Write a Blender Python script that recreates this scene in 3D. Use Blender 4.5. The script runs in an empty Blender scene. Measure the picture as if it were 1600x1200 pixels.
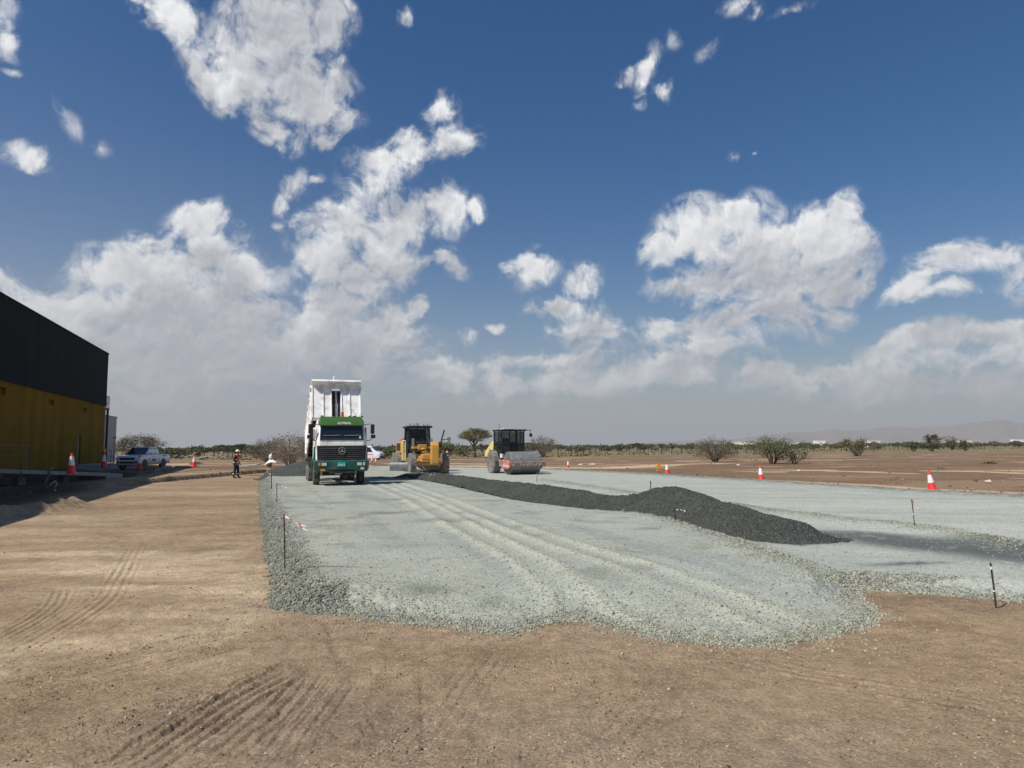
import bpy, bmesh, math, random
import numpy as np
from mathutils import Vector, Matrix, Euler
from math import sin, cos, tan, pi, radians, atan2, sqrt

sc = bpy.context.scene
COL = sc.collection
R = math.radians
rng = np.random.default_rng(7)
random.seed(7)

# ------------------------------------------------------------------ camera
F, HZ, H = 1080.0, 697.0, 1.95
PITCH = math.atan((HZ - 600.0) / F)
CP, SP = cos(PITCH), sin(PITCH)
ROLL = R(0.36)                          # the picture leans a little: its right side sits higher
def hz(px): return HZ - tan(ROLL) * (px - 800.0)

def ray(px, py):
    a = (px - 800.0) / F
    b = (600.0 - py) / F
    x = a * cos(ROLL) + b * sin(ROLL)
    y = -a * sin(ROLL) + b * cos(ROLL)
    return np.array([x, CP - y * SP, SP + y * CP])

def at(px, py, z=0.0):
    d = ray(px, py)
    t = (z - H) / d[2]
    return np.array([d[0] * t, d[1] * t, z])

def atY(px, py, Y):
    d = ray(px, py)
    t = Y / d[1]
    return np.array([d[0] * t, Y, H + d[2] * t])

cam_d = bpy.data.cameras.new('camera')
cam_d.sensor_width = 36.0
cam_d.lens = F / 1600.0 * 36.0
cam_d.clip_start = 0.05
cam_d.clip_end = 60000.0
cam = bpy.data.objects.new('camera', cam_d)
cam.rotation_mode = 'QUATERNION'
cam.location = (0, 0, H)
cam.rotation_quaternion = (Matrix.Rotation(pi / 2 + PITCH, 3, 'X') @ Matrix.Rotation(-ROLL, 3, 'Z')).to_quaternion()
COL.objects.link(cam)
sc.camera = cam

sc.view_settings.view_transform = 'Standard'
sc.view_settings.look = 'None'
sc.view_settings.gamma = 1.0
sc.view_settings.exposure = 0.0
sc.cycles.use_denoising = True
sc.cycles.use_adaptive_sampling = True
sc.cycles.adaptive_threshold = 0.012
sc.cycles.max_bounces = 6
sc.cycles.diffuse_bounces = 3
sc.cycles.glossy_bounces = 3
sc.cycles.transmission_bounces = 4
sc.cycles.volume_bounces = 1
sc.cycles.transparent_max_bounces = 6
sc.cycles.caustics_reflective = False
sc.cycles.caustics_refractive = False
sc.cycles.blur_glossy = 0.5

# ------------------------------------------------------------------ tagging
def tag(o, label=None, cat=None, group=None, kind=None):
    if label: o['label'] = label
    if cat: o['category'] = cat
    if group: o['group'] = group
    if kind: o['kind'] = kind
    return o

def empty(name, loc=(0, 0, 0), rz=0.0, parent=None):
    o = bpy.data.objects.new(name, None)
    o.location = loc
    o.rotation_euler = (0, 0, rz)
    o.empty_display_size = 0.2
    COL.objects.link(o)
    if parent: o.parent = parent
    return o

def copy_tree(o, parent=None):
    c = o.copy()
    COL.objects.link(c)
    if parent: c.parent = parent
    for ch in list(o.children):
        copy_tree(ch, c)
    return c

# ------------------------------------------------------------------ meshes
class MB:
    """collects shapes, then links them as one mesh object"""
    def __init__(s):
        s.v, s.f = [], []
        s.M = None
    def _add(s, vs, fs):
        o = len(s.v)
        if s.M is not None:
            vs = [tuple(s.M @ Vector(p)) for p in vs]
        s.v += [tuple(p) for p in vs]
        s.f += [tuple(i + o for i in f) for f in fs]
        return s
    def box(s, x0, x1, y0, y1, z0, z1):
        vs = [(x0, y0, z0), (x1, y0, z0), (x1, y1, z0), (x0, y1, z0), (x0, y0, z1), (x1, y0, z1), (x1, y1, z1), (x0, y1, z1)]
        return s._add(vs, [(0, 3, 2, 1), (4, 5, 6, 7), (0, 1, 5, 4), (1, 2, 6, 5), (2, 3, 7, 6), (3, 0, 4, 7)])
    def prism(s, pts, axis, a, b):
        n = len(pts)
        def P(p, t):
            return {'x': (t, p[0], p[1]), 'y': (p[0], t, p[1]), 'z': (p[0], p[1], t)}[axis]
        vs = [P(p, a) for p in pts] + [P(p, b) for p in pts]
        fs = [tuple(range(n)), tuple(range(2 * n - 1, n - 1, -1))]
        fs += [(i, (i + 1) % n, n + (i + 1) % n, n + i) for i in range(n)]
        return s._add(vs, fs)
    def loft(s, rings):
        """rings: equal-length closed point loops"""
        n = len(rings[0])
        vs = [p for r in rings for p in r]
        fs = []
        for k in range(len(rings) - 1):
            for i in range(n):
                j = (i + 1) % n
                fs.append((k * n + i, k * n + j, (k + 1) * n + j, (k + 1) * n + i))
        fs.append(tuple(range(n)))
        fs.append(tuple(range((len(rings) - 1) * n, len(rings) * n)))
        return s._add(vs, fs)
    def cyl(s, p0, p1, r0, r1=None, n=14):
        return s.tube([p0, p1], [r0, r0 if r1 is None else r1], n)
    def tube(s, pts, r, n=8):
        pts = [Vector(p) for p in pts]
        if not isinstance(r, (list, tuple)): r = [r] * len(pts)
        rings = []
        u = None
        for i, p in enumerate(pts):
            d = (pts[min(i + 1, len(pts) - 1)] - pts[max(i - 1, 0)]).normalized()
            if u is None:
                u = d.orthogonal().normalized()
            u = (u - d * u.dot(d)).normalized()
            w = d.cross(u)
            rings.append([tuple(p + (u * cos(2 * pi * k / n) + w * sin(2 * pi * k / n)) * r[i]) for k in range(n)])
        return s.loft(rings)
    def lathe(s, prof, c, axis, n=32):
        """prof: (radius, along) pairs; closed solid of revolution"""
        c = Vector(c)
        ax = {'x': Vector((1, 0, 0)), 'y': Vector((0, 1, 0)), 'z': Vector((0, 0, 1))}[axis]
        u = {'x': Vector((0, 1, 0)), 'y': Vector((0, 0, 1)), 'z': Vector((1, 0, 0))}[axis]
        w = ax.cross(u)
        rings = [[tuple(c + ax * h + (u * cos(2 * pi * k / n) + w * sin(2 * pi * k / n)) * max(rr, 1e-4)) for k in range(n)] for rr, h in prof]
        return s.loft(rings)
    def ell(s, c, r, nu=14, nv=8):
        prof = [(sin(pi * i / nv), -cos(pi * i / nv)) for i in range(nv + 1)]
        c = Vector(c)
        rings = [[(c.x + r[0] * max(a, 1e-3) * cos(2 * pi * k / nu), c.y + r[1] * max(a, 1e-3) * sin(2 * pi * k / nu), c.z + r[2] * b) for k in range(nu)] for a, b in prof]
        return s.loft(rings)
    def torus(s, c, Rr, r, axis='y', n=24, m=8):
        c = Vector(c)
        u, w, ax = {'y': (Vector((1, 0, 0)), Vector((0, 0, 1)), Vector((0, 1, 0))), 'x': (Vector((0, 1, 0)), Vector((0, 0, 1)), Vector((1, 0, 0))), 'z': (Vector((1, 0, 0)), Vector((0, 1, 0)), Vector((0, 0, 1)))}[axis]
        vs, fs = [], []
        for i in range(n):
            a = 2 * pi * i / n
            d = u * cos(a) + w * sin(a)
            for j in range(m):
                b = 2 * pi * j / m
                vs.append(tuple(c + d * (Rr + r * cos(b)) + ax * (r * sin(b))))
        for i in range(n):
            for j in range(m):
                fs.append((i * m + j, ((i + 1) % n) * m + j, ((i + 1) % n) * m + (j + 1) % m, i * m + (j + 1) % m))
        return s._add(vs, fs)
    def build(s, name, mat, parent=None, bev=0.0, smooth=35, loc=None):
        me = bpy.data.meshes.new(name)
        me.from_pydata(s.v, [], s.f)
        bm = bmesh.new(); bm.from_mesh(me)
        bmesh.ops.recalc_face_normals(bm, faces=bm.faces)
        bm.to_mesh(me); bm.free()
        if smooth:
            me.polygons.foreach_set('use_smooth', [True] * len(me.polygons))
            me.set_sharp_from_angle(angle=R(smooth))
        o = bpy.data.objects.new(name, me)
        me.materials.append(mat)
        COL.objects.link(o)
        if parent: o.parent = parent
        if loc is not None: o.location = loc
        if bev:
            b = o.modifiers.new('Bevel', 'BEVEL')
            b.width = bev; b.segments = 2; b.limit_method = 'ANGLE'; b.angle_limit = R(40)
            b.harden_normals = False
        return o

def build_each(mb, name, mat, parent, **kw):
    """one object for every separate piece collected in mb"""
    n = len(mb.v); lab = list(range(n))
    def find(a):
        while lab[a] != a:
            lab[a] = lab[lab[a]]; a = lab[a]
        return a
    for f in mb.f:
        r0 = find(f[0])
        for i in f[1:]: lab[find(i)] = r0
    groups = {}
    for f in mb.f: groups.setdefault(find(f[0]), []).append(f)
    out = []
    for fs in groups.values():
        ids = sorted({i for f in fs for i in f}); mp = {a: k for k, a in enumerate(ids)}
        m = MB(); m.v = [mb.v[i] for i in ids]; m.f = [tuple(mp[i] for i in f) for f in fs]
        out.append(m.build(name, mat, parent, **kw))
    return out

def np_mesh(name, v, quads=None, tris=None, mat=None, parent=None, col=None, smooth=True, attrs=None):
    me = bpy.data.meshes.new(name)
    v = np.asarray(v, dtype=np.float32)
    nq = 0 if quads is None else len(quads)
    nt = 0 if tris is None else len(tris)
    idx = []
    if nq: idx.append(np.asarray(quads, dtype=np.int32).ravel())
    if nt: idx.append(np.asarray(tris, dtype=np.int32).ravel())
    idx = np.concatenate(idx)
    me.vertices.add(len(v)); me.vertices.foreach_set('co', v.ravel())
    me.loops.add(len(idx)); me.loops.foreach_set('vertex_index', idx)
    me.polygons.add(nq + nt)
    starts = np.concatenate([np.arange(nq) * 4, nq * 4 + np.arange(nt) * 3]).astype(np.int32)
    me.polygons.foreach_set('loop_start', starts)
    me.polygons.foreach_set('use_smooth', np.full(nq + nt, smooth, dtype=bool))
    me.update(calc_edges=True)
    if col is not None:
        a = me.attributes.new('col', 'FLOAT_COLOR', 'POINT')
        c4 = np.ones((len(v), 4), dtype=np.float32); c4[:, :3] = col
        a.data.foreach_set('color', c4.ravel())
    for k, arr in (attrs or {}).items():
        a = me.attributes.new(k, 'FLOAT', 'POINT')
        a.data.foreach_set('value', np.asarray(arr, dtype=np.float32))
    o = bpy.data.objects.new(name, me)
    if mat: me.materials.append(mat)
    COL.objects.link(o)
    if parent: o.parent = parent
    return o

# ------------------------------------------------------------------ numpy noise
_perm = np.random.default_rng(11).permutation(256)
_perm = np.concatenate([_perm, _perm, _perm]).astype(np.int32)
_ga = np.linspace(0, 2 * pi, 16, endpoint=False)
_gx, _gy = np.cos(_ga), np.sin(_ga)

def pnoise(x, y, seed=0):
    xi = np.floor(x).astype(np.int64); yi = np.floor(y).astype(np.int64)
    xf = x - xi; yf = y - yi
    u = xf * xf * xf * (xf * (xf * 6 - 15) + 10); v = yf * yf * yf * (yf * (yf * 6 - 15) + 10)
    def g(ix, iy, dx, dy):
        h = _perm[(_perm[(ix + seed * 37) & 255] + iy + seed * 101) & 255] & 15
        return _gx[h] * dx + _gy[h] * dy
    a = g(xi, yi, xf, yf); b = g(xi + 1, yi, xf - 1, yf)
    c = g(xi, yi + 1, xf, yf - 1); d = g(xi + 1, yi + 1, xf - 1, yf - 1)
    return (a + (b - a) * u + (c - a) * v + (a - b - c + d) * u * v) * 1.4

def fbm(x, y, oct=4, seed=0, gain=0.5):
    s = 0.0; a = 1.0; f = 1.0; t = 0.0
    for i in range(oct):
        s = s + a * pnoise(x * f, y * f, seed + i); t += a
        a *= gain; f *= 2.03
    return s / t

def sstep(a, b, x):
    t = np.clip((x - a) / (b - a), 0, 1)
    return t * t * (3 - 2 * t)

def pl_dist(x, y, P):
    """distance, signed side (+ = left of travel) and along-length to a polyline"""
    best = np.full(x.shape, 1e9); sd = np.zeros(x.shape); al = np.zeros(x.shape); zz = np.zeros(x.shape)
    acc = 0.0
    for i in range(len(P) - 1):
        ax, ay = P[i][0], P[i][1]; bx, by = P[i + 1][0], P[i + 1][1]
        dx, dy = bx - ax, by - ay; L = sqrt(dx * dx + dy * dy)
        t = np.clip(((x - ax) * dx + (y - ay) * dy) / (L * L), 0, 1)
        ex, ey = x - (ax + t * dx), y - (ay + t * dy)
        d = np.sqrt(ex * ex + ey * ey)
        m = d < best
        best = np.where(m, d, best)
        sg = np.sign(dx * (y - ay) - dy * (x - ax))
        sd = np.where(m, sg * d, sd)
        al = np.where(m, acc + t * L, al)
        if len(P[i]) > 2:
            zz = np.where(m, P[i][2] + t * (P[i + 1][2] - P[i][2]), zz)
        acc += L
    return best, sd, al, acc, zz

def smooth_pl(P, n=6):
    """Catmull-Rom through the points"""
    P = [np.array(p, float) for p in P]
    out = []
    for i in range(len(P) - 1):
        p0 = P[max(i - 1, 0)]; p1 = P[i]; p2 = P[i + 1]; p3 = P[min(i + 2, len(P) - 1)]
        for k in range(n):
            t = k / n
            out.append(0.5 * ((2 * p1) + (-p0 + p2) * t + (2 * p0 - 5 * p1 + 4 * p2 - p3) * t * t + (-p0 + 3 * p1 - 3 * p2 + p3) * t ** 3))
    out.append(P[-1])
    return out

def poly_sd(x, y, P):
    """signed distance to polygon, positive inside"""
    n = len(P)
    d = np.full(x.shape, 1e9); ins = np.zeros(x.shape, bool)
    for i in range(n):
        ax, ay = P[i][0], P[i][1]; bx, by = P[(i + 1) % n][0], P[(i + 1) % n][1]
        dx, dy = bx - ax, by - ay
        t = np.clip(((x - ax) * dx + (y - ay) * dy) / (dx * dx + dy * dy + 1e-9), 0, 1)
        d = np.minimum(d, (x - ax - t * dx) ** 2 + (y - ay - t * dy) ** 2)
        c = ((ay > y) != (by > y)) & (x < (bx - ax) * (y - ay) / (by - ay + 1e-12) + ax)
        ins ^= c
    d = np.sqrt(d)
    return np.where(ins, d, -d)

# ------------------------------------------------------------------ materials
def new_mat(name):
    m = bpy.data.materials.new(name)
    m.use_nodes = True
    nt = m.node_tree
    for n in list(nt.nodes): nt.nodes.remove(n)
    out = nt.nodes.new('ShaderNodeOutputMaterial')
    b = nt.nodes.new('ShaderNodeBsdfPrincipled')
    nt.links.new(b.outputs[0], out.inputs['Surface'])
    return m, nt, b

def N(nt, typ, **kw):
    n = nt.nodes.new(typ)
    for k, v in kw.items():
        if k in n.inputs.keys() if isinstance(k, str) and hasattr(n, 'inputs') else False:
            n.inputs[k].default_value = v
        else:
            setattr(n, k, v)
    return n

def paint(name, c, rough=0.45, metal=0.0, var=0.12, scale=3.0, dirt=None, dirt_amt=0.0, dirt_scale=2.0, spec=0.5, bump=0.0, bscale=40.0, coat=0.0, island=0.0):
    m, nt, b = new_mat(name)
    tc = N(nt, 'ShaderNodeTexCoord')
    nz = N(nt, 'ShaderNodeTexNoise', Scale=scale, Detail=6.0, Roughness=0.65)
    nt.links.new(tc.outputs['Object'], nz.inputs['Vector'])
    mr = N(nt, 'ShaderNodeMapRange')
    mr.inputs['From Min'].default_value = 0.3; mr.inputs['From Max'].default_value = 0.7
    mr.inputs['To Min'].default_value = 1 - var; mr.inputs['To Max'].default_value = 1 + var
    nt.links.new(nz.outputs['Fac'], mr.inputs['Value'])
    fac = mr.outputs[0]
    if island:
        ge = N(nt, 'ShaderNodeNewGeometry')
        m2 = N(nt, 'ShaderNodeMapRange')
        m2.inputs['To Min'].default_value = 1 - island; m2.inputs['To Max'].default_value = 1 + island
        nt.links.new(ge.outputs['Random Per Island'], m2.inputs['Value'])
        mu = N(nt, 'ShaderNodeMath', operation='MULTIPLY')
        nt.links.new(fac, mu.inputs[0]); nt.links.new(m2.outputs[0], mu.inputs[1])
        fac = mu.outputs[0]
    vm = N(nt, 'ShaderNodeVectorMath', operation='SCALE')
    vm.inputs[0].default_value = c
    nt.links.new(fac, vm.inputs['Scale'])
    src = vm.outputs[0]
    if dirt is not None:
        n2 = N(nt, 'ShaderNodeTexNoise', Scale=dirt_scale, Detail=8.0, Roughness=0.7)
        nt.links.new(tc.outputs['Object'], n2.inputs['Vector'])
        r2 = N(nt, 'ShaderNodeMapRange')
        r2.inputs['From Min'].default_value = 0.62 - 0.35 * dirt_amt; r2.inputs['From Max'].default_value = 0.78 - 0.25 * dirt_amt
        nt.links.new(n2.outputs['Fac'], r2.inputs['Value'])
        mx = N(nt, 'ShaderNodeMix', data_type='RGBA')
        nt.links.new(r2.outputs[0], mx.inputs['Factor'])
        nt.links.new(src, mx.inputs['A']); mx.inputs['B'].default_value = (*dirt, 1)
        src = mx.outputs['Result']
    nt.links.new(src, b.inputs['Base Color'])
    b.inputs['Roughness'].default_value = rough
    b.inputs['Metallic'].default_value = metal
    b.inputs['Specular IOR Level'].default_value = spec
    if coat: b.inputs['Coat Weight'].default_value = coat
    if bump:
        n3 = N(nt, 'ShaderNodeTexNoise', Scale=bscale, Detail=5.0)
        nt.links.new(tc.outputs['Object'], n3.inputs['Vector'])
        bp = N(nt, 'ShaderNodeBump', Strength=bump, Distance=0.02)
        nt.links.new(n3.outputs['Fac'], bp.inputs['Height'])
        nt.links.new(bp.outputs[0], b.inputs['Normal'])
    return m

DUST = (0.30, 0.24, 0.18)
M = {}
M['white'] = paint('white_paint', (0.84, 0.84, 0.82), 0.4, var=0.05, dirt=(0.55, 0.50, 0.43), dirt_amt=0.42, dirt_scale=2.2)
M['white_car'] = paint('white_car_paint', (0.78, 0.79, 0.80), 0.25, var=0.03, coat=0.5)
M['green'] = paint('dark_green_paint', (0.010, 0.080, 0.062), 0.35, dirt=(0.11, 0.13, 0.11), dirt_amt=0.35)
M['visor'] = paint('leaf_green_paint', (0.042, 0.118, 0.018), 0.45, var=0.2, scale=6)
M['black'] = paint('black_plastic', (0.012, 0.012, 0.013), 0.5, dirt=(0.05, 0.045, 0.04), dirt_amt=0.1)
M['frame'] = paint('dark_chassis', (0.02, 0.02, 0.021), 0.6, dirt=(0.10, 0.085, 0.07), dirt_amt=0.3)
M['tyre'] = paint('dusty_rubber', (0.045, 0.044, 0.043), 0.85, var=0.25, scale=8, dirt=(0.20, 0.18, 0.155), dirt_amt=0.55, dirt_scale=3, bump=0.4)
M['tyre_grey'] = paint('grey_dusty_rubber', (0.13, 0.128, 0.12), 0.9, var=0.25, scale=8, dirt=(0.26, 0.245, 0.22), dirt_amt=0.6, dirt_scale=3, bump=0.4)
M['steel'] = paint('bright_steel', (0.55, 0.56, 0.57), 0.35, metal=0.9, var=0.15)
M['chrome'] = paint('chrome_trim', (0.75, 0.76, 0.77), 0.15, metal=1.0, var=0.03)
M['galv'] = paint('galvanised_tube', (0.42, 0.43, 0.44), 0.45, metal=0.7, var=0.15)
M['glass'] = paint('dark_glass', (0.010, 0.016, 0.022), 0.06, var=0.05, spec=0.6)
M['yellow'] = paint('machine_yellow', (0.62, 0.31, 0.035), 0.45, var=0.1, dirt=(0.36, 0.26, 0.15), dirt_amt=0.5)
M['paleyellow'] = paint('pale_yellow_paint', (0.78, 0.62, 0.22), 0.45, var=0.08)
M['rust'] = paint('rust_red_paint', (0.165, 0.058, 0.034), 0.75, var=0.35, scale=6, dirt=(0.40, 0.33, 0.25), dirt_amt=0.72, dirt_scale=5)
M['redrim'] = paint('red_rim_paint', (0.35, 0.035, 0.045), 0.55, var=0.2)
M['rednose'] = paint('faded_red_paint', (0.50, 0.12, 0.10), 0.6, var=0.2, scale=5, dirt=(0.72, 0.60, 0.55), dirt_amt=0.35, dirt_scale=6)
M['letters'] = paint('white_lettering', (0.82, 0.82, 0.80), 0.6, var=0.03)
M['amber'] = paint('amber_lens', (0.75, 0.25, 0.02), 0.3, var=0.05)
M['beacon'] = paint('orange_beacon', (0.60, 0.10, 0.02), 0.3, var=0.05)
M['lamp'] = paint('lamp_glass', (0.6, 0.6, 0.58), 0.15, var=0.05)
M['plate'] = paint('turquoise_plate', (0.02, 0.42, 0.40), 0.4, var=0.03)
M['blade'] = paint('worn_blade_steel', (0.24, 0.25, 0.26), 0.38, metal=0.55, var=0.25, scale=4)
M['drum'] = paint('drum_steel', (0.22, 0.225, 0.22), 0.5, metal=0.35, var=0.12, scale=6, dirt=(0.33, 0.34, 0.32), dirt_amt=0.4, dirt_scale=3)
M['cone_red'] = paint('cone_red_plastic', (0.70, 0.035, 0.035), 0.45, var=0.08)
M['cone_white'] = paint('cone_white_sleeve', (0.80, 0.80, 0.78), 0.5, var=0.05)
M['tape_red'] = paint('red_tape', (0.60, 0.06, 0.06), 0.5, var=0.1)
M['tape_white'] = paint('white_tape', (0.75, 0.73, 0.70), 0.5, var=0.1)
M['rod'] = paint('dark_rebar', (0.035, 0.028, 0.025), 0.8, var=0.3, scale=20)
M['concrete'] = paint('concrete', (0.36, 0.37, 0.36), 0.85, var=0.15, scale=2, dirt=(0.20, 0.17, 0.14), dirt_amt=0.3, bump=0.3)
M['stone_pale'] = paint('pale_stone', (0.50, 0.44, 0.37), 0.9, var=0.25, island=0.3)
M['wood'] = paint('weathered_wood', (0.34, 0.29, 0.23), 0.85, var=0.25, scale=5)
M['bark'] = paint('grey_bark', (0.15, 0.12, 0.095), 0.9, var=0.3, scale=4)
M['bark_pale'] = paint('pale_bark', (0.36, 0.30, 0.235), 0.9, var=0.25, scale=4)
M['leaf_dark'] = paint('dark_acacia_leaf', (0.080, 0.086, 0.038), 0.75, var=0.35, scale=0.9, island=0.45, spec=0.2)
M['leaf_mid'] = paint('olive_leaf', (0.125, 0.122, 0.056), 0.75, var=0.3, scale=0.9, island=0.45, spec=0.2)
M['leaf_green'] = paint('green_shrub_leaf', (0.108, 0.122, 0.050), 0.75, var=0.3, scale=0.9, island=0.45, spec=0.2)
M['leaf_grey'] = paint('dry_grey_leaf', (0.150, 0.134, 0.088), 0.85, var=0.35, scale=0.9, island=0.45, spec=0.2)
M['skin'] = paint('brown_skin', (0.24, 0.11, 0.06), 0.6, var=0.06)
M['hivis'] = paint('orange_vest', (0.80, 0.16, 0.05), 0.7, var=0.08)
M['reflect'] = paint('silver_band', (0.80, 0.80, 0.80), 0.4, var=0.04)
M['navy'] = paint('navy_cloth', (0.012, 0.016, 0.045), 0.9, var=0.2, scale=12)
M['helmet'] = paint('cream_helmet', (0.80, 0.74, 0.50), 0.35, var=0.04)
M['boot'] = paint('black_boot', (0.012, 0.011, 0.010), 0.6, var=0.2)
M['bag'] = paint('white_plastic_bag', (0.80, 0.80, 0.79), 0.5, var=0.04)
M['orange_board'] = paint('orange_plastic_board', (0.70, 0.28, 0.03), 0.5, var=0.08)
# ------------------------------------------------------------------ sky, sun
SUN_EL, SUN_AZ = 51.5, 38.0             # light comes from the left, from slightly behind the camera
sun_pos = Vector((-cos(R(SUN_AZ)) * cos(R(SUN_EL)), -sin(R(SUN_AZ)) * cos(R(SUN_EL)), sin(R(SUN_EL))))
sl = bpy.data.lights.new('sun', 'SUN')
sl.energy = 5.0
sl.angle = R(0.53)
sl.color = (1.0, 0.955, 0.89)
so = bpy.data.objects.new('sun', sl)
so.rotation_euler = sun_pos.to_track_quat('Z', 'Y').to_euler()
so.location = (-40, -30, 60)
COL.objects.link(so)

world = bpy.data.worlds.new('World')
sc.world = world
world.use_nodes = True
wt = world.node_tree
for n in list(wt.nodes): wt.nodes.remove(n)
wo = wt.nodes.new('ShaderNodeOutputWorld')
bg = wt.nodes.new('ShaderNodeBackground')
wt.links.new(bg.outputs[0], wo.inputs['Surface'])
BG = 0.1
bg.inputs['Strength'].default_value = BG
sky = wt.nodes.new('ShaderNodeTexSky')
sky.sky_type = 'NISHITA'
sky.sun_disc = False
sky.sun_elevation = R(SUN_EL)
sky.sun_rotation = atan2(sun_pos.x, sun_pos.y)
sky.altitude = 100
sky.air_density = 1.0
sky.dust_density = 1.1
sky.ozone_density = 2.0

def wm(op, a, b=None, c=None, clamp=False):
    n = wt.nodes.new('ShaderNodeMath'); n.operation = op; n.use_clamp = clamp
    for i, v in enumerate((a, b, c)):
        if v is None: continue
        if isinstance(v, (int, float)): n.inputs[i].default_value = v
        else: wt.links.new(v, n.inputs[i])
    return n.outputs[0]

def wv(op, a, b=None, scale=None):
    n = wt.nodes.new('ShaderNodeVectorMath'); n.operation = op
    for i, v in enumerate((a, b)):
        if v is None: continue
        if isinstance(v, tuple): n.inputs[i].default_value = v
        else: wt.links.new(v, n.inputs[i])
    if scale is not None:
        if isinstance(scale, (int, float)): n.inputs['Scale'].default_value = scale
        else: wt.links.new(scale, n.inputs['Scale'])
    return n.outputs[0]

def wmr(v, a, b, c, d, smooth=True):
    n = wt.nodes.new('ShaderNodeMapRange'); n.interpolation_type = 'SMOOTHSTEP' if smooth else 'LINEAR'
    wt.links.new(v, n.inputs['Value'])
    for k, x in zip(('From Min', 'From Max', 'To Min', 'To Max'), (a, b, c, d)): n.inputs[k].default_value = x
    return n.outputs[0]

def wmix(f, a, b):
    n = wt.nodes.new('ShaderNodeMix'); n.data_type = 'RGBA'
    if isinstance(f, (int, float)): n.inputs['Factor'].default_value = f
    else: wt.links.new(f, n.inputs['Factor'])
    for k, v in (('A', a), ('B', b)):
        if isinstance(v, tuple): n.inputs[k].default_value = (*v, 1)
        else: wt.links.new(v, n.inputs[k])
    return n.outputs['Result']

tcw = wt.nodes.new('ShaderNodeTexCoord')
sp = wt.nodes.new('ShaderNodeSeparateXYZ')
wt.links.new(tcw.outputs['Generated'], sp.inputs[0])
K = 180 / pi / 10.0                      # units of ten degrees of arc
az = wm('MULTIPLY', wm('ARCTAN2', sp.outputs[0], sp.outputs[1]), K)
el = wm('MULTIPLY', wm('ARCSINE', sp.outputs[2]), K)
cb = wt.nodes.new('ShaderNodeCombineXYZ')
wt.links.new(az, cb.inputs[0]); wt.links.new(el, cb.inputs[1])
P = cb.outputs[0]

def sky_uv(px, py):
    d = ray(px, py); d = d / np.linalg.norm(d)
    return (atan2(d[0], d[1]) * K, math.asin(d[2]) * K)

def wnoise(vec, scale, detail, rough=0.58, col=False, lac=2.1):
    n = wt.nodes.new('ShaderNodeTexNoise'); n.noise_dimensions = '2D'
    n.inputs['Scale'].default_value = scale; n.inputs['Detail'].default_value = detail
    n.inputs['Roughness'].default_value = rough; n.inputs['Lacunarity'].default_value = lac
    wt.links.new(vec, n.inputs['Vector'])
    return n.outputs['Color' if col else 'Fac']

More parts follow.
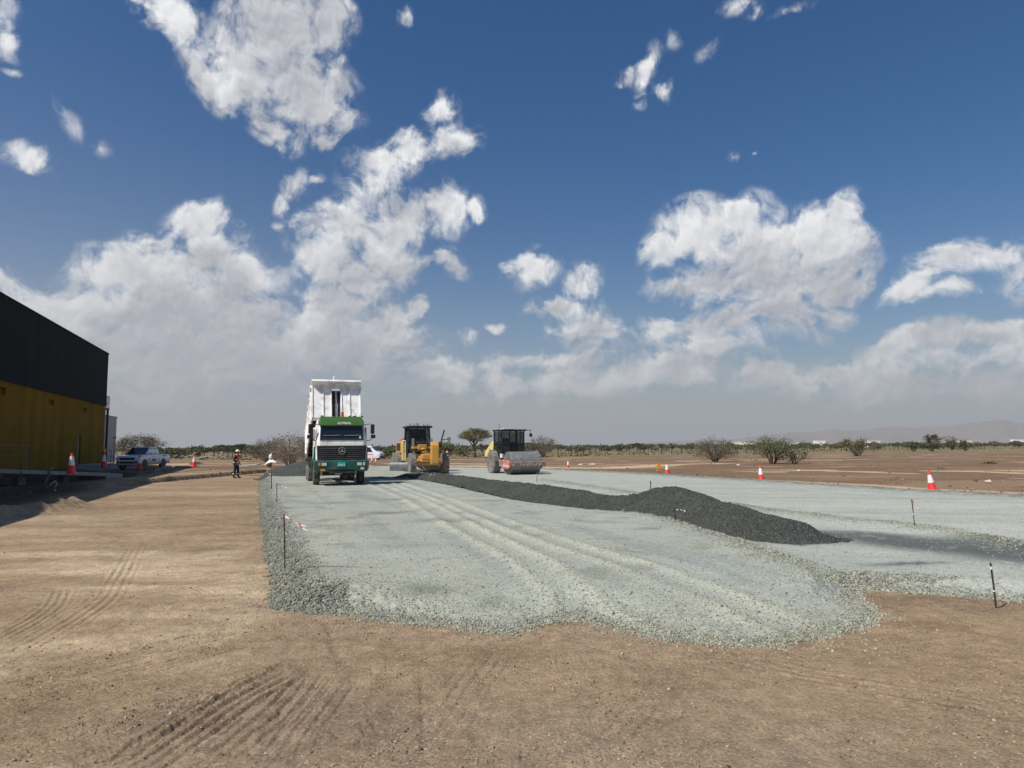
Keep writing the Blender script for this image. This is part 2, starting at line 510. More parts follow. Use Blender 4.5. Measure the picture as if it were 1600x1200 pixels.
# cloud masses: direction, angular half-widths, tilt (degrees) and weight of each lobe, grouped by cloud
LOBES = [
 # great cloud at the top
 (440,55,115,85,0,1.0),(475,130,80,80,0,1.0),(385,95,85,70,-20,.95),(275,22,80,40,-35,.8),(335,120,70,40,-45,.85),(420,195,60,32,-30,.8),(505,60,45,60,0,.9),(230,5,60,30,-30,.65),(430,-60,150,70,0,1.0),(540,22,30,18,-30,.5),
 (540,192,28,36,10,.72),(520,230,30,20,0,.6),
 # chain in the middle
 (690,165,34,28,30,.85),(712,213,46,34,15,.9),(645,232,45,35,0,.9),(600,258,60,34,0,.9),(580,295,50,28,0,.75),(470,290,42,22,40,.7),(448,318,20,20,0,.6),(500,278,24,14,0,.6),
 (545,365,80,42,0,.95),(622,345,66,42,0,.95),(700,330,46,38,0,.95),(745,328,24,18,0,.7),(505,405,58,45,0,.9),(600,400,70,44,0,.95),(695,405,38,22,-20,.75),(560,445,70,45,0,.9),(520,495,77,57,0,1.15),(605,500,55,40,0,.85),(655,478,28,28,30,.75),(570,540,99,44,0,1.15),(480,540,66,44,0,1.15),(445,355,16,12,0,.5),
 # big cloud on the left
 (312,348,48,38,0,1.0),(335,395,62,50,0,1.0),(275,425,80,60,0,1.0),(195,430,88,39,10,1.15),(385,440,55,46,0,.9),(240,485,121,68,0,1.15),(355,505,93,68,0,1.15),(60,455,75,30,0,.8),(15,440,55,24,0,.75),(110,480,99,39,0,1.15),(310,560,187,55,0,1.15),(130,540,132,55,0,1.15),(395,560,88,44,0,1.15),(410,490,30,50,0,.8),
 # wisps at the left edge
 (2,35,26,58,0,.62),(8,112,20,14,0,.5),(95,185,38,24,-35,.5),(42,250,58,22,-20,.6),(155,225,22,16,0,.40),(15,415,40,10,0,.35),
 # small ones
 (632,27,22,13,10,.55),(830,420,40,34,0,.85),(730,531,24,15,0,.7),(770,515,20,9,0,.55),(750,185,10,7,0,.4),
 # centre right
 (902,445,46,30,25,.9),(870,478,55,26,10,.9),(910,508,65,36,0,.9),(955,515,30,34,0,.75),(850,515,26,20,0,.7),
 # long cloud
 (1035,392,34,30,0,.85),(1100,362,78,44,0,1.0),(1150,345,60,34,0,.9),(1185,378,90,48,0,1.0),(1275,365,80,42,-10,1.0),(1318,335,40,28,30,.8),(1345,375,30,34,0,.8),(1120,440,92,40,0,1.0),(1225,430,120,52,0,1.0),(1310,450,60,36,0,.85),
 (1030,522,52,26,15,.85),(1110,515,60,30,0,.85),(1170,500,66,34,10,.9),(1240,495,70,42,0,.9),(1310,480,55,30,0,.75),(1120,550,110,28,0,.7),
 # right
 (1440,440,70,26,25,.85),(1490,408,60,30,10,.9),(1555,402,60,28,0,.85),(1590,430,40,34,0,.8),(1460,460,80,18,5,.7),(1660,420,80,50,0,.9),
 (1400,540,60,24,20,.75),(1470,522,80,22,0,.85),(1550,518,80,22,0,.85),(1620,540,90,40,0,.85),(1480,560,120,34,0,.75),
 # bank along the horizon
 (690,585,94,23,0,0.85),(760,578,60,16,0,.6),(855,568,99,21,0,0.85),(940,556,50,14,0,.6),(1060,585,136,27,0,0.85),(1230,590,147,31,0,0.85),(1400,600,147,31,0,0.85),(1570,600,147,35,0,0.85),(850,600,210,27,0,0.85),(590,590,63,23,0,0.85),(250,610,220,36,0,.7),(480,600,130,36,0,.65),
 # torn cloud, upper right
 (1008,108,52,24,48,.62),(975,118,40,16,20,.55),(1040,140,18,26,0,.6),(1030,130,22,18,0,.55),(990,158,20,16,0,.5),(1062,62,22,22,0,.42),(1110,75,36,17,38,.45),(1145,8,48,18,-10,.45),(1250,10,52,16,12,.45),(1180,22,26,14,0,.4),
 (1150,241,14,11,0,.55),(1185,243,7,6,0,.42),
]

def lobes(vec):
    acc = None
    for (cx, cy, rx, ry, rot, w) in LOBES:
        u, v = sky_uv(cx, cy)
        s = 0.0053 * 1.62 / (1 + ((cx - 800) ** 2 + (cy - 697) ** 2) / F ** 2) ** 0.5   # pixels at the centre -> ten-degree units
        mp = wt.nodes.new('ShaderNodeMapping'); mp.vector_type = 'TEXTURE'
        mp.inputs['Location'].default_value = (u, v, 0)
        mp.inputs['Rotation'].default_value = (0, 0, R(rot))
        mp.inputs['Scale'].default_value = (rx * s, ry * s, 1)
        wt.links.new(vec, mp.inputs['Vector'])
        g = wt.nodes.new('ShaderNodeTexGradient'); g.gradient_type = 'SPHERICAL'
        wt.links.new(mp.outputs[0], g.inputs[0])
        f = wm('MULTIPLY', g.outputs['Fac'], w)
        acc = f if acc is None else wm('SMOOTH_MAX', acc, f, 0.12)
    return acc

# domain warp, then masses plus fractal detail
warp = wv('SCALE', wv('SUBTRACT', wnoise(P, 1.5, 3.0, 0.5, True), (0.5, 0.5, 0.5)), scale=0.28)
Pw = wv('ADD', P, warp)
Lx, Ly = -0.40, 0.92                    # towards the sun on the dome
M0 = lobes(Pw)
P1 = wv('ADD', Pw, (Lx * 0.34, Ly * 0.34, 0))
M1 = lobes(P1)
def billow(vec, scale, det):
    n = wt.nodes.new('ShaderNodeTexVoronoi'); n.voronoi_dimensions = '2D'; n.feature = 'SMOOTH_F1'
    n.inputs['Scale'].default_value = scale; n.inputs['Detail'].default_value = det
    n.inputs['Roughness'].default_value = 0.55; n.inputs['Lacunarity'].default_value = 2.2; n.inputs['Smoothness'].default_value = 0.35
    wt.links.new(vec, n.inputs['Vector'])
    return wm('SUBTRACT', 0.42, n.outputs['Distance'])
def dens(mask, vec, amp, det):
    n = wm('SUBTRACT', wnoise(vec, 2.9, det, 0.60), 0.5)
    return wm('SUBTRACT', wm('MULTIPLY_ADD', n, amp, mask), 0.32)
AMP = 1.15
LO1 = wv('ADD', Pw, (Lx * 0.045, Ly * 0.045, 0))
B0 = billow(Pw, 5.5, 3.0)
B1 = billow(LO1, 5.5, 3.0)
BA = 0.22
D0 = wm('MULTIPLY_ADD', B0, BA, dens(M0, Pw, AMP, 9.0))
Da = wm('MULTIPLY_ADD', B1, BA, dens(M0, LO1, AMP, 3.5))
Ds = wm('MULTIPLY_ADD', B0, BA, dens(M0, Pw, AMP, 3.5))
Db = dens(wm('MULTIPLY', wm('ADD', M0, M1), 0.5), wv('ADD', Pw, (Lx * 0.16, Ly * 0.16, 0)), AMP, 4.0)
Dc = dens(M1, P1, AMP * 0.8, 2.5)
# body, with thinner torn skirts round it
body = wmr(D0, -0.08, 0.32, 0.0, 1.0)
torn = wmr(wnoise(Pw, 5.5, 8.0, 0.60), 0.34, 0.66, 0.0, 1.0)
skirt = wm('MULTIPLY', wmr(wm('MULTIPLY_ADD', wm('SUBTRACT', wnoise(Pw, 2.3, 5.0, 0.6), 0.5), 1.4, M0), 0.12, 0.60, 0.0, 0.66), torn)
alpha = wm('MULTIPLY', wm('SUBTRACT', 1.0, wm('MULTIPLY', wm('SUBTRACT', 1.0, body), wm('SUBTRACT', 1.0, skirt))), wmr(M0, 0.13, 0.34, 0.0, 1.0))
thick = wm('ADD', wm('MULTIPLY', wm('MAXIMUM', Da, 0.0), 0.20), wm('ADD', wm('MULTIPLY', wm('MAXIMUM', Db, 0.0), 0.70), wm('MULTIPLY', wm('MAXIMUM', Dc, 0.0), 1.6)))
lit = wm('EXPONENT', wm('MULTIPLY', thick, -1.65))
slope = wm('SUBTRACT', Ds, Da)          # puffs turned to the sun are brighter, the far sides greyer
lit = wm('MULTIPLY_ADD', slope, 0.90, wm('MULTIPLY', lit, 0.97), clamp=True)
lit = wm('MULTIPLY', lit, wmr(D0, -0.25, 0.20, 0.72, 1.0))
ccol = wmix(lit, (4.5, 4.65, 5.1), (9.3, 9.35, 9.4))
# the clear sky, a little deeper than the raw model
hs = wt.nodes.new('ShaderNodeHueSaturation')
hs.inputs['Saturation'].default_value = 1.42
hs.inputs['Value'].default_value = 0.83
hs.inputs['Hue'].default_value = 0.504
wt.links.new(sky.outputs[0], hs.inputs['Color'])
skyc = hs.outputs[0]
mixed = wmix(wm('MULTIPLY', alpha, 0.97), skyc, ccol)
# dusty air low over the plain
side = wmr(az, -3.6, 2.6, 0.0, 1.0)                    # the bank is thicker and paler on the sun's side
kk = wm('MULTIPLY_ADD', side, 0.50, 0.95)
low = wm('EXPONENT', wm('MULTIPLY', wm('POWER', wm('MULTIPLY', wm('MAXIMUM', el, 0.0), kk), 1.4), -1.0))
mixed = wmix(wm('MULTIPLY', low, 0.93), mixed, wmix(side, (4.0, 4.1, 4.5), (2.95, 3.25, 3.65)))
wt.links.new(mixed, bg.inputs['Color'])
world.cycles.sampling_method = 'MANUAL'
world.cycles.sample_map_resolution = 512

# ------------------------------------------------------------------ dusty air over the plain
def make_haze():
    hz = MB().box(-7600, 7600, -1500, 7600, -6.0, 300.0)
    m = bpy.data.materials.new('dusty_air'); m.use_nodes = True
    nt = m.node_tree
    for n in list(nt.nodes): nt.nodes.remove(n)
    out = nt.nodes.new('ShaderNodeOutputMaterial')
    pv = nt.nodes.new('ShaderNodeVolumePrincipled')
    pv.inputs['Color'].default_value = (0.60, 0.63, 0.67, 1)
    pv.inputs['Density'].default_value = 1.35e-4
    pv.inputs['Anisotropy'].default_value = 0.0
    nt.links.new(pv.outputs[0], out.inputs['Volume'])
    o = hz.build('haze', m, smooth=0)
    tag(o, 'thin dusty air lying over the whole plain', 'haze', kind='stuff')
# ------------------------------------------------------------------ ground forms
PADZ = 0.30
BERM = smooth_pl([at(-160, 826)[:2], at(-60, 814)[:2], at(20, 806)[:2], at(70, 799)[:2], at(105, 790)[:2]], 4)
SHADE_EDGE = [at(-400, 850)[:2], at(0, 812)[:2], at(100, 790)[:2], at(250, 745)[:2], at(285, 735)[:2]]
LEDGE = [at(-250, 800)[:2], at(60, 757)[:2], at(200, 750)[:2], at(262, 741)[:2], at(330, 739)[:2], at(420, 738)[:2], at(470, 736)[:2]]

def polyline_y(x, Pl):
    xs = np.array([p[0] for p in Pl]); ys = np.array([p[1] for p in Pl])
    o = np.argsort(xs)
    return np.interp(x, xs[o], ys[o])

def terrain(x, y):
    """ground without the gravel"""
    x = np.asarray(x, float); y = np.asarray(y, float)
    r = np.sqrt(x * x + y * y)
    near = 1 - sstep(60, 120, r)
    z = 0.030 * fbm(x / 5, y / 5, 3, 1) * near
    z = z + 0.22 * fbm(x / 60, y / 60, 3, 5) * sstep(60, 160, r)
    # rough made-up soil between the yard and the building
    ed, esd, eal, eL, _ = pl_dist(x, y, SHADE_EDGE)
    left = np.where(esd > 0, ed, 0) * (y > 5) * (x < -6)
    lump = np.abs(fbm(x / 2.2, y / 2.2, 4, 9))
    z = z + sstep(2.2, 5.5, left) * (0.03 + 0.34 * lump) * (1 - sstep(6, 9, left) * 0.5) * (1 - sstep(48, 52, y))
    z = z + 0.30 * sstep(5, 9, left) * (1 - sstep(75, 90, y))
    bd, _, bal, _, _ = pl_dist(x, y, BERM)
    z = z + 0.34 * np.exp(-(bd / 0.55) ** 2) * (0.8 + 0.6 * fbm(x / 0.9, y / 0.9, 3, 21)) + 0.05 * np.exp(-(bd / 1.0) ** 2) * fbm(x / 0.22, y / 0.22, 3, 23)
    # the natural ground stands a little higher beyond the graded yard
    ly = polyline_y(x, LEDGE) + 0.8 * fbm(x / 2.6, y / 2.6, 2, 31)
    m = (1 - sstep(-15.5, -13.0, x)) * (x > -60)
    up = sstep(-0.3, 1.7, y - ly) * (1 - sstep(15, 70, y - ly))
    z = z + m * up * (0.27 + 0.16 * np.abs(fbm(x / 1.6, y / 1.6, 2, 33)) * (1 - sstep(0.5, 4.0, y - ly)))
    return z

def tz(x, y):
    return float(terrain(np.array([x]), np.array([y]))[0])

# ------------------------------------------------------------------ the gravel layers
TOE = [at(*p)[:2] for p in [(407,745),(404,768),(405,790),(415,850),(425,905),(427,948),(470,956),(520,962),(560,966),(620,973),(700,981),(795,992),(850,979),(900,969),(960,985),(1040,1000),(1120,1009),(1190,1012),(1240,1007),(1310,995),(1370,976),(1378,962),(1350,940),(1335,922),(1420,926),(1500,933),(1600,940),(1800,952),(2300,975)]]
FAR = [at(*p)[:2] for p in [(2200,815),(1800,792),(1600,781),(1400,769),(1230,757.5),(1100,749),(980,741.5),(860,736),(740,733),(640,731),(560,731)]]
LEFT_TOE = TOE[:6]
EDGE = TOE + FAR + [(-14.0, 47.0), (-17.0, 46.0)]
KA = smooth_pl([at(px, py, 0.26)[:2] for px, py in [(1322,908),(1260,886),(1200,866),(1100,831),(1000,803),(900,786),(800,768),(740,756),(690,747),(650,740)]], 4)
KB = smooth_pl([at(px, py, 0.2)[:2] for px, py in [(1750,880),(1600,852),(1510,836),(1420,820),(1280,806),(1130,788),(1020,775),(960,766),(900,757),(850,750)]], 4)
RUT1 = smooth_pl([at(px, py, 0.28)[:2] for px, py in [(572,752),(640,778),(720,822),(800,862),(900,915),(1000,955),(1110,985),(1235,1004)]], 5)
RUT2 = smooth_pl([at(px, py, 0.28)[:2] for px, py in [(612,752),(690,780),(760,808),(900,858),(1060,902),(1200,935),(1290,955),(1372,972)]], 5)
RUT3 = smooth_pl([at(px, py, 0.28)[:2] for px, py in [(850,965),(900,940),(1000,975),(1120,1003)]], 5)

def pad(x, y):
    """gravel height above the ground (negative outside) and how coarse it is"""
    jit = 0.16 * fbm(x / 0.55, y / 0.55, 3, 41) + 0.10 * fbm(x / 0.15, y / 0.15, 2, 43) * (y < 22)
    d = poly_sd(x, y, EDGE) + jit
    front = 1 - sstep(7.4, 10.4, y + 0.12 * x)          # thin, spread-out nose nearest the camera
    dl, *_r = pl_dist(x, y, LEFT_TOE)
    leftm = 1 - sstep(0.75, 1.15, dl)                   # left flank
    w = 0.58 + 0.9 * front * sstep(0.5, 2.2, dl)
    full = PADZ - 0.21 * front * sstep(0.5, 2.2, dl)
    kd, ksd, kal, kL, _ = pl_dist(x, y, KA)
    right = sstep(-0.25, 0.35, -ksd)                     # beyond the first coarse seam
    full = full - 0.12 * right
    h = full * sstep(0.0, 1.0, np.clip(d, -0.3, 9) / w) ** 0.8
    h = np.where(d < 0, d * 0.4, h)
    # seams of uncompacted stone
    seam = np.exp(-((ksd + 0.10) / 0.40) ** 2) * (kd < 3) * sstep(0.2, 1.2, d)
    h = h + 0.085 * seam * (0.8 + 0.8 * fbm(x / 0.5, y / 0.5, 3, 47))
    bd, bsd, bal, bL, _ = pl_dist(x, y, KB)
    seam2 = np.exp(-(bsd / 0.45) ** 2) * sstep(0.3, 1.2, d) * (bd < 2) * (0.75 + 0.7 * fbm(x / 1.5, y / 1.5, 2, 49))
    h = h + 0.09 * seam2
    edge = (1 - sstep(w * 0.55, w * 1.25, d)) * (d > -0.05) * (1 - 0.5 * front * (1 - leftm))
    edge = np.where((front > 0.02) & (leftm < 0.5), (1 - sstep(0.02, 0.45, d)) * (d > -0.05), edge)
    coarse = np.clip(np.maximum(np.maximum(edge, seam), seam2 * 0.9), 0, 1)
    flank = edge * leftm * (y < 46)
    # loose stone along the far margin
    gd, *_g = pl_dist(x, y, FAR)
    marg = np.exp(-((gd - 0.60) / 0.48) ** 2) * sstep(-0.05, 0.25, d) * (0.8 + 0.5 * fbm(x / 1.6, y / 1.6, 2, 46))
    coarse = np.clip(np.maximum(coarse, marg), 0, 1)
    h = h + 0.07 * marg
    # wheel ruts
    rut = np.zeros_like(x)
    for rp, off in ((RUT1, (-0.28, 0.28)), (RUT2, (-0.26, 0.26)), (RUT3, (0.0,))):
        rd, rsd, ral, rL, _ = pl_dist(x, y, rp)
        for o in off:
            g = np.exp(-((rsd - o) / 0.13) ** 2) * (rd < 1) * sstep(0, 2, ral) * sstep(0.0, 0.8, rL - ral)
            rut = np.maximum(rut, g * (0.55 + 0.9 * np.clip(0.5 + fbm(x / 2.5, y / 2.5, 2, 53), 0, 1)))
    h = h + 0.035 * rut * sstep(0.1, 0.5, d) - 0.014 * (d > 0.3)
    h = h + (0.035 * fbm(x / 0.12, y / 0.12, 2, 55) * coarse + 0.006 * fbm(x / 0.3, y / 0.3, 3, 57)) * sstep(0, 0.2, d) * (1 - sstep(20, 32, y))
    return h, np.clip(coarse, 0, 1), rut, right, flank, d, front

# windrow of dark aggregate
RIDGE = smooth_pl([at(px, py, z) for px, py, z in [(575,742.5,.46),(610,741,.52),(650,737.5,.62),(700,738.5,.76),(790,749,.82),(850,756.5,.78),(905,765,.70),(955,774,.60),(992,771,.69),(1020,762,.86),(1045,758.5,.94),(1070,763,.90),(1110,778,.78),(1160,791.5,.65),(1200,804,.53),(1260,819,.42),(1308,834,.27)]], 5)
FOOT = smooth_pl([at(px, py, 0.24)[:2] for px, py in [(560,750),(600,749),(640,750),(690,758),(740,770),(800,784),(850,791),(900,798),(960,803),(1000,807),(1060,817),(1100,832),(1150,837),(1200,841),(1260,845),(1295,845.5),(1322,841)]], 4)
DARKBAND = smooth_pl([at(px, py, 0.18)[:2] for px, py in [(1290,834),(1350,836),(1420,846),(1500,853),(1600,864),(1750,880)]], 4)

def windrow(x, y):
    d, sd, al, L, rz = pl_dist(x, y, RIDGE)
    fd, fsd, fal, fL, _ = pl_dist(x, y, FOOT)
    base = 0.20
    rz = base + (rz - base) * sstep(-0.2, 0.5, al) * sstep(0.0, 0.9, L - al + 0.15)
    s = np.where(fsd > 0, fd, -fd) + 0.10 * fbm(x / 0.6, y / 0.6, 3, 69)
    t = np.clip(s, 0, None) / (np.clip(s, 0, None) + np.sqrt(d * d + 0.02) + 1e-6)
    front = np.where(s > 0, base + (rz - base) * np.clip(t * 1.06, 0, 1), base + s * 0.6)
    j = 1 + 0.25 * fbm(x / 1.1, y / 1.1, 3, 61)
    back = rz - (np.sqrt((d * 0.44 * j) ** 2 + 0.06 ** 2) - 0.06)
    z = np.where(sd > 0, np.minimum(back, front + 0.02), np.minimum(front, rz - (np.sqrt((d * 0.20) ** 2 + 0.06 ** 2) - 0.06)))
    z = z + 0.045 * fbm(x / 0.8, y / 0.8, 3, 63) * sstep(0, 0.4, s)
    z = z + 0.026 * fbm(x / 0.16, y / 0.16, 2, 65) * (1 - sstep(22, 40, y)) + 0.018 * fbm(x / 0.4, y / 0.4, 2, 67)
    return np.where((al <= 0.001) & (d > 0.6), -1.0, z)

# ------------------------------------------------------------------ tyre tracks in the soft ground
def px_pl(pts, n=6):
    return smooth_pl([at(px, py)[:2] for px, py in pts], n)
BUNDLES = [  # path, width, ribs, depth
 (px_pl([(-40,1058),(0,1035),(94,984),(161,939),(182,908),(212,853)]), 0.42, 4, 0.020),
 (px_pl([(-30,1012),(0,997),(49,971),(86,945),(99,917)]), 0.36, 4, 0.018),
 (px_pl([(-60,1087),(0,1074),(176,1031),(300,1001),(412,980),(506,966)]), 0.46, 5, 0.022),
 (px_pl([(-60,1114),(0,1102),(188,1057),(337,1014),(450,988)]), 0.42, 5, 0.020),
 (px_pl([(150,1230),(215,1192),(310,1128),(385,1080),(474,1038)]), 0.50, 5, 0.028),
 (px_pl([(300,1215),(370,1165),(440,1105),(492,1045)]), 0.42, 4, 0.020),
 (px_pl([(60,1160),(190,1122),(345,1085),(420,1068)]), 0.40, 4, 0.016),
 (px_pl([(420,1210),(455,1150),(500,1090),(535,1050)]), 0.40, 4, 0.014),
 (px_pl([(228,908),(300,918),(330,935)]), 0.35, 4, 0.010),
 (px_pl([(1080,1012),(1240,1050),(1400,1075),(1640,1120)]), 0.5, 4, 0.012),
 (px_pl([(640,1200),(700,1120),(740,1060),(790,1000)]), 0.4, 4, 0.007),
 (px_pl([(920,1200),(1000,1110),(1060,1040)]), 0.4, 4, 0.006),
]
RIDGES = [  # path, width, height (negative = groove)
 (px_pl([(60,1202),(170,1172),(262,1137),(330,1100),(394,1059),(461,1034),(485,1030)]), 0.085, 0.065),
 (px_pl([(0,1157),(100,1137),(187,1116),(337,1091)]), 0.05, -0.03),
 (px_pl([(484,1039),(465,1068),(442,1099),(394,1155)]), 0.06, -0.045),
 (px_pl([(502,1122),(490,1150),(465,1178)]), 0.12, 0.055),
 (px_pl([(566,1112),(572,1125),(556,1160),(536,1196)]), 0.10, 0.06),
 (px_pl([(506,968),(515,990),(521,1012),(528,1030),(542,1050)]), 0.05, -0.035),
 (px_pl([(658,1055),(660,1120),(661,1205)]), 0.022, -0.022),
 (px_pl([(230,1047),(255,1036),(300,1030)]), 0.05, 0.05),
 (px_pl([(400,985),(430,978),(460,975),(505,972)]), 0.07, 0.045),
 (px_pl([(100,1180),(140,1150),(165,1143)]), 0.06, 0.03),
 (px_pl([(480,1160),(520,1095),(560,1060)]), 0.05, 0.02),
 (px_pl([(1270,1045),(1400,1085),(1450,1093),(1600,1130)]), 0.06, -0.02),
 (px_pl([(1400,930),(1480,945),(1600,962)]), 0.25, 0.04),
]

def polar(rs, th):
    Rr, T = np.meshgrid(rs, th, indexing='ij')
    return Rr * np.sin(T), Rr * np.cos(T)

def grid_quads(nr, nt):
    i = np.arange(nr - 1)[:, None] * nt + np.arange(nt - 1)[None, :]
    return np.stack([i, i + 1, i + nt + 1, i + nt], axis=-1).reshape(-1, 4)

def surf_mat(name, fine):
    """surface whose colour is the 'col' attribute broken up by fine grain; fine: function adding nodes"""
    m, nt, b = new_mat(name)
    at_ = N(nt, 'ShaderNodeAttribute', attribute_name='col')
    geo = N(nt, 'ShaderNodeNewGeometry')
    fine(nt, b, at_.outputs['Color'], geo.outputs['Position'])
    b.inputs['Specular IOR Level'].default_value = 0.15
    b.inputs['Roughness'].default_value = 0.95
    return m

def mulc(nt, col, fac):
    vm = N(nt, 'ShaderNodeVectorMath', operation='SCALE')
    nt.links.new(col, vm.inputs[0]); nt.links.new(fac, vm.inputs['Scale'])
    return vm.outputs[0]

def noise(nt, pos, scale, detail=4.0, rough=0.6):
    n = N(nt, 'ShaderNodeTexNoise', Scale=scale, Detail=detail, Roughness=rough)
    nt.links.new(pos, n.inputs['Vector'])
    return n.outputs['Fac']

def mrange(nt, v, a, b, c, d):
    n = N(nt, 'ShaderNodeMapRange')
    for k, x in zip(('From Min', 'From Max', 'To Min', 'To Max'), (a, b, c, d)): n.inputs[k].default_value = x
    nt.links.new(v, n.inputs['Value'])
    return n.outputs[0]

def math_(nt, op, a, b):
    n = N(nt, 'ShaderNodeMath', operation=op)
    for i, v in enumerate((a, b)):
        if isinstance(v, (int, float)): n.inputs[i].default_value = v
        else: nt.links.new(v, n.inputs[i])
    return n.outputs[0]

def fine_soil(nt, b, col, pos):
    n1 = noise(nt, pos, 38.0, 6.0, 0.75)
    n2 = noise(nt, pos, 6.0, 6.0, 0.7)
    n3 = noise(nt, pos, 1.3, 5.0, 0.65)
    f = math_(nt, 'MULTIPLY', mrange(nt, n1, 0.25, 0.75, 0.42, 1.58), mrange(nt, n2, 0.25, 0.75, 0.66, 1.34))
    f = math_(nt, 'MULTIPLY', f, mrange(nt, n3, 0.3, 0.7, 0.84, 1.16))
    c = mulc(nt, col, f)
    # small pale stones pressed into the soil
    vo = N(nt, 'ShaderNodeTexVoronoi', Scale=34.0)
    nt.links.new(pos, vo.inputs['Vector'])
    sx = N(nt, 'ShaderNodeSeparateColor'); nt.links.new(vo.outputs['Color'], sx.inputs[0])
    pick = math_(nt, 'MULTIPLY', math_(nt, 'GREATER_THAN', sx.outputs[0], 0.80), mrange(nt, vo.outputs['Distance'], 0.28, 0.40, 1.0, 0.0))
    mx = N(nt, 'ShaderNodeMix', data_type='RGBA')
    nt.links.new(math_(nt, 'MULTIPLY', pick, 0.75), mx.inputs['Factor']); nt.links.new(c, mx.inputs['A']); mx.inputs['B'].default_value = (0.42, 0.35, 0.27, 1)
    nt.links.new(mx.outputs['Result'], b.inputs['Base Color'])
    hh = math_(nt, 'ADD', math_(nt, 'MULTIPLY', n1, 0.5), n2)
    bp = N(nt, 'ShaderNodeBump', Strength=0.95, Distance=0.04)
    nt.links.new(hh, bp.inputs['Height'])
    nt.links.new(bp.outputs[0], b.inputs['Normal'])

def fine_gravel(nt, b, col, pos):
    vo = N(nt, 'ShaderNodeTexVoronoi', Scale=30.0); nt.links.new(pos, vo.inputs['Vector'])
    vo2 = N(nt, 'ShaderNodeTexVoronoi', Scale=62.0); nt.links.new(pos, vo2.inputs['Vector'])
    s1 = N(nt, 'ShaderNodeSeparateColor'); nt.links.new(vo.outputs['Color'], s1.inputs[0])
    s2 = N(nt, 'ShaderNodeSeparateColor'); nt.links.new(vo2.outputs['Color'], s2.inputs[0])
    n3 = noise(nt, pos, 0.9, 6.0, 0.7)
    co = N(nt, 'ShaderNodeAttribute', attribute_name='coarse')
    big = math_(nt, 'MULTIPLY', math_(nt, 'SUBTRACT', s1.outputs[0], 0.5), mrange(nt, co.outputs['Fac'], 0, 1, 0.22, 0.80))
    f = math_(nt, 'MULTIPLY', math_(nt, 'ADD', big, 1.0), mrange(nt, s2.outputs[0], 0, 1, 0.76, 1.24))
    f = math_(nt, 'MULTIPLY', f, mrange(nt, n3, 0.3, 0.7, 0.90, 1.10))
    nt.links.new(mulc(nt, col, f), b.inputs['Base Color'])
    hh = math_(nt, 'SUBTRACT', math_(nt, 'MULTIPLY', s1.outputs[1], 0.5), math_(nt, 'ADD', vo.outputs['Distance'], math_(nt, 'MULTIPLY', vo2.outputs['Distance'], 0.4)))
    bp = N(nt, 'ShaderNodeBump', Distance=0.03)
    nt.links.new(mrange(nt, co.outputs['Fac'], 0, 1, 0.16, 1.0), bp.inputs['Strength'])
    nt.links.new(hh, bp.inputs['Height'])
    nt.links.new(bp.outputs[0], b.inputs['Normal'])

M['soil'] = surf_mat('brown_soil', fine_soil)
M['gravel'] = surf_mat('crushed_stone', fine_gravel)

def lerp3(c, d, f):
    return c * (1 - f[:, None]) + np.array(d)[None, :] * f[:, None]

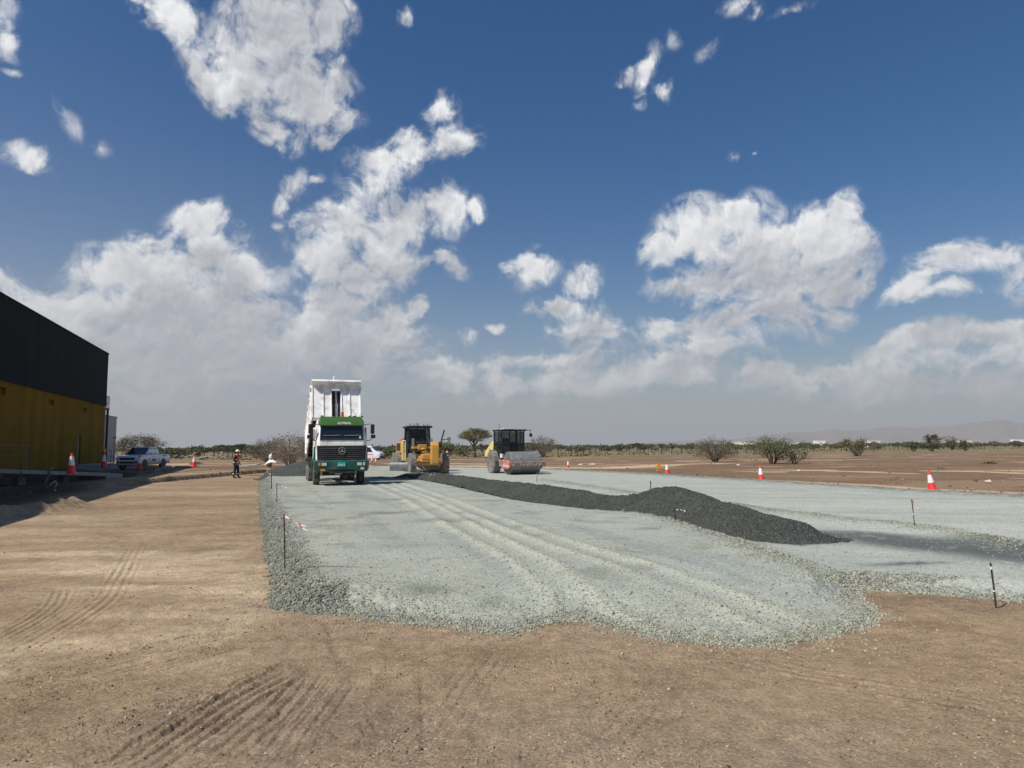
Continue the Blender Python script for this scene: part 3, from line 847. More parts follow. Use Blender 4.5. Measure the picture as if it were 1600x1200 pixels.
def build_ground():
    th = np.concatenate([np.radians(np.arange(-180, -46, 4.0)), np.radians(np.arange(-46, 46.001, 0.10)), np.radians(np.arange(50, 180.01, 4.0))])
    th[0] = -pi; th[-1] = pi
    rs = np.concatenate([[0.05, 0.8, 1.6, 2.4], np.geomspace(3.0, 26.0, 760), np.geomspace(26.2, 75.0, 400), np.geomspace(77.0, 500.0, 90), np.geomspace(520.0, 7400.0, 40)])
    X, Y = polar(rs, th)
    nr, nt_ = X.shape
    x, y = X.ravel(), Y.ravel()
    r = np.sqrt(x * x + y * y)
    z = terrain(x, y)
    fresh = np.zeros_like(x)
    nearm = np.where((r < 32) & (y > 1.5) & (np.abs(x) < y * 1.05))[0]
    xn, yn = x[nearm], y[nearm]
    dz = np.zeros_like(xn); fr = np.zeros_like(xn)
    for P_, w, ribs, dep in BUNDLES:
        d, sd, al, L, _ = pl_dist(xn, yn, P_)
        env = (1 - sstep(w * 0.42, w * 0.56, d)) * sstep(0, 0.5, al) * sstep(0, 0.6, L - al)
        brk = np.clip(0.72 + 0.8 * fbm(xn / 1.3, yn / 1.3, 3, 71), 0.15, 1.1)
        t_ = np.mod(sd / w * ribs + 0.5 + 0.05 * fbm(al / 0.9, al * 0 + 3.3, 2, 72), 1.0) - 0.5
        groove = np.exp(-(t_ / 0.17) ** 2)
        brk2 = np.clip(0.8 + 0.8 * fbm(al / 0.35, np.round(sd / w * ribs) * 7.7, 2, 74), 0.1, 1.3)
        dz += env * brk * dep * 0.8 * (-1.5 * groove * brk2 + 0.5 * np.exp(-((t_ - 0.30) / 0.14) ** 2) - 0.2)
        fr = np.maximum(fr, env * brk * groove * brk2 * 0.75)
    for P_, w, hgt in RIDGES:
        d, sd, al, L, _ = pl_dist(xn, yn, P_)
        env = np.exp(-(d / w) ** 2) * sstep(0, 0.3, al) * sstep(0, 0.4, L - al)
        k = 0.35 + 1.5 * np.abs(fbm(xn / 0.085, yn / 0.085, 3, 73))
        dz += env * hgt * 0.6 * k
        fr = np.maximum(fr, env * 0.85)
    # clods in the churned corner and general crust
    churn = np.exp(-(((xn + 1.55) / 1.3) ** 2 + ((yn - 5.0) / 1.5) ** 2)) + 0.6 * np.exp(-(((xn + 2.3) / 0.7) ** 2 + ((yn - 7.2) / 0.5) ** 2))
    churn = np.clip(churn, 0, 1)
    dz += 0.015 * churn * fbm(xn / 0.14, yn / 0.14, 3, 75)
    dz += 0.010 * fbm(xn / 0.3, yn / 0.3, 3, 77) + 0.004 * fbm(xn / 0.07, yn / 0.07, 2, 78) * (yn < 12)
    z[nearm] += dz
    fresh[nearm] = fr
    ch = np.zeros_like(x); ch[nearm] = churn
    # sink the ground under the gravel
    pm = np.where((y > 5.5) & (y < 60) & (x > -20) & (x < 45))[0]
    hp, *_ = pad(x[pm], y[pm])
    z[pm] = np.where(hp > 0.012, np.minimum(z[pm], terrain(x[pm], y[pm]) - 0.03) - 0.05 * sstep(0.012, 0.06, hp), z[pm])
    # ---- colour of the soil itself
    c = np.tile(np.array([0.338, 0.243, 0.147]), (len(x), 1))
    a1 = fbm(x / 3.2, y / 1.6, 4, 81); a2 = fbm(x / 9.0, y / 2.8, 4, 83); a3 = fbm(x / 1.1, y / 0.8, 3, 85)
    yard = (1 - sstep(-3.6, -2.6, x + 0.36 * (y - 9))) * (1 - sstep(44, 48, y))
    c = lerp3(c, (0.52, 0.40, 0.26), sstep(0.02, 0.32, a2 + 0.35 * a1) * 0.9 * yard)
    c = lerp3(c, (0.225, 0.155, 0.098), sstep(0.02, 0.36, -a2 + 0.5 * a3) * 0.75)
    c = lerp3(c, (0.30, 0.225, 0.15), sstep(0.0, 0.35, a1) * 0.5 * (1 - yard))
    c = lerp3(c, (0.300, 0.205, 0.118), sstep(0.05, 0.3, a3) * 0.3)
    c = lerp3(c, (0.235, 0.168, 0.105), yard * sstep(11, 21, y) * 0.55 * np.clip(0.8 + a1, 0, 1))
    # greyer, damper patch at the bottom of the view
    g = np.exp(-(((x - 1.0) / 2.8) ** 2 + ((y - 4.6) / 1.3) ** 2))
    c = lerp3(c, (0.315, 0.240, 0.158), np.clip(g * 0.8 + 0.4 * a3 * g, 0, 1))
    c = lerp3(c, (0.20, 0.145, 0.098), np.clip(fresh, 0, 1) * 0.6)
    c = lerp3(c, (0.235, 0.175, 0.122), ch * 0.5)
    # pale dusty bands across the yard
    for px, py, wx, wy, k in [(70, 893, 1.6, .28, .8), (205, 918, 1.1, .18, .9), (380, 925, .7, .22, .8), (60, 930, 1.6, .3, .5), (120, 870, 2, .4, .5), (300, 800, 4, .8, .4), (330, 770, 5, 1.0, .35), (395, 885, 1.0, .3, .45), (60, 845, 3, .5, .4)]:
        q = at(px, py)
        g = np.exp(-(((x - q[0]) / wx) ** 2 + ((y - q[1]) / wy) ** 2)) * np.clip(0.7 + 1.2 * a3, 0, 1)
        c = lerp3(c, (0.56, 0.44, 0.29), np.clip(g * k, 0, 1))
    for px, py, wx, wy, k in [(130, 875, 1.8, .35, .7), (330, 858, 1.6, .6, .6), (230, 800, 5, 1.2, .35), (360, 950, 1.2, .3, .35)]:
        q = at(px, py)
        g = np.exp(-(((x - q[0]) / wx) ** 2 + ((y - q[1]) / wy) ** 2)) * np.clip(0.7 + 1.2 * a3, 0, 1)
        c = lerp3(c, (0.150, 0.100, 0.065), np.clip(g * k, 0, 1))
    # soil within the shed's shadow coloured near-black to deepen the shade
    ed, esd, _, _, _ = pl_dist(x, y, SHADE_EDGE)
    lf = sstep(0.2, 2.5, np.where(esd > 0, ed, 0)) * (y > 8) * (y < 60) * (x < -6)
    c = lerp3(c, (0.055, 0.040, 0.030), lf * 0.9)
    # open plain beyond
    plain = sstep(47, 56, y) * (x < -8) + sstep(0.5, 3.0, -poly_sd(x, y, FAR_EDGE)) * (y > 18) * (x > -8)
    plain = np.clip(plain, 0, 1)
    b1 = fbm(x / 16, y / 5, 4, 91); b2 = fbm(x / 30, y / 9, 3, 93); b3 = fbm(x / 5, y / 2.5, 3, 95)
    pc = np.tile(np.array([0.190, 0.119, 0.069]), (len(x), 1))
    pc = lerp3(pc, (0.25, 0.172, 0.108), sstep(0.0, 0.3, b1))
    pc = lerp3(pc, (0.145, 0.098, 0.064), sstep(0.0, 0.3, -b1 + 0.3 * b3) * 0.7)
    pc = lerp3(pc, (0.46, 0.345, 0.22), sstep(0.20, 0.34, b2 * 0.7 + b3 * 0.55) * 0.85 * sstep(20, 34, y))
    grass = sstep(95, 150, y - 0.25 * x)
    pc = lerp3(pc, (0.185, 0.160, 0.085), grass * np.clip(0.75 + b3, 0, 1))
    for P_, w, k in PALE_STRIPS:
        d, sd, al, L, _ = pl_dist(x, y, P_)
        w2 = w * (1 + 0.8 * b3)
        pc = lerp3(pc, (0.52, 0.37, 0.235), (1 - sstep(w2 * 0.5, w2 * 1.1, d)) * k)
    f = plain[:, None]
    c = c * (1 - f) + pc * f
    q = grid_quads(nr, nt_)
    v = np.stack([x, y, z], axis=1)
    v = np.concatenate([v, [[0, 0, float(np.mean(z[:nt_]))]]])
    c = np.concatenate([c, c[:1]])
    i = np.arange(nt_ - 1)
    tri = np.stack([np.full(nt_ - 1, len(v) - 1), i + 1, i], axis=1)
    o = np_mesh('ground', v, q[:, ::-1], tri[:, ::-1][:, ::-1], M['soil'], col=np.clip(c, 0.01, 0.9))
    return tag(o, kind='structure')

FAR_EDGE = list(reversed(FAR)) + [at(2200, 815)[:2] + np.array([0, -30.0]), (-8.0, 5.0), (-17.0, 47.0)]
PALE_STRIPS = [
 ([at(700, 728)[:2], at(860, 731)[:2], at(960, 731)[:2], at(1035, 727)[:2]], 2.4, .9),
 ([at(960, 731)[:2], at(1080, 725)[:2], at(1130, 724)[:2]], 1.2, .8),
 ([at(850, 727)[:2], at(930, 727)[:2], at(1030, 725.5)[:2]], 1.0, .6),
 ([at(700, 724)[:2], at(790, 726)[:2]], 1.2, .7),
 ([at(1085, 724)[:2], at(1120, 725)[:2]], .7, .9),
 ([at(1155, 728)[:2], at(1215, 729)[:2]], .6, .9),
 ([at(1160, 719)[:2], at(1185, 718.5)[:2]], 1.2, .9),
 ([at(1260, 735)[:2], at(1310, 736)[:2], at(1420, 740)[:2]], .8, .95),
 ([at(1300, 730)[:2], at(1330, 729)[:2]], .6, .7),
 ([at(1520, 737)[:2], at(1570, 738)[:2], at(1620, 741)[:2]], .9, .9),
 ([at(1280, 711)[:2], at(1315, 711.5)[:2]], 1.5, .7),
 ([at(1000, 743.5)[:2], at(1230, 757.5 - 5)[:2], at(1400, 769 - 7)[:2], at(1600, 781 - 9)[:2], at(1750, 783)[:2]], 1.15, .85),
 ([at(250, 727)[:2], at(330, 726)[:2], at(400, 728)[:2]], 1.6, .45),
]

def build_pad():
    th = np.radians(np.arange(-30, 52, 0.085))
    rs = np.geomspace(6.3, 66.0, 500)
    X, Y = polar(rs, th)
    nr, nt_ = X.shape
    x, y = X.ravel(), Y.ravel()
    h, coarse, rut, right, flank, d, front = pad(x, y)
    z = terrain(x, y) * (1 - sstep(0.0, 0.3, h)) + h
    c = np.tile(np.array([0.320, 0.330, 0.276]), (len(x), 1))
    e1 = fbm(x / 2.6, y / 3.4, 4, 101); e2 = fbm(x / 0.8, y / 1.0, 4, 103); e3 = fbm(x / 7, y / 7, 3, 105)
    c = lerp3(c, (0.312, 0.338, 0.300), sstep(-0.1, 0.4, e3) * 0.7)
    c = lerp3(c, (0.19, 0.20, 0.165), sstep(0.10, 0.42, e2 * 0.85 + e1 * 0.6) * 0.75 * (1 - right * 0.5))
    c = lerp3(c, (0.385, 0.385, 0.30), sstep(0.1, 0.4, e1) * 0.55)
    # lengthwise streaks from the machines on the far layers
    u = x * 0.95 + y * 0.33; w_ = -x * 0.33 + y * 0.95
    e4 = fbm(u / 0.9, w_ / 14.0, 3, 107); e5 = fbm(x / 22.0, (y - 0.0) / 1.1 + 0.15 * x, 3, 109)
    c = lerp3(c, (0.23, 0.25, 0.235), sstep(0.08, 0.35, e4) * 0.5)
    c = lerp3(c, (0.22, 0.245, 0.235), sstep(0.10, 0.38, e5) * 0.75 * right)
    c = lerp3(c, (0.385, 0.400, 0.350), right * 0.55)
    c = lerp3(c, (0.43, 0.445, 0.39), sstep(0.10, 0.38, -e5) * 0.5 * right)
    c = lerp3(c, (0.430, 0.430, 0.340), np.clip(rut, 0, 1) * 0.6)
    c = lerp3(c, (0.215, 0.222, 0.182), coarse * 0.65)
    c = lerp3(c, (0.20, 0.22, 0.215), flank * 0.5)
    c = lerp3(c, (0.31, 0.322, 0.260), front * 0.5 * (1 - coarse))
    bd, bsd, bal, bL, _ = pl_dist(x, y, DARKBAND)
    wb = 0.85 + 0.35 * e1 + 0.15 * bal
    e6 = fbm(x / 0.16, y / 0.16, 3, 111)
    dk = (1 - sstep(wb * 0.35, wb * 1.35, bd)) * np.clip(1.15 + 1.0 * e2 + 0.9 * e6, 0.35, 1)
    c = lerp3(c, (0.088, 0.098, 0.095), np.clip(dk, 0, 1) * 0.95)
    q2 = at(1415, 882, 0.15); u2 = (x - q2[0]) * 0.98 + (y - q2[1]) * 0.2; v2 = -(x - q2[0]) * 0.2 + (y - q2[1]) * 0.98
    g = np.exp(-((u2 / 0.8) ** 2 + (v2 / 0.16) ** 2))
    c = lerp3(c, (0.10, 0.11, 0.105), np.clip(g * (0.8 + 1.5 * e2 + 1.2 * e6), 0, 1) * 0.9)
    gd, *_g = pl_dist(x, y, FAR)
    mg_ = np.exp(-((gd - 0.9) / 0.75) ** 2) * (y > 15)
    e7 = fbm(x / 0.35, y / 0.35, 3, 113)
    c = lerp3(c, (0.16, 0.168, 0.142), np.clip(mg_ * (0.62 + 1.5 * e7), 0, 0.9))
    # scuffs with dark fines on the first layer
    for px, py, wx, wy, k in [(530, 822, .5, .45, .6), (600, 800, .7, .4, .55), (510, 785, 1.0, .5, .4), (610, 780, .7, .5, .4), (700, 812, .7, .5, .4), (680, 905, .5, .2, .5), (530, 883, .5, .05, .9), (760, 915, .25, .2, .6), (455, 757, .6, 1.5, .35), (640, 850, .6, .3, .3)]:
        q_ = at(px, py, 0.3)
        g = np.exp(-(((x - q_[0]) / wx) ** 2 + ((y - q_[1]) / wy) ** 2)) * np.clip(0.75 + 1.6 * e2, 0, 1.1)
        c = lerp3(c, (0.125, 0.135, 0.11), np.clip(g * k * 1.5, 0, .95))
    # dark fines spilled beside the windrow
    wz = windrow(x, y)
    c = lerp3(c, (0.10, 0.11, 0.105), sstep(-0.07, 0.02, wz - z) * 0.8 * np.clip(0.8 + e2 * 1.5, 0, 1))
    keep = (h > 0.004).reshape(nr, nt_)
    kf = keep[:-1, :-1] | keep[1:, :-1] | keep[:-1, 1:] | keep[1:, 1:]
    q = grid_quads(nr, nt_)[kf.ravel()]
    used = np.unique(q); remap = np.full(len(x), -1); remap[used] = np.arange(len(used))
    v = np.stack([x, y, z], axis=1)[used]
    o = np_mesh('gravel_yard', v, remap[q][:, ::-1], None, M['gravel'], col=np.clip(c[used], 0.01, 0.9), attrs={'coarse': coarse[used]})
    return tag(o, kind='structure')

def padz(x, y):
    xa, ya = np.array([float(x)]), np.array([float(y)])
    h = pad(xa, ya)[0]
    z = terrain(xa, ya) * (1 - sstep(0.0, 0.3, h)) + np.maximum(h, 0)
    return float(z[0])

def surfz(x, y):
    return max(padz(x, y), float(windrow(np.array([float(x)]), np.array([float(y)]))[0])) if y < 60 and -18 < x < 40 else tz(x, y)

def build_windrow():
    th = np.radians(np.arange(-16, 34, 0.075))
    rs = np.geomspace(10.0, 48.0, 420)
    X, Y = polar(rs, th)
    nr, nt_ = X.shape
    x, y = X.ravel(), Y.ravel()
    z = windrow(x, y)
    h, coarse, *_ = pad(x, y)
    base = np.maximum(terrain(x, y), 0) * 0 + np.maximum(h, 0)
    near = sstep(-0.05, 0.02, z - base)
    keep = (z > base - 0.02).reshape(nr, nt_)
    kf = keep[:-1, :-1] & keep[1:, :-1] & keep[:-1, 1:] & keep[1:, 1:]
    q = grid_quads(nr, nt_)[kf.ravel()]
    used = np.unique(q); remap = np.full(len(x), -1); remap[used] = np.arange(len(used))
    c = np.tile(np.array([0.066, 0.071, 0.062]), (len(x), 1))
    e2 = fbm(x / 0.5, y / 0.5, 4, 121); e1 = fbm(x / 3, y / 3, 3, 123)
    c = lerp3(c, (0.085, 0.091, 0.080), sstep(0, 0.4, e1))
    c = lerp3(c, (0.12, 0.128, 0.114), sstep(0.1, 0.5, e2) * 0.4)
    v = np.stack([x, y, z], axis=1)[used]
    o = np_mesh('aggregate_windrow', v, remap[q][:, ::-1], None, M['gravel'], col=c[used], attrs={'coarse': np.ones(len(used))})
    return tag(o, 'long dark windrow of damp aggregate heaped along the pale gravel', 'gravel pile')

# ------------------------------------------------------------------ loose stones
_ico = None
def ico():
    bm = bmesh.new(); bmesh.ops.create_icosphere(bm, subdivisions=1, radius=1.0)
    v = np.array([p.co[:] for p in bm.verts]); bm.faces.ensure_lookup_table()
    f = np.array([[q.index for q in p.verts] for p in bm.faces]); bm.free()
    return v, f

def octa():
    v = np.array([(1, 0, 0), (0, 1, 0), (-1, 0, 0), (0, -1, 0), (0, 0, 1), (0, 0, -1)], float)
    f = np.array([(0, 1, 4), (1, 2, 4), (2, 3, 4), (3, 0, 4), (1, 0, 5), (2, 1, 5), (3, 2, 5), (0, 3, 5)])
    return v, f

def stones(name, P, S, C, mat, hi=True, g=None):
    g = g or np.random.default_rng(5)
    bv, bf = ico() if hi else octa()
    n, k = len(P), len(bv)
    q = g.normal(size=(n, 4)); q /= np.linalg.norm(q, axis=1, keepdims=True)
    w, a, b, c = q.T
    Rm = np.stack([1 - 2 * (b * b + c * c), 2 * (a * b - c * w), 2 * (a * c + b * w), 2 * (a * b + c * w), 1 - 2 * (a * a + c * c), 2 * (b * c - a * w), 2 * (a * c - b * w), 2 * (b * c + a * w), 1 - 2 * (a * a + b * b)], axis=1).reshape(n, 3, 3)
    sh = g.uniform(0.55, 1.15, size=(n, 1, 3))
    jit = g.uniform(0.72, 1.25, size=(n, k, 1))
    V = (bv[None] * jit * sh * S[:, None, None])
    V = np.einsum('nij,nkj->nki', Rm, V) + P[:, None, :]
    Fc = (bf[None] + (np.arange(n) * k)[:, None, None]).reshape(-1, 3)
    col = np.repeat(C, k, axis=0)
    return np_mesh(name, V.reshape(-1, 3), None, Fc, mat, col=col, smooth=False)

def m_stone():
    m, nt, b = new_mat('loose_stone')
    a = N(nt, 'ShaderNodeAttribute', attribute_name='col')
    geo = N(nt, 'ShaderNodeNewGeometry')
    n1 = noise(nt, geo.outputs['Position'], 90.0, 3.0)
    nt.links.new(mulc(nt, a.outputs['Color'], mrange(nt, n1, 0.3, 0.7, 0.85, 1.15)), b.inputs['Base Color'])
    b.inputs['Roughness'].default_value = 0.9; b.inputs['Specular IOR Level'].default_value = 0.2
    return m
M['stone'] = m_stone()

def logpolar(n, r0, r1, t0, t1, g, power=0.0):
    r = r0 * (r1 / r0) ** (g.random(n) ** (1 + power))
    t = np.radians(g.uniform(t0, t1, n))
    return r * np.sin(t), r * np.cos(t)

def build_stones():
    g = np.random.default_rng(17)
    # crushed stone on the gravel: thick on the flanks and seams, thinner on the rolled top
    x, y = logpolar(950000, 6.4, 50.0, -29, 40, g)
    h, coarse, rut, right, flank, d, front = pad(x, y)
    nose = front * np.exp(-(np.maximum(d, 0) / 1.1) ** 1.3)
    p = np.clip(coarse * 1.0 + nose * 0.40 + 0.03 + 0.16 * rut * (y < 16), 0, 1) * (d > -0.12 + 0.10 * g.random(len(x))) * (h > -0.06)
    p = p * np.where(y < 24, 1.0, 0.55)
    # strays rolled out on to the soil
    p = np.where(d < 0.02, np.maximum(p, 0.42 * np.exp(np.minimum(d, 0) / 0.16) * (y < 30) * np.clip(0.5 + 1.8 * fbm(x / 0.7, y / 0.7, 2, 133), 0, 1)), p)
    wz = windrow(x, y)
    p = p * (wz < h + 0.01)
    k = g.random(len(x)) < p * 0.36
    x, y, h, coarse, flank, fr_ = x[k], y[k], h[k], coarse[k], flank[k], (front * (1 - flank))[k]
    z = terrain(x, y) * (1 - sstep(0.0, 0.3, h)) + np.maximum(h, 0)
    s = g.uniform(0.006, 0.0135, len(x)) * (1 + 0.5 * coarse * (1 - 0.7 * fr_)) * np.where(g.random(len(x)) < 0.10, 1.45, 1.0)
    s = s * (1 + 0.5 * sstep(16, 40, y))
    tone = g.uniform(0.55, 1.35, len(x))[:, None]
    C = np.array([0.295, 0.302, 0.242])[None] * tone * (1 - 0.25 * flank[:, None])
    warm = (g.random(len(x)) < 0.2)[:, None]
    C = np.where(warm, C * np.array([1.18, 1.08, 0.92]), C)
    print('stones', len(x))
    o = stones('loose_gravel', np.stack([x, y, z + s * 0.25], axis=1), s, np.clip(C, 0.03, 0.62), M['stone'], True, g)
    tag(o, kind='stuff')
    # pebbles and crumbs on the brown ground
    x, y = logpolar(110000, 3.2, 30.0, -42, 42, g)
    h = pad(x, y)[0]
    cl = np.clip(0.35 + 1.6 * fbm(x / 1.2, y / 1.2, 3, 131), 0.05, 1)
    k = (h < -0.03) & (g.random(len(x)) < cl * 0.55) & (y < 24)
    x, y = x[k], y[k]
    z = terrain(x, y) + 0.002
    s = g.uniform(0.0035, 0.0105, len(x)) * np.where(g.random(len(x)) < 0.05, 2.0, 1.0)
    tone = g.uniform(0.6, 1.3, len(x))[:, None]
    C = np.where((g.random(len(x)) < 0.45)[:, None], np.array([0.40, 0.33, 0.255]), np.array([0.22, 0.155, 0.105])) * tone
    print('pebbles', len(x))
    o = stones('pebbles', np.stack([x, y, z], axis=1), s, np.clip(C, 0.03, 0.6), M['stone'], False, g)
    tag(o, kind='stuff')
    # crumbs of the dark windrow
    x, y = logpolar(160000, 10.5, 40.0, -14, 30, g)
    z = windrow(x, y); h = pad(x, y)[0]
    k = (z > np.maximum(h, 0) - 0.01) & (g.random(len(x)) < 0.5)
    x, y, z = x[k], y[k], z[k]
    s = g.uniform(0.010, 0.024, len(x)) * (1 + 0.3 * sstep(16, 40, y))
    C = np.array([0.084, 0.090, 0.079])[None] * g.uniform(0.5, 1.6, len(x))[:, None]
    print('dark', len(x))
    o = stones('dark_aggregate', np.stack([x, y, z], axis=1), s, C, M['stone'], False, g)
    tag(o, kind='stuff')
# ------------------------------------------------------------------ wheels
def wheel(parent, loc, Rr, w, rim_r, tyre_mat, rim_mat, lugs=0, axis='x', out=1, dual=0.0):
    """loc: hub centre; axle along x; out: +1/-1 side on which the rim faces"""
    root = empty('wheel', loc, parent=parent)
    b = MB()
    h = w / 2
    prof = [(rim_r, -h * .8), (Rr * .80, -h), (Rr * .94, -h * .96), (Rr, -h * .74), (Rr, h * .74), (Rr * .94, h * .96), (Rr * .80, h), (rim_r, h * .8)]
    b.lathe(prof, (0, 0, 0), 'x', 36)
    if dual:
        b.lathe([(r_, hh - out * dual) for r_, hh in prof], (0, 0, 0), 'x', 36)
    for k in range(lugs):
        for sd in (-1, 1):
            a = 2 * pi * (k + (0.5 if sd > 0 else 0)) / lugs
            b.M = Matrix.Rotation(a, 4, 'X')
            b.prism([(sd * 0.02, -0.035), (sd * h * .98, -0.035 + 0.10 * Rr), (sd * h * .98, 0.03 + 0.10 * Rr), (sd * 0.02, 0.03)], 'z', Rr * .955, Rr * 1.035)
            b.M = None
    b.build('tyre', tyre_mat, root, smooth=40)
    r = MB()
    o = out
    r.lathe([(rim_r * 1.02, -h * .8), (rim_r * 1.02, h * .82), (rim_r * .93, h * .84), (rim_r * .86, h * .45), (rim_r * .5, h * .30), (rim_r * .42, h * .62), (0.001, h * .66), (0.001, -h * .7)], (0, 0, 0), 'x', 28) if o > 0 else \
        r.lathe([(rim_r * 1.02, h * .8), (rim_r * 1.02, -h * .82), (rim_r * .93, -h * .84), (rim_r * .86, -h * .45), (rim_r * .5, -h * .30), (rim_r * .42, -h * .62), (0.001, -h * .66), (0.001, h * .7)], (0, 0, 0), 'x', 28)
    for k in range(8):
        a = 2 * pi * k / 8
        r.cyl((o * h * .35, rim_r * .66 * cos(a), rim_r * .66 * sin(a)), (o * h * .48, rim_r * .66 * cos(a), rim_r * .66 * sin(a)), rim_r * .07, n=6)
    r.build('rim', rim_mat, root, smooth=40)
    return root

def text_part(name, body, size, mat, parent, loc, rot, depth=0.006, sx=1.0):
    cu = bpy.data.curves.new(name, 'FONT')
    cu.body = body; cu.size = size; cu.extrude = depth; cu.align_x = 'CENTER'; cu.align_y = 'CENTER'
    tmp = bpy.data.objects.new('tmp', cu); COL.objects.link(tmp)
    dg = bpy.context.evaluated_depsgraph_get(); dg.update()
    me = bpy.data.meshes.new_from_object(tmp.evaluated_get(dg))
    bpy.data.objects.remove(tmp)
    me.name = name
    o = bpy.data.objects.new(name, me)
    me.materials.clear(); me.materials.append(mat)
    o.location = loc; o.rotation_euler = rot; o.scale = (sx, 1, 1)
    COL.objects.link(o)
    o.parent = parent
    return o

# ------------------------------------------------------------------ the tipper: front towards -y, x to the picture's right
def make_truck():
    p = at(528, 758.6, PADZ)
    th = R(19.4)
    root = empty('dump_truck', (p[0] + .12, p[1] + 0.10, padz(p[0], p[1]) - 0.01), th)
    root.scale = (.93, 1, 1.0)
    tag(root, 'green and white dump truck with its white tipping body raised', 'dump truck')
    # chassis
    c = MB()
    for s in (-1, 1): c.box(s * .42 - .05, s * .42 + .05, .35, 7.6, .78, 1.02)
    for y in (1.0, 2.6, 4.2, 5.6, 7.3): c.box(-.37, .37, y, y + .12, .80, 1.0)
    c.box(-.75, .75, 1.28, 1.46, .42, .60); c.box(-.9, .9, 5.2, 5.36, .44, .60); c.box(-.9, .9, 6.55, 6.71, .44, .60)
    c.cyl((0, 1.6, .85), (0, 5.2, .62), .06)
    c.box(-.55, .55, .75, 2.2, .62, 1.1)
    c.build('chassis', M['frame'], root, bev=.012)
    t = MB(); t.box(-1.18, -.56, 2.65, 3.75, .55, 1.05); t.build('fuel_tank', M['frame'], root, bev=.06)
    t = MB(); t.cyl((.85, 2.6, .8), (.85, 3.8, .8), .2, n=18); t.build('air_tank', M['frame'], root)
    # cab: lofted shell
    cab = MB()
    def ring(z, w, y0, y1, ch=.16):
        return [(-w, y0 + ch, z), (-w + ch, y0, z), (w - ch, y0, z), (w, y0 + ch, z), (w, y1, z), (-w, y1, z)]
    cab.loft([ring(1.08, 1.16, 0.02, 2.0), ring(1.72, 1.18, 0.0, 2.0), ring(1.99, 1.18, 0.03, 2.0), ring(2.62, 1.08, .22, 2.0), ring(2.86, 1.04, .40, 1.98), ring(2.98, .93, .62, 1.86)])
    cabo = cab.build('cab', M['white'], root, bev=.03)
    # windscreen with black surround and wipers
    def scr(z): return 0.03 + (z - 1.99) / .63 * .19
    ws = MB()
    ws.prism([(-1.0, 1.985), (1.0, 1.985), (.97, 2.60), (-.97, 2.60)], 'y', 0, .03)
    for v_i in range(len(ws.v)):
        x, y, z = ws.v[v_i]; ws.v[v_i] = (x, scr(z) - .025 + y, z)
    wso = ws.build('windscreen', M['black'], cabo, smooth=0)
    gl = MB(); gl.prism([(-.94, 2.10), (.94, 2.10), (.92, 2.56), (-.92, 2.56)], 'y', 0, .012)
    for v_i in range(len(gl.v)):
        x, y, z = gl.v[v_i]; gl.v[v_i] = (x, scr(z) - .035 + y, z)
    gl.build('glass', M['glass'], wso, smooth=0)
    wp = MB()
    for x0, x1 in ((-.86, -.06), (.10, .88)):
        wp.tube([(x0, scr(2.17) - .06, 2.185), (x1, scr(2.20) - .06, 2.20)], .012, 6)
    build_each(wp, 'wiper', M['chrome'], wso)
    st = MB(); st.cyl((.84, scr(2.1) - .040, 2.10), (.84, scr(2.1) - .048, 2.10), .05, n=14); st.build('sticker', M['letters'], wso)
    # green sun visor
    vz = MB()
    vz.loft([[(-1.02, .06, 2.62), (1.02, .06, 2.62), (1.06, .40, 2.64), (-1.06, .40, 2.64)], [(-1.02, .14, 2.80), (1.02, .14, 2.80), (1.06, .46, 2.82), (-1.06, .46, 2.82)], [(-.93, .36, 3.01), (.93, .36, 3.01), (.96, .60, 3.03), (-.96, .60, 3.03)]])
    vo = vz.build('sun_visor', M['visor'], root, bev=.02)
    ve = MB()
    for x in (-.88, .40, .97): ve.box(x - .05, x + .05, .44, .54, 3.0, 3.07)
    build_each(ve, 'visor_clip', M['visor'], vo)
    # row of worn white lettering on the visor's lower edge
    text_part('lettering', 'ALMIRAS', .16, M['letters'], vo, (.10, .083, 2.715), (pi / 2 - .4, 0, 0), .004, 1.0)
    # doors
    for s in (-1, 1):
        d = MB()
        d.prism([(.34, 1.12), (1.72, 1.12), (1.72, 2.56), (.52, 2.56), (.34, 2.0)], 'x', s * 1.175, s * 1.20)
        do = d.build('door', M['white'], root, bev=.008)
        for i in range(len(d.v)): pass
        g = MB(); g.prism([(.48, 2.0), (1.58, 2.0), (1.58, 2.46), (.64, 2.46)], 'x', s * 1.19, s * 1.215); g.build('window', M['glass'], do, smooth=0)
        hd = MB(); hd.box(s * 1.2, s * 1.235, 1.45, 1.65, 1.82, 1.87); hd.build('handle', M['black'], do)
    # grille with the star
    gr = MB()
    gr.prism([(-1.10, 1.10), (1.10, 1.10), (1.13, 1.74), (-1.13, 1.74)], 'y', -.045, .06)
    gro = gr.build('grille', M['black'], root, bev=.015)
    sl_ = MB()
    for k in range(6):
        z = 1.17 + k * .088
        sl_.prism([(-.075, z), (-.035, z + .045), (-.035, z)], 'x', -1.02, 1.02)
    sl_.build('grille_bars', M['frame'], gro, smooth=0)
    em = MB(); em.torus((0, -.085, 1.52), .145, .014, 'y', 28, 8)
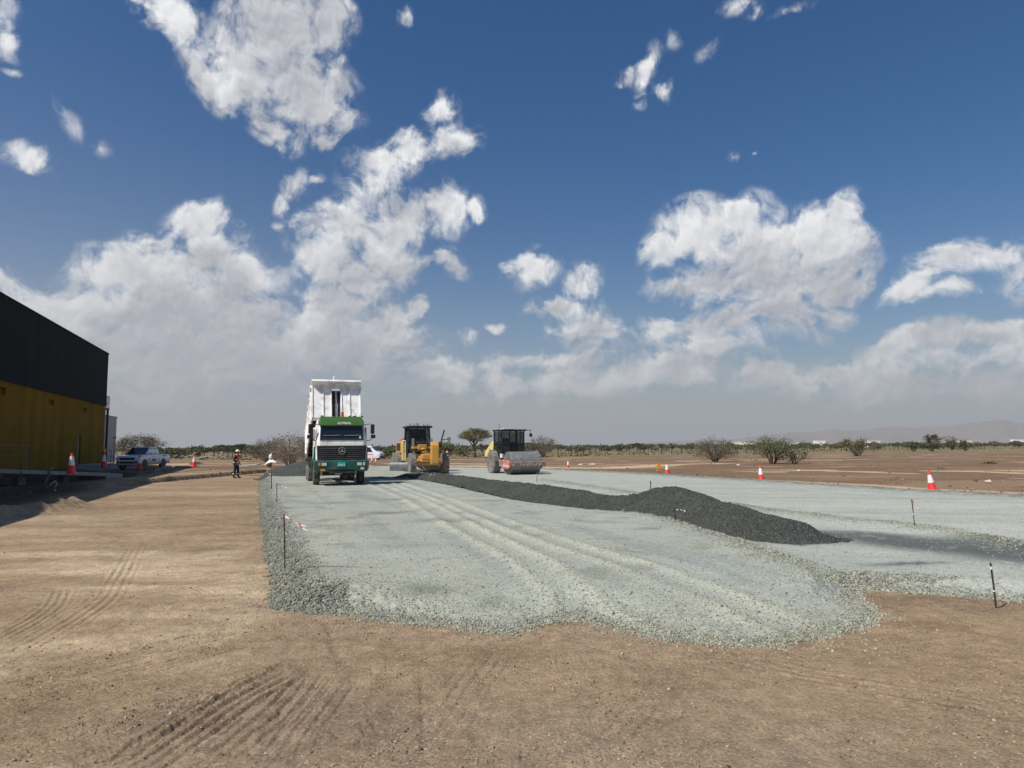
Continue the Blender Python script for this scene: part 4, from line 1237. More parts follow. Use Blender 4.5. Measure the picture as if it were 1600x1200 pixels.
    for k in range(3):
        a = pi / 2 + k * 2 * pi / 3
        c_, s_ = cos(a), sin(a)
        em.loft([[(-.020 * s_, -.112, 1.52 + .020 * c_), (.020 * s_, -.112, 1.52 - .020 * c_), (.020 * s_, -.088, 1.52 - .020 * c_), (-.020 * s_, -.088, 1.52 + .020 * c_)], [(.140 * c_ - .003 * s_, -.100, 1.52 + .140 * s_ + .003 * c_), (.140 * c_ + .003 * s_, -.100, 1.52 + .140 * s_ - .003 * c_), (.140 * c_ + .003 * s_, -.090, 1.52 + .140 * s_ - .003 * c_), (.140 * c_ - .003 * s_, -.090, 1.52 + .140 * s_ + .003 * c_)]])
    em.build('star_emblem', M['chrome'], gro)
    # bumper
    bu = MB()
    bu.loft([[(-1.15, -.02, .62), (1.15, -.02, .62), (1.22, .30, .62), (-1.22, .30, .62)], [(-1.24, -.12, .74), (1.24, -.12, .74), (1.25, .36, .74), (-1.25, .36, .74)], [(-1.25, -.13, 1.07), (1.25, -.13, 1.07), (1.25, .36, 1.07), (-1.25, .36, 1.07)], [(-1.22, -.06, 1.12), (1.22, -.06, 1.12), (1.24, .36, 1.12), (-1.24, .36, 1.12)]])
    buo = bu.build('bumper', M['green'], root, bev=.02)
    # green lower corners and wings round the front wheels
    wg = MB()
    for s in (-1, 1):
        pr = [(.30, .62), (.30, 1.72), (.55, 1.60), (.72, 1.30), (.80, 1.16), (1.9, 1.16), (2.02, .95), (2.02, .70), (1.92, .70), (1.86, .95), (1.66, 1.08), (1.10, 1.08), (.86, .98), (.74, .62)]
        wg.prism(pr, 'x', s * 1.02, s * 1.24)
    build_each(wg, 'wing', M['green'], root, bev=.02)
    for s in (-1, 1):
        hl = MB(); hl.box(s * .86 - .21, s * .86 + .21, -.145, -.10, .86, 1.03); ho = hl.build('headlight', M['black'], root, bev=.012)
        ln = MB(); ln.box(s * .80 - .11, s * .80 + .11, -.152, -.13, .88, 1.01); ln.build('lens', M['lamp'], ho)
        idn = MB(); idn.box(s * 1.01 - .05, s * 1.01 + .05, -.152, -.13, .88, 1.01); idn.build('indicator', M['amber'] if s < 0 else M['lamp'], ho)
    fl = MB(); fl.box(-.97, -.76, -.135, -.09, .66, .74); fl.build('fog_light', M['amber'], root)
    fl = MB(); fl.box(.86, 1.02, -.14, -.10, .70, .80); fl.build('fog_light', M['lamp'], root)
    pl = MB(); pl.box(-.20, .16, -.155, -.125, .84, 1.03); plo = pl.build('number_plate', M['plate'], buo)
    text_part('plate_lettering', 'DXB 4', .11, M['letters'], plo, (-.02, -.158, .90), (pi / 2, 0, 0), .003)
    hk = MB(); hk.box(-.30, .02, .02, .14, .50, .58); hk.tube([(.62, .1, .40), (.70, .1, .62)], .03); build_each(hk, 'tow_bar', M['galv'], root)
    sp_ = MB(); sp_.box(-.55, .60, -.1, .2, .55, .64); sp_.build('step', M['frame'], root)
    # mirrors on their arms
    for s in (-1, 1):
        ar = MB()
        ar.tube([(s * 1.08, .38, 2.66), (s * 1.30, .20, 2.70), (s * 1.42, .12, 2.66)], .016)
        ar.tube([(s * 1.18, .34, 1.96), (s * 1.34, .20, 1.98), (s * 1.44, .12, 2.06), (s * 1.44, .12, 2.66)], .016)
        aro = ar.build('mirror_arm', M['black'], root)
        mi = MB(); mi.box(s * 1.43 - .09, s * 1.43 + .09, .06, .16, 2.26, 2.68); mi.build('mirror', M['black'], aro, bev=.03)
        mi = MB(); mi.box(s * 1.46 - .11, s * 1.46 + .11, .06, .17, 2.06, 2.22); mi.build('mirror', M['black'], aro, bev=.03)
    be = MB(); be.cyl((.08, .75, 2.98), (.08, .75, 3.24), .075, .065, n=16); be.build('beacon', M['beacon'], root)
    an = MB(); an.tube([(.80, .8, 3.0), (.55, .75, 3.35)], .008); an.tube([(.85, .8, 3.0), (1.0, .75, 3.22)], .008); an.box(.60, .74, .8, 1.0, 3.0, 3.08); an.build('horn', M['black'], root)
    ex = MB(); ex.cyl((-1.0, 2.28, .9), (-1.0, 2.28, 2.75), .08); ex.cyl((-1.0, 2.28, 1.5), (-1.0, 2.28, 2.3), .14); ex.build('air_intake', M['frame'], root)
    bh = MB(); bh.box(-.9, .9, 2.06, 2.3, 1.1, 2.0); bh.build('cab_rear_rack', M['frame'], root)
    # wheels
    for s in (-1, 1):
        wheel(root, (s * 1.04, 1.37, .52), .52, .30, .29, M['tyre'], M['frame'], 0, out=s)
    for y in (5.28, 6.63):
        for s in (-1, 1):
            wheel(root, (s * 1.09, y, .52), .52, .28, .29, M['tyre_grey'], M['frame'], 0, out=s, dual=.32)
    mg = MB()
    for s in (-1, 1):
        for y in (5.28, 6.63):
            pts = [(y + .60 * cos(a), .52 + .60 * sin(a)) for a in np.linspace(R(25), R(155), 9)]
            pts += [(y + .57 * cos(a), .52 + .57 * sin(a)) for a in np.linspace(R(155), R(25), 9)]
            mg.prism(pts, 'x', s * .66, s * 1.24)
    build_each(mg, 'mudguard', M['black'], root)
    # the raised body, hinged at the back
    phi = R(21.6)
    bd = empty('tipping_body', (0, 7.25, 1.16), parent=root)
    bd.rotation_euler = (-phi, 0, 0)
    L, W2, Hb = 5.0, 1.22, 1.82          # local: hinge at the origin, front end at y = -L
    fp = MB(); fp.box(-W2, -.22, -L, -L + .06, .05, Hb); fp.box(.22, W2, -L, -L + .06, .05, Hb)
    fp.box(-.22, .22, -L, -L + .06, 1.62, Hb)
    fp.box(-.225, .225, -L + .30, -L + .34, .05, 1.63); fp.box(-.235, -.215, -L + .055, -L + .31, .05, 1.63); fp.box(.215, .235, -L + .055, -L + .31, .05, 1.63)
    fpo = fp.build('front_panel', M['white'], bd, bev=.006)
    rb = MB()
    for x, w in ((-.66, .035), (.66, .035), (-.26, .02), (.26, .02), (-1.20, .03), (1.20, .03)): rb.box(x - w, x + w, -L - .045, -L - .002, .05, Hb - .10)
    rb.build('front_rib', M['white'], fpo, bev=.008)
    ch = MB(); ch.box(-.21, .21, -L + .26, -L + .295, .06, 1.60); ch.build('ram_recess', M['frame'], fpo)
    cn = MB()
    cn.prism([(-L - .40, Hb - .03), (-L - .38, Hb + .07), (-L + .3, Hb + .02), (-L + .3, Hb - .06), (-L - .004, Hb - .06)], 'x', -W2 - .02, W2 + .02)
    cn.build('cab_guard', M['white'], bd, bev=.01)
    for s in (-1, 1):
        sd = MB()
        sd.prism([(-L + .062, .02), (.12, .02), (.30, 1.5), (-L + .062, Hb - .05)], 'x', s * W2, s * (W2 - .06))
        sdo = sd.build('side_panel', M['white'], bd, bev=.006)
        ri = MB()
        for k in range(7):
            y = -L + .45 + k * .70
            ri.prism([(y - .05, .04), (y + .05, .04), (y + .05, 1.55 + .06 * (6 - k)), (y - .05, 1.55 + .06 * (6 - k))], 'x', s * (W2 + .002), s * (W2 + .075))
        ri.prism([(-L + .06, Hb - .16), (.28, 1.42), (.28, 1.52), (-L + .06, Hb - .05)], 'x', s * (W2 + .003), s * (W2 + .09))
        ri.build('side_rib', M['white'], sdo, bev=.006)
    fl_ = MB(); fl_.box(-W2 + .062, W2 - .062, -L + .34, .1, 0, .06)
    for k in range(9): fl_.box(-1.1, 1.1, -L + .4 + k * .53, -L + .5 + k * .53, -.11, -.004)
    for s in (-1, 1): fl_.box(s * .45 - .07, s * .45 + .07, -L + .3, .05, -.27, -.113)
    fl_.build('floor', M['frame'], bd)
    tg = MB(); tg.box(-W2 + .06, W2 - .06, .22, .28, .25, 1.5); tg.build('tailgate', M['white'], bd, bev=.01)
    tr = MB(); tr.tube([(-.12, -L - .25, Hb + .03), (-.14, -L - .25, Hb + .26), (-.10, -L - .25, Hb + .30)], .035, 8); tr.tube([(-.1, -L - .25, Hb + .29), (.3, -L - .24, Hb + .14), (.42, -L - .22, Hb + .02)], .010, 6); tr.build('cover_arm', M['white'], bd)
    ld = MB()
    for k in range(5): ld.tube([(-W2 - .09, -L + .6 , .3 + k * .32), (-W2 - .09, -L + .95, .3 + k * .32)], .014, 6)
    ld.build('ladder', M['galv'], bd)
    # telescopic ram standing in the recess
    a0 = Vector((0, 2.42, 1.0)); tip = Vector((0, 7.25, 1.16)) + Matrix.Rotation(-phi, 3, 'X') @ Vector((0, -L + .12, 1.50))
    rm = MB()
    for t0, t1, r_ in ((0, .55, .095), (.5, .80, .075), (.75, 1.0, .055)):
        rm.cyl(a0.lerp(tip, t0), a0.lerp(tip, t1), r_, n=18)
    rm.cyl(a0.lerp(tip, .53), a0.lerp(tip, .56), .12, n=18); rm.cyl(a0.lerp(tip, .79), a0.lerp(tip, .81), .095, n=18)
    rm.build('hydraulic_ram', M['steel'], root)
    return root

# ------------------------------------------------------------------ motor grader
def make_grader():
    p = at(669.5, 736.2, .32)
    th = R(17.5)
    root = empty('motor_grader', (p[0], p[1], surfz(p[0], p[1]) - .06), th)
    root.scale = (1.03, 1.03, 1.03)
    tag(root, 'yellow motor grader with a black cab and a wide steel blade', 'grader')
    Y0 = 0.0
    for s in (-1, 1):
        wheel(root, (s * 1.06, 0, .68), .68, .40, .34, M['tyre_grey'], M['yellow'], 20, out=s)
    ax = MB(); ax.box(-.85, .85, -.12, .12, .58, .74); ax.prism([(-.85, .74), (.85, .74), (.35, .98), (-.35, .98)], 'y', -.1, .1)
    ax.tube([(-.8, -.16, .86), (.8, -.16, .86)], .045); ax.build('front_axle', M['yellow'], root, bev=.02)
    # push block: tall yellow box in front of the frame
    pb = MB(); pb.box(.02, .50, -.95, -.45, .66, 1.86); pb.prism([(-.95, 1.86), (-.45, 1.86), (-.45, 2.08), (-.78, 2.08)], 'x', .02, .50)
    pbo = pb.build('front_frame', M['yellow'], root, bev=.03)
    fc = MB(); fc.box(.06, .46, -.975, -.952, .74, 1.78); fc.build('cover_plate', M['yellow'], pbo, bev=.008)
    # main arched beam
    mb = MB()
    path = [(.2, -.45, 1.10), (.1, .8, 1.18), (0, 2.0, 1.55), (0, 3.0, 1.72), (0, 4.2, 1.45), (0, 4.9, 1.2)]
    rings = [[(x - .13, y, z - .13), (x + .13, y, z - .13), (x + .13, y, z + .13), (x - .13, y, z + .13)] for x, y, z in path]
    mb.loft(rings); mb.box(-.45, .45, -.2, .5, .95, 1.3)
    mb.build('main_beam', M['yellow'], root, bev=.03)
    dbm = MB()
    dbm.tube([(0, -.1, .80), (-.55, 2.2, .86)], .10, 8); dbm.tube([(0, -.1, .80), (.55, 2.2, .86)], .10, 8)
    dbm.torus((0, 2.75, .84), .75, .09, 'z', 30, 8); dbm.box(-.35, .35, 1.0, 1.9, .98, 1.18)
    dbm.build('drawbar_circle', M['yellow'], root)
    bl = MB()
    n = 9
    crv = [(.30 + .16 * cos(a) - .16, .36 + .36 * sin(a)) for a in np.linspace(R(-75), R(75), n)]
    pr = [(2.35 - q[0], q[1]) for q in crv] + [(2.39 - q[0], q[1]) for q in reversed(crv)]
    bl.M = Matrix.Translation((0, 2.4, 0)) @ Matrix.Rotation(R(-17.5), 4, 'Z') @ Matrix.Translation((-.22, -2.4, 0.04))
    bl.prism(pr, 'x', -1.92, 1.92)
    blo = bl.build('blade', M['blade'], root)
    ce = MB(); ce.M = bl.M; ce.box(-1.92, 1.92, 2.20, 2.235, -.02, .12)
    for s in (-1, 1): ce.box(s * 1.93 - .02, s * 1.93 + .02, 2.18, 2.42, 0, .72)
    ce.build('cutting_edge', M['steel'], blo)
    bs = MB(); bs.tube([(-.5, 2.5, .78), (-.35, 2.1, .30), (.0, 2.0, .25)], .05); bs.tube([(.5, 2.5, .78), (.62, 2.1, .32)], .05); build_each(bs, 'blade_bracket', M['galv'], root)
    # lift cylinders and hoses
    cyl = MB()
    for s in (-1, 1): cyl.cyl((s * .50, 2.55, .95), (s * .62, 2.35, 2.05), .06); cyl.cyl((s * .62, 2.35, 1.7), (s * .64, 2.30, 2.35), .085)
    cyl.cyl((.1, 2.4, 1.0), (.75, 2.2, 1.75), .07)
    build_each(cyl, 'lift_cylinder', M['steel'], root)
    sad = MB(); sad.box(-.72, .72, 2.25, 2.55, 1.62, 1.80); sad.box(-.28, .28, 2.1, 2.7, 1.52, 1.94); sad.build('lift_saddle', M['yellow'], root, bev=.03)
    vb = MB(); vb.box(-.62, .45, 2.9, 3.45, 1.30, 1.95); vb.box(-.35, .3, 2.72, 2.9, 1.95, 2.15); vb.build('valve_block', M['frame'], root, bev=.03)
    hs_ = MB()
    for k, (x0, x1, b) in enumerate(((-.5, -.2, .3), (-.62, -.1, .45), (-.4, .15, .25), (-.7, -.3, .5), (.1, .5, .3), (-.2, .3, .6), (-.58, -.45, .2), (.3, .1, .5), (-.3, -.05, .7))):
        hs_.tube([(x0, 3.4, 2.35), (x0 - b * .5, 2.9, 2.0), (x0 - .1, 2.5, 1.55), (x1, 1.7, 1.5), (x1 + .1, .8, 1.62)], .028, 6)
    build_each(hs_, 'hose', M['black'], root)
    # cab
    y0, y1 = 3.55, 5.15
    cb_ = MB()
    W = .78
    for s in (-1, 1):
        cb_.tube([(s * W, y0, 1.35), (s * W, y0 + .02, 2.0), (s * (W - .06), y0 + .12, 3.12)], .055, 8)
        cb_.tube([(s * W, y1, 1.5), (s * (W - .06), y1, 3.12)], .06, 8)
        cb_.tube([(s * W, y0 + .8, 1.5), (s * (W - .04), y0 + .82, 3.12)], .035, 8)
        cb_.tube([(s * W, y0, 1.40), (s * W, y1, 1.5)], .05, 8)
        cb_.tube([(s * W, y0, 2.05), (s * W, y0 + .8, 2.0)], .03, 8)
    cb_.tube([(-W, y0, 1.9), (W, y0, 1.9)], .045, 8); cb_.tube([(-W, y0 + .02, 1.38), (W, y0 + .02, 1.38)], .05, 8)
    cb_.tube([(-.12, y0, 1.9), (-.12, y0 + .12, 3.1)], .025, 8)
    cbo = cb_.build('cab', M['black'], root)
    rf = MB(); rf.box(-.92, .90, y0 - .22, y1 + .12, 3.10, 3.24); rf.build('roof', M['black'], cbo, bev=.04)
    fl_ = MB(); fl_.box(-.76, .76, y0, y1, 1.36, 1.5); fl_.box(-.76, .76, y1 - .08, y1 - .02, 1.5, 2.1); fl_.build('cab_floor', M['black'], cbo)
    gl = MB(); gl.box(-.72, .72, y1 - .05, y1 - .035, 2.1, 3.08)
    gl.build('rear_window', M['glass'], cbo, smooth=0)
    for s in (-1, 1):
        g2 = MB(); g2.prism([(y0 + .06, 1.5), (y1 - .06, 1.55), (y1 - .06, 3.08), (y0 + .16, 3.08)], 'x', s * (W - .075), s * (W - .068)); g2.build('side_window', M['tint'], cbo, smooth=0)
    g3 = MB(); g3._add([(-W + .06, y0 + .015, 1.94), (W - .06, y0 + .015, 1.94), (W - .1, y0 + .125, 3.08), (-W + .1, y0 + .125, 3.08)], [(0, 1, 2, 3)]); g3.build('windscreen', M['tint'], cbo, smooth=0)
    se = MB(); se.box(-.28, .28, 4.45, 4.95, 1.5, 1.95); se.box(-.27, .27, 4.85, 5.0, 1.95, 2.65); se.build('seat', M['black'], cbo, bev=.05)
    sw = MB(); sw.torus((0, 4.0, 2.15), .2, .02, 'y'); sw.tube([(0, 4.02, 2.15), (0, 3.75, 1.5)], .05); sw.build('steering_column', M['black'], cbo)
    for x in (-.62, -.34, -.06, .34, .62):
        l = MB(); l.box(x - .09, x + .09, y0 - .20, y0 - .06, 3.245, 3.38); lo = l.build('roof_light', M['black'], cbo, bev=.02)
        l2 = MB(); l2.box(x - .075, x + .075, y0 - .212, y0 - .198, 3.26, 3.365); l2.build('lens', M['lamp'], lo)
    be = MB(); be.cyl((0, 4.3, 3.24), (0, 4.3, 3.46), .07, n=14); be.build('beacon', M['beacon'], cbo)
    # rear engine body and tandem wheels
    en = MB()
    en.prism([(5.2, 1.0), (8.3, .95), (8.45, 1.25), (8.4, 2.05), (5.2, 2.25)], 'x', -.62, .62)
    en.prism([(5.2, 1.35), (7.8, 1.3), (7.7, 2.10), (5.25, 2.2)], 'x', -1.02, -.625)
    en.build('engine_hood', M['yellow'], root, bev=.05)
    e2 = MB(); e2.box(-1.0, -.5, 5.4, 6.1, 2.20, 2.42); e2.build('air_filter', M['rednose'], root, bev=.04)
    for k in range(6):
        pass
    lv = MB()
    for k in range(9): lv.box(-1.035, -1.022, 5.5 + k * .22, 5.6 + k * .22, 1.5, 2.05)
    lv.build('vent_slots', M['frame'], root)
    st = MB(); st.box(-.98, -.72, 4.9, 5.2, .8, 2.1); st.build('step_panel', M['paleyellow'], root, bev=.02)
    rl = MB(); rl.tube([(-.95, 3.5, .9), (-.95, 3.5, 2.2), (-.95, 5.2, 2.25), (-.95, 5.2, 1.5)], .022); rl.build('handrail', M['letters'], root)
    td = MB()
    for s in (-1, 1): td.box(s * .75 - .1, s * .75 + .1, 5.6, 8.1, .5, .85)
    build_each(td, 'tandem_case', M['yellow'], root, bev=.05)
    for y in (6.05, 7.65):
        for s in (-1, 1): wheel(root, (s * 1.06, y, .68), .68, .40, .34, M['tyre_grey'], M['yellow'], 20, out=s)
    # steering-side marker post with round mirror
    mp = MB(); mp.tube([(.50, -.4, 1.95), (.72, -.4, 2.0), (.80, -.4, 2.35), (.95, -.42, 2.86)], [.05, .055, .045, .05], 8)
    mp.tube([(.30, -.4, 2.0), (.72, -.4, 2.08)], .03); mp.box(.60, .76, -.48, -.3, 1.72, 1.98)
    mpo = mp.build('marker_post', M['black'], root)
    mm = MB(); mm.tube([(.80, -.4, 2.24), (1.15, -.42, 2.26)], .022); mm.torus((1.26, -.42, 2.28), .085, .03, 'y', 20, 8); mm.build('round_mirror', M['black'], mpo)
    mg = MB(); mg.cyl((1.26, -.40, 2.28), (1.26, -.41, 2.28), .08, n=16); mg.build('mirror_glass', M['chrome'], mpo)
    cl = MB(); cl.ell((1.22, -.05, 1.42), (.07, .07, .08)); cl.tube([(1.15, 0, 1.2), (1.22, -.05, 1.38)], .02); cl.build('clearance_lamp', M['paleyellow'], root)
    return root

# ------------------------------------------------------------------ roller
def make_roller():
    p = at(817, 740.3, .2)
    th = R(22.0)
    root = empty('soil_roller', (p[0] - .05, p[1] + .15, padz(p[0], p[1] + .15) - .01), th)
    root.scale = (.95, .97, .95)
    tag(root, 'single drum soil roller with a black cab and rust red drum frame', 'road roller')
    dr = MB()
    r_ = .76
    dr.lathe([(.66, -1.02), (r_ - .01, -1.06), (r_, -1.05), (r_, 1.05), (r_ - .01, 1.06), (.66, 1.02), (.64, .72), (.22, .70), (.2, .78), (.001, .78), (.001, -.78), (.2, -.78), (.22, -.70), (.64, -.72)], (0, 0, r_), 'x', 56)
    dr.build('drum', M['drum'], root, smooth=30)
    fr = MB()
    fr.box(-1.30, 1.30, -1.02, -.80, .58, .86)                      # front beam
    for s in (-1, 1):
        fr.prism([(-.80, .86), (-.80, .56), (-.45, .40), (.35, .40), (.80, .52), (.80, .92), (.40, 1.0), (-.35, .98)], 'x', s * 1.10, s * 1.24)
    fr.box(-1.24, 1.24, .801, 1.05, .52, .98)
    fo = fr.build('drum_frame', M['rust'], root, bev=.02)
    sp_ = MB(); sp_.prism([(-1.02, .87), (-1.02, .50), (-.75, .40), (.12, .40), (.12, .95), (-.3, 1.0)], 'x', -1.325, -1.243)
    so_ = sp_.build('side_plate', M['rednose'], fo, bev=.015)
    text_part('lettering', 'DYNAPAC', .20, M['letters'], so_, (-1.328, -.44, .58), (pi / 2, 0, -pi / 2), .004, 1.05)
    wt_ = MB()
    for k in range(7):
        x0 = -1.10 + k * .31 + .07 * (k % 2)
        wt_.box(x0, x0 + .08 + .05 * (k % 3), -1.024, -1.0215, .62 + .03 * (k % 2), .65 + .07 * (k % 3 == 0))
    wt_.box(-1.25, 1.28, -1.0, -.82, .862, .872)
    wt_.build('worn_paint', M['wornpaint'], fo, smooth=0)
    hub = MB()
    for s in (-1, 1): hub.cyl((s * .72, 0, r_), (s * 1.12, 0, r_), .26, n=20)
    build_each(hub, 'drum_hub', M['frame'], root)
    sc_ = MB(); sc_.box(-1.05, 1.05, -.80, -.775, .62, .72); sc_.build('scraper', M['frame'], fo)
    # articulated hitch
    ht = MB(); ht.box(-.35, .35, 1.052, 1.9, .55, .9); ht.tube([(-.55, .9, .8), (-.6, 1.9, .9)], .06); ht.tube([(.55, .9, .8), (.6, 1.9, .9)], .06); ht.build('hitch', M['frame'], root, bev=.02)
    stp = MB()
    for k in range(2): stp.box(-.98, -.86, 1.22, 1.5, .62 + k * .48, .95 + k * .42)
    build_each(stp, 'warning_stripe', M['letters'], root)
    stb = MB(); stb.box(-.975, -.865, 1.24, 1.48, .5, 1.5); stb.build('lock_bar', M['black'], root)
    # rear frame, hood
    rf = MB(); rf.box(-.72, .72, 1.7, 4.1, .75, 1.2); rf.build('rear_frame', M['frame'], root, bev=.03)
    hd = MB(); hd.prism([(3.10, 1.2), (4.75, 1.1), (4.70, 1.50), (3.3, 2.20), (3.10, 2.20)], 'x', -.92, .92); hdo = hd.build('engine_hood', M['paleyellow'], root, bev=.05)
    hb = MB(); hb.prism([(4.10, .95), (4.85, .95), (4.85, 1.30), (4.10, 1.30)], 'x', -.80, .80); hb.build('rear_bumper', M['black'], hdo, bev=.02)
    lg = MB(); lg.cyl((-.923, 3.6, 1.65), (-.93, 3.6, 1.65), .07, n=14); lg.build('round_badge', M['frame'], hdo)
    for s in (-1, 1): wheel(root, (s * .86, 2.95, .80), .80, .56, .42, M['tyre_grey'], M['redrim'], 16, out=s)
    # cab
    y0, y1, W, zf, zt = 1.55, 3.0, .82, 1.22, 2.98
    cb_ = MB()
    for s in (-1, 1):
        cb_.tube([(s * W, y0, zf), (s * W, y0, 2.95)], .05, 8); cb_.tube([(s * W, y1, zf), (s * W, y1, 2.95)], .055, 8)
        cb_.tube([(s * W, y0 + .62, zf), (s * W, y0 + .62, 2.95)], .035, 8)
        cb_.tube([(s * W, y0, 2.05), (s * W, y1, 2.05)], .035, 8); cb_.tube([(s * W, y0, zf + .05), (s * W, y1, zf + .05)], .05, 8)
    for z in (zf + .05, 2.0): cb_.tube([(-W, y0, z), (W, y0, z)], .045, 8); cb_.tube([(-W, y1, z), (W, y1, z)], .045, 8)
    for x in (-.25, .30): cb_.tube([(x, y0, zf), (x, y0, 2.95)], .04, 8)
    cbo = cb_.build('cab', M['black'], root)
    ro = MB(); ro.box(-.92, .92, y0 - .28, y1 + .1, 2.93, 3.04); ro.box(.90, 1.30, y0 - .28, y0 - .2, 2.97, 3.01); roo = ro.build('roof', M['black'], cbo, bev=.03)
    rt = MB(); rt.box(-.55, .2, 1.9, 2.7, 3.042, 3.12); rt.build('roof_unit', M['lamp'], roo, bev=.02)
    fl_ = MB(); fl_.box(-.8, .8, y0 + .02, y1 - .02, zf - .02, zf + .1); fl_.box(-.12, .55, y0 + .05, y0 + .3, zf + .1, 2.05); fl_.build('cab_floor', M['black'], cbo)
    g = MB()
    for s in (-1, 1): g.box(s * (W - .012) - .004, s * (W - .012) + .004, y0 + .05, y1 - .05, zf + .1, 2.9)
    g.box(-W + .05, W - .05, y0 - .004, y0 + .004, 2.04, 2.9); g.box(-W + .05, W - .05, y1 - .004, y1 + .004, 2.04, 2.9)
    g.build('windows', M['tint'], cbo, smooth=0)
    lp = MB(); lp.box(-W + .06, -.29, y0 - .012, y0 - .002, 1.36, 1.94); lp.box(.36, W - .06, y0 - .012, y0 - .002, 1.36, 1.94); build_each(lp, 'lower_pane', M['glass'], cbo, smooth=0)
    se = MB(); se.box(-.26, .26, 2.35, 2.8, 1.3, 1.75); se.box(-.26, .26, 2.72, 2.86, 1.75, 2.45); se.build('seat', M['black'], cbo, bev=.05)
    mi = MB(); mi.tube([(1.22, y0 - .24, 2.98), (1.22, y0 - .26, 2.72)], .016); mi.box(1.13, 1.33, y0 - .31, y0 - .24, 2.52, 2.76); mi.build('mirror', M['black'], cbo, bev=.03)
    an = MB(); an.tube([(-.62, 2.6, 3.04), (-.62, 2.6, 3.42)], .014); an.tube([(-.68, 2.6, 3.40), (-.56, 2.6, 3.40)], .014); an.build('antenna', M['black'], roo)
    st = MB(); st.box(-.80, -.6, 2.2, 2.24, 2.45, 2.8); st.build('interior_panel', M['paleyellow'], cbo)
    return root

# ------------------------------------------------------------------ pickup and van
def make_pickup():
    D = 54.5
    q = atY(193, 729, D)
    z0 = tz(q[0], q[1] + 2)
    root = empty('pickup_truck', (q[0] + .25, q[1], z0), R(1.5))
    tag(root, 'white double cab pickup truck parked at the end of the yellow building', 'pickup truck')
    # side profile (y, z), nose at y = 0
    b = MB()
    W = .91
    def ring(y, zb, zs, w): return [(-w + .08, y, zb), (w - .08, y, zb), (w, y, zb + .12), (w, y, zs - .18), (w - .10, y, zs), (-w + .10, y, zs), (-w, y, zs - .18), (-w, y, zb + .12)]
    b.loft([ring(.0, .42, .98, .80), ring(.10, .36, 1.06, .88), ring(.5, .36, 1.13, W), ring(1.35, .38, 1.20, W), ring(3.5, .38, 1.18, W), ring(5.2, .42, 1.18, W), ring(5.3, .46, 1.16, W - .02)])
    bo = b.build('body', M['white_car'], root, bev=.02)
    c = MB()
    def cr(y0, y1, z, w): return [(-w, y0, z), (w, y0, z), (w, y1, z), (-w, y1, z)]
    c.loft([cr(1.25, 3.52, 1.15, .86), cr(1.62, 3.46, 1.45, .82), cr(2.15, 3.32, 1.76, .70), cr(2.35, 3.15, 1.81, .64)])
    co = c.build('cabin', M['white_car'], root, bev=.04)
    ws = MB(); ws._add([(-.76, 1.33, 1.20), (.76, 1.33, 1.20), (.64, 2.07, 1.735), (-.64, 2.07, 1.735)], [(0, 1, 2, 3)])
    for i in range(4): x, y, z = ws.v[i]; ws.v[i] = (x, y - .03, z + .025)
    ws.build('windscreen', M['glass'], co, smooth=0)
    for s in (-1, 1):
        for y0, y1, yt0, yt1 in ((1.72, 2.42, 2.12, 2.44), (2.52, 3.34, 2.54, 3.24)):
            w1 = MB(); w1._add([(s * .858, y0, 1.22), (s * .858, y1, 1.22), (s * .735, yt1, 1.70), (s * .735, yt0, 1.70)], [(0, 1, 2, 3)]); w1.build('side_window', M['glass'], co, smooth=0)
        mr = MB(); mr.box(s * .90, s * 1.10, 1.68, 1.80, 1.18, 1.36); mr.build('mirror', M['white_car'], co, bev=.04)
        ln = MB(); ln.box(s * .912, s * .916, 2.48, 2.50, .45, 1.16); ln.box(s * .912, s * .916, 3.40, 3.42, .45, 1.16); ln.build('door_seam', M['black'], bo, smooth=0)
        hl = MB(); hl.prism([(.02, .84), (.45, .96), (.42, 1.06), (.08, .98)], 'x', s * .60, s * .905); hl.build('headlight', M['lamp'], bo, bev=.01)
        fg = MB(); fg.box(s * .70 - .1, s * .70 + .1, -.012, .1, .52, .68); fg.build('fog_light', M['black'], bo)
        hn = MB(); hn.box(s * .915, s * .94, 2.25, 2.42, .98, 1.02); hn.build('door_handle', M['white_car'], bo)
        ar = MB()
        for y in (.95, 4.1):
            pts = [(y + .46 * cos(a), .38 + .46 * sin(a)) for a in np.linspace(0, pi, 13)]
            pts = pts + [(y - .46, .30), (y + .46, .30)]
            ar.prism(pts, 'x', s * .80, s * .918)
        build_each(ar, 'wheel_arch', M['black'], bo)
    mk = MB(); mk.box(.914, .918, 2.1, 2.75, .68, .82); mk.box(.914, .918, 1.55, 1.75, .78, .86); mk.build('door_marking', M['frame'], bo)
    sd = MB(); sd.box(.913, .917, 3.9, 4.6, 1.02, 1.08); sd.build('side_stripe', M['frame'], bo)
    gr = MB(); gr.box(-.58, .58, -.02, .08, .80, .96); gr.box(-.55, .55, -.015, .08, .50, .66); gr.build('grille', M['black'], bo, bev=.015)
    bed = MB(); bed.box(-.78, .78, 3.6, 5.2, 1.16, 1.20); bed.build('cargo_bed', M['black'], root)
    rb = MB()
    for s in (-1, 1): rb.tube([(s * .80, 3.62, 1.18), (s * .72, 3.62, 1.60)], .03); rb.tube([(s * .7, 5.1, 1.18), (s * .7, 5.1, 1.52)], .04)
    rb.tube([(-.72, 3.62, 1.60), (.72, 3.62, 1.60)], .03); rb.build('roll_bar', M['black'], root)
    fl_ = MB(); fl_.tube([(.5, 3.0, 1.82), (.52, 3.2, 1.98)], .03); fl_.build('roof_antenna', M['black'], root)
    for y in (.95, 4.1):
        for s in (-1, 1): wheel(root, (s * .80, y, .38), .38, .25, .24, M['tyre'], M['galv'], 0, out=s)
    return root

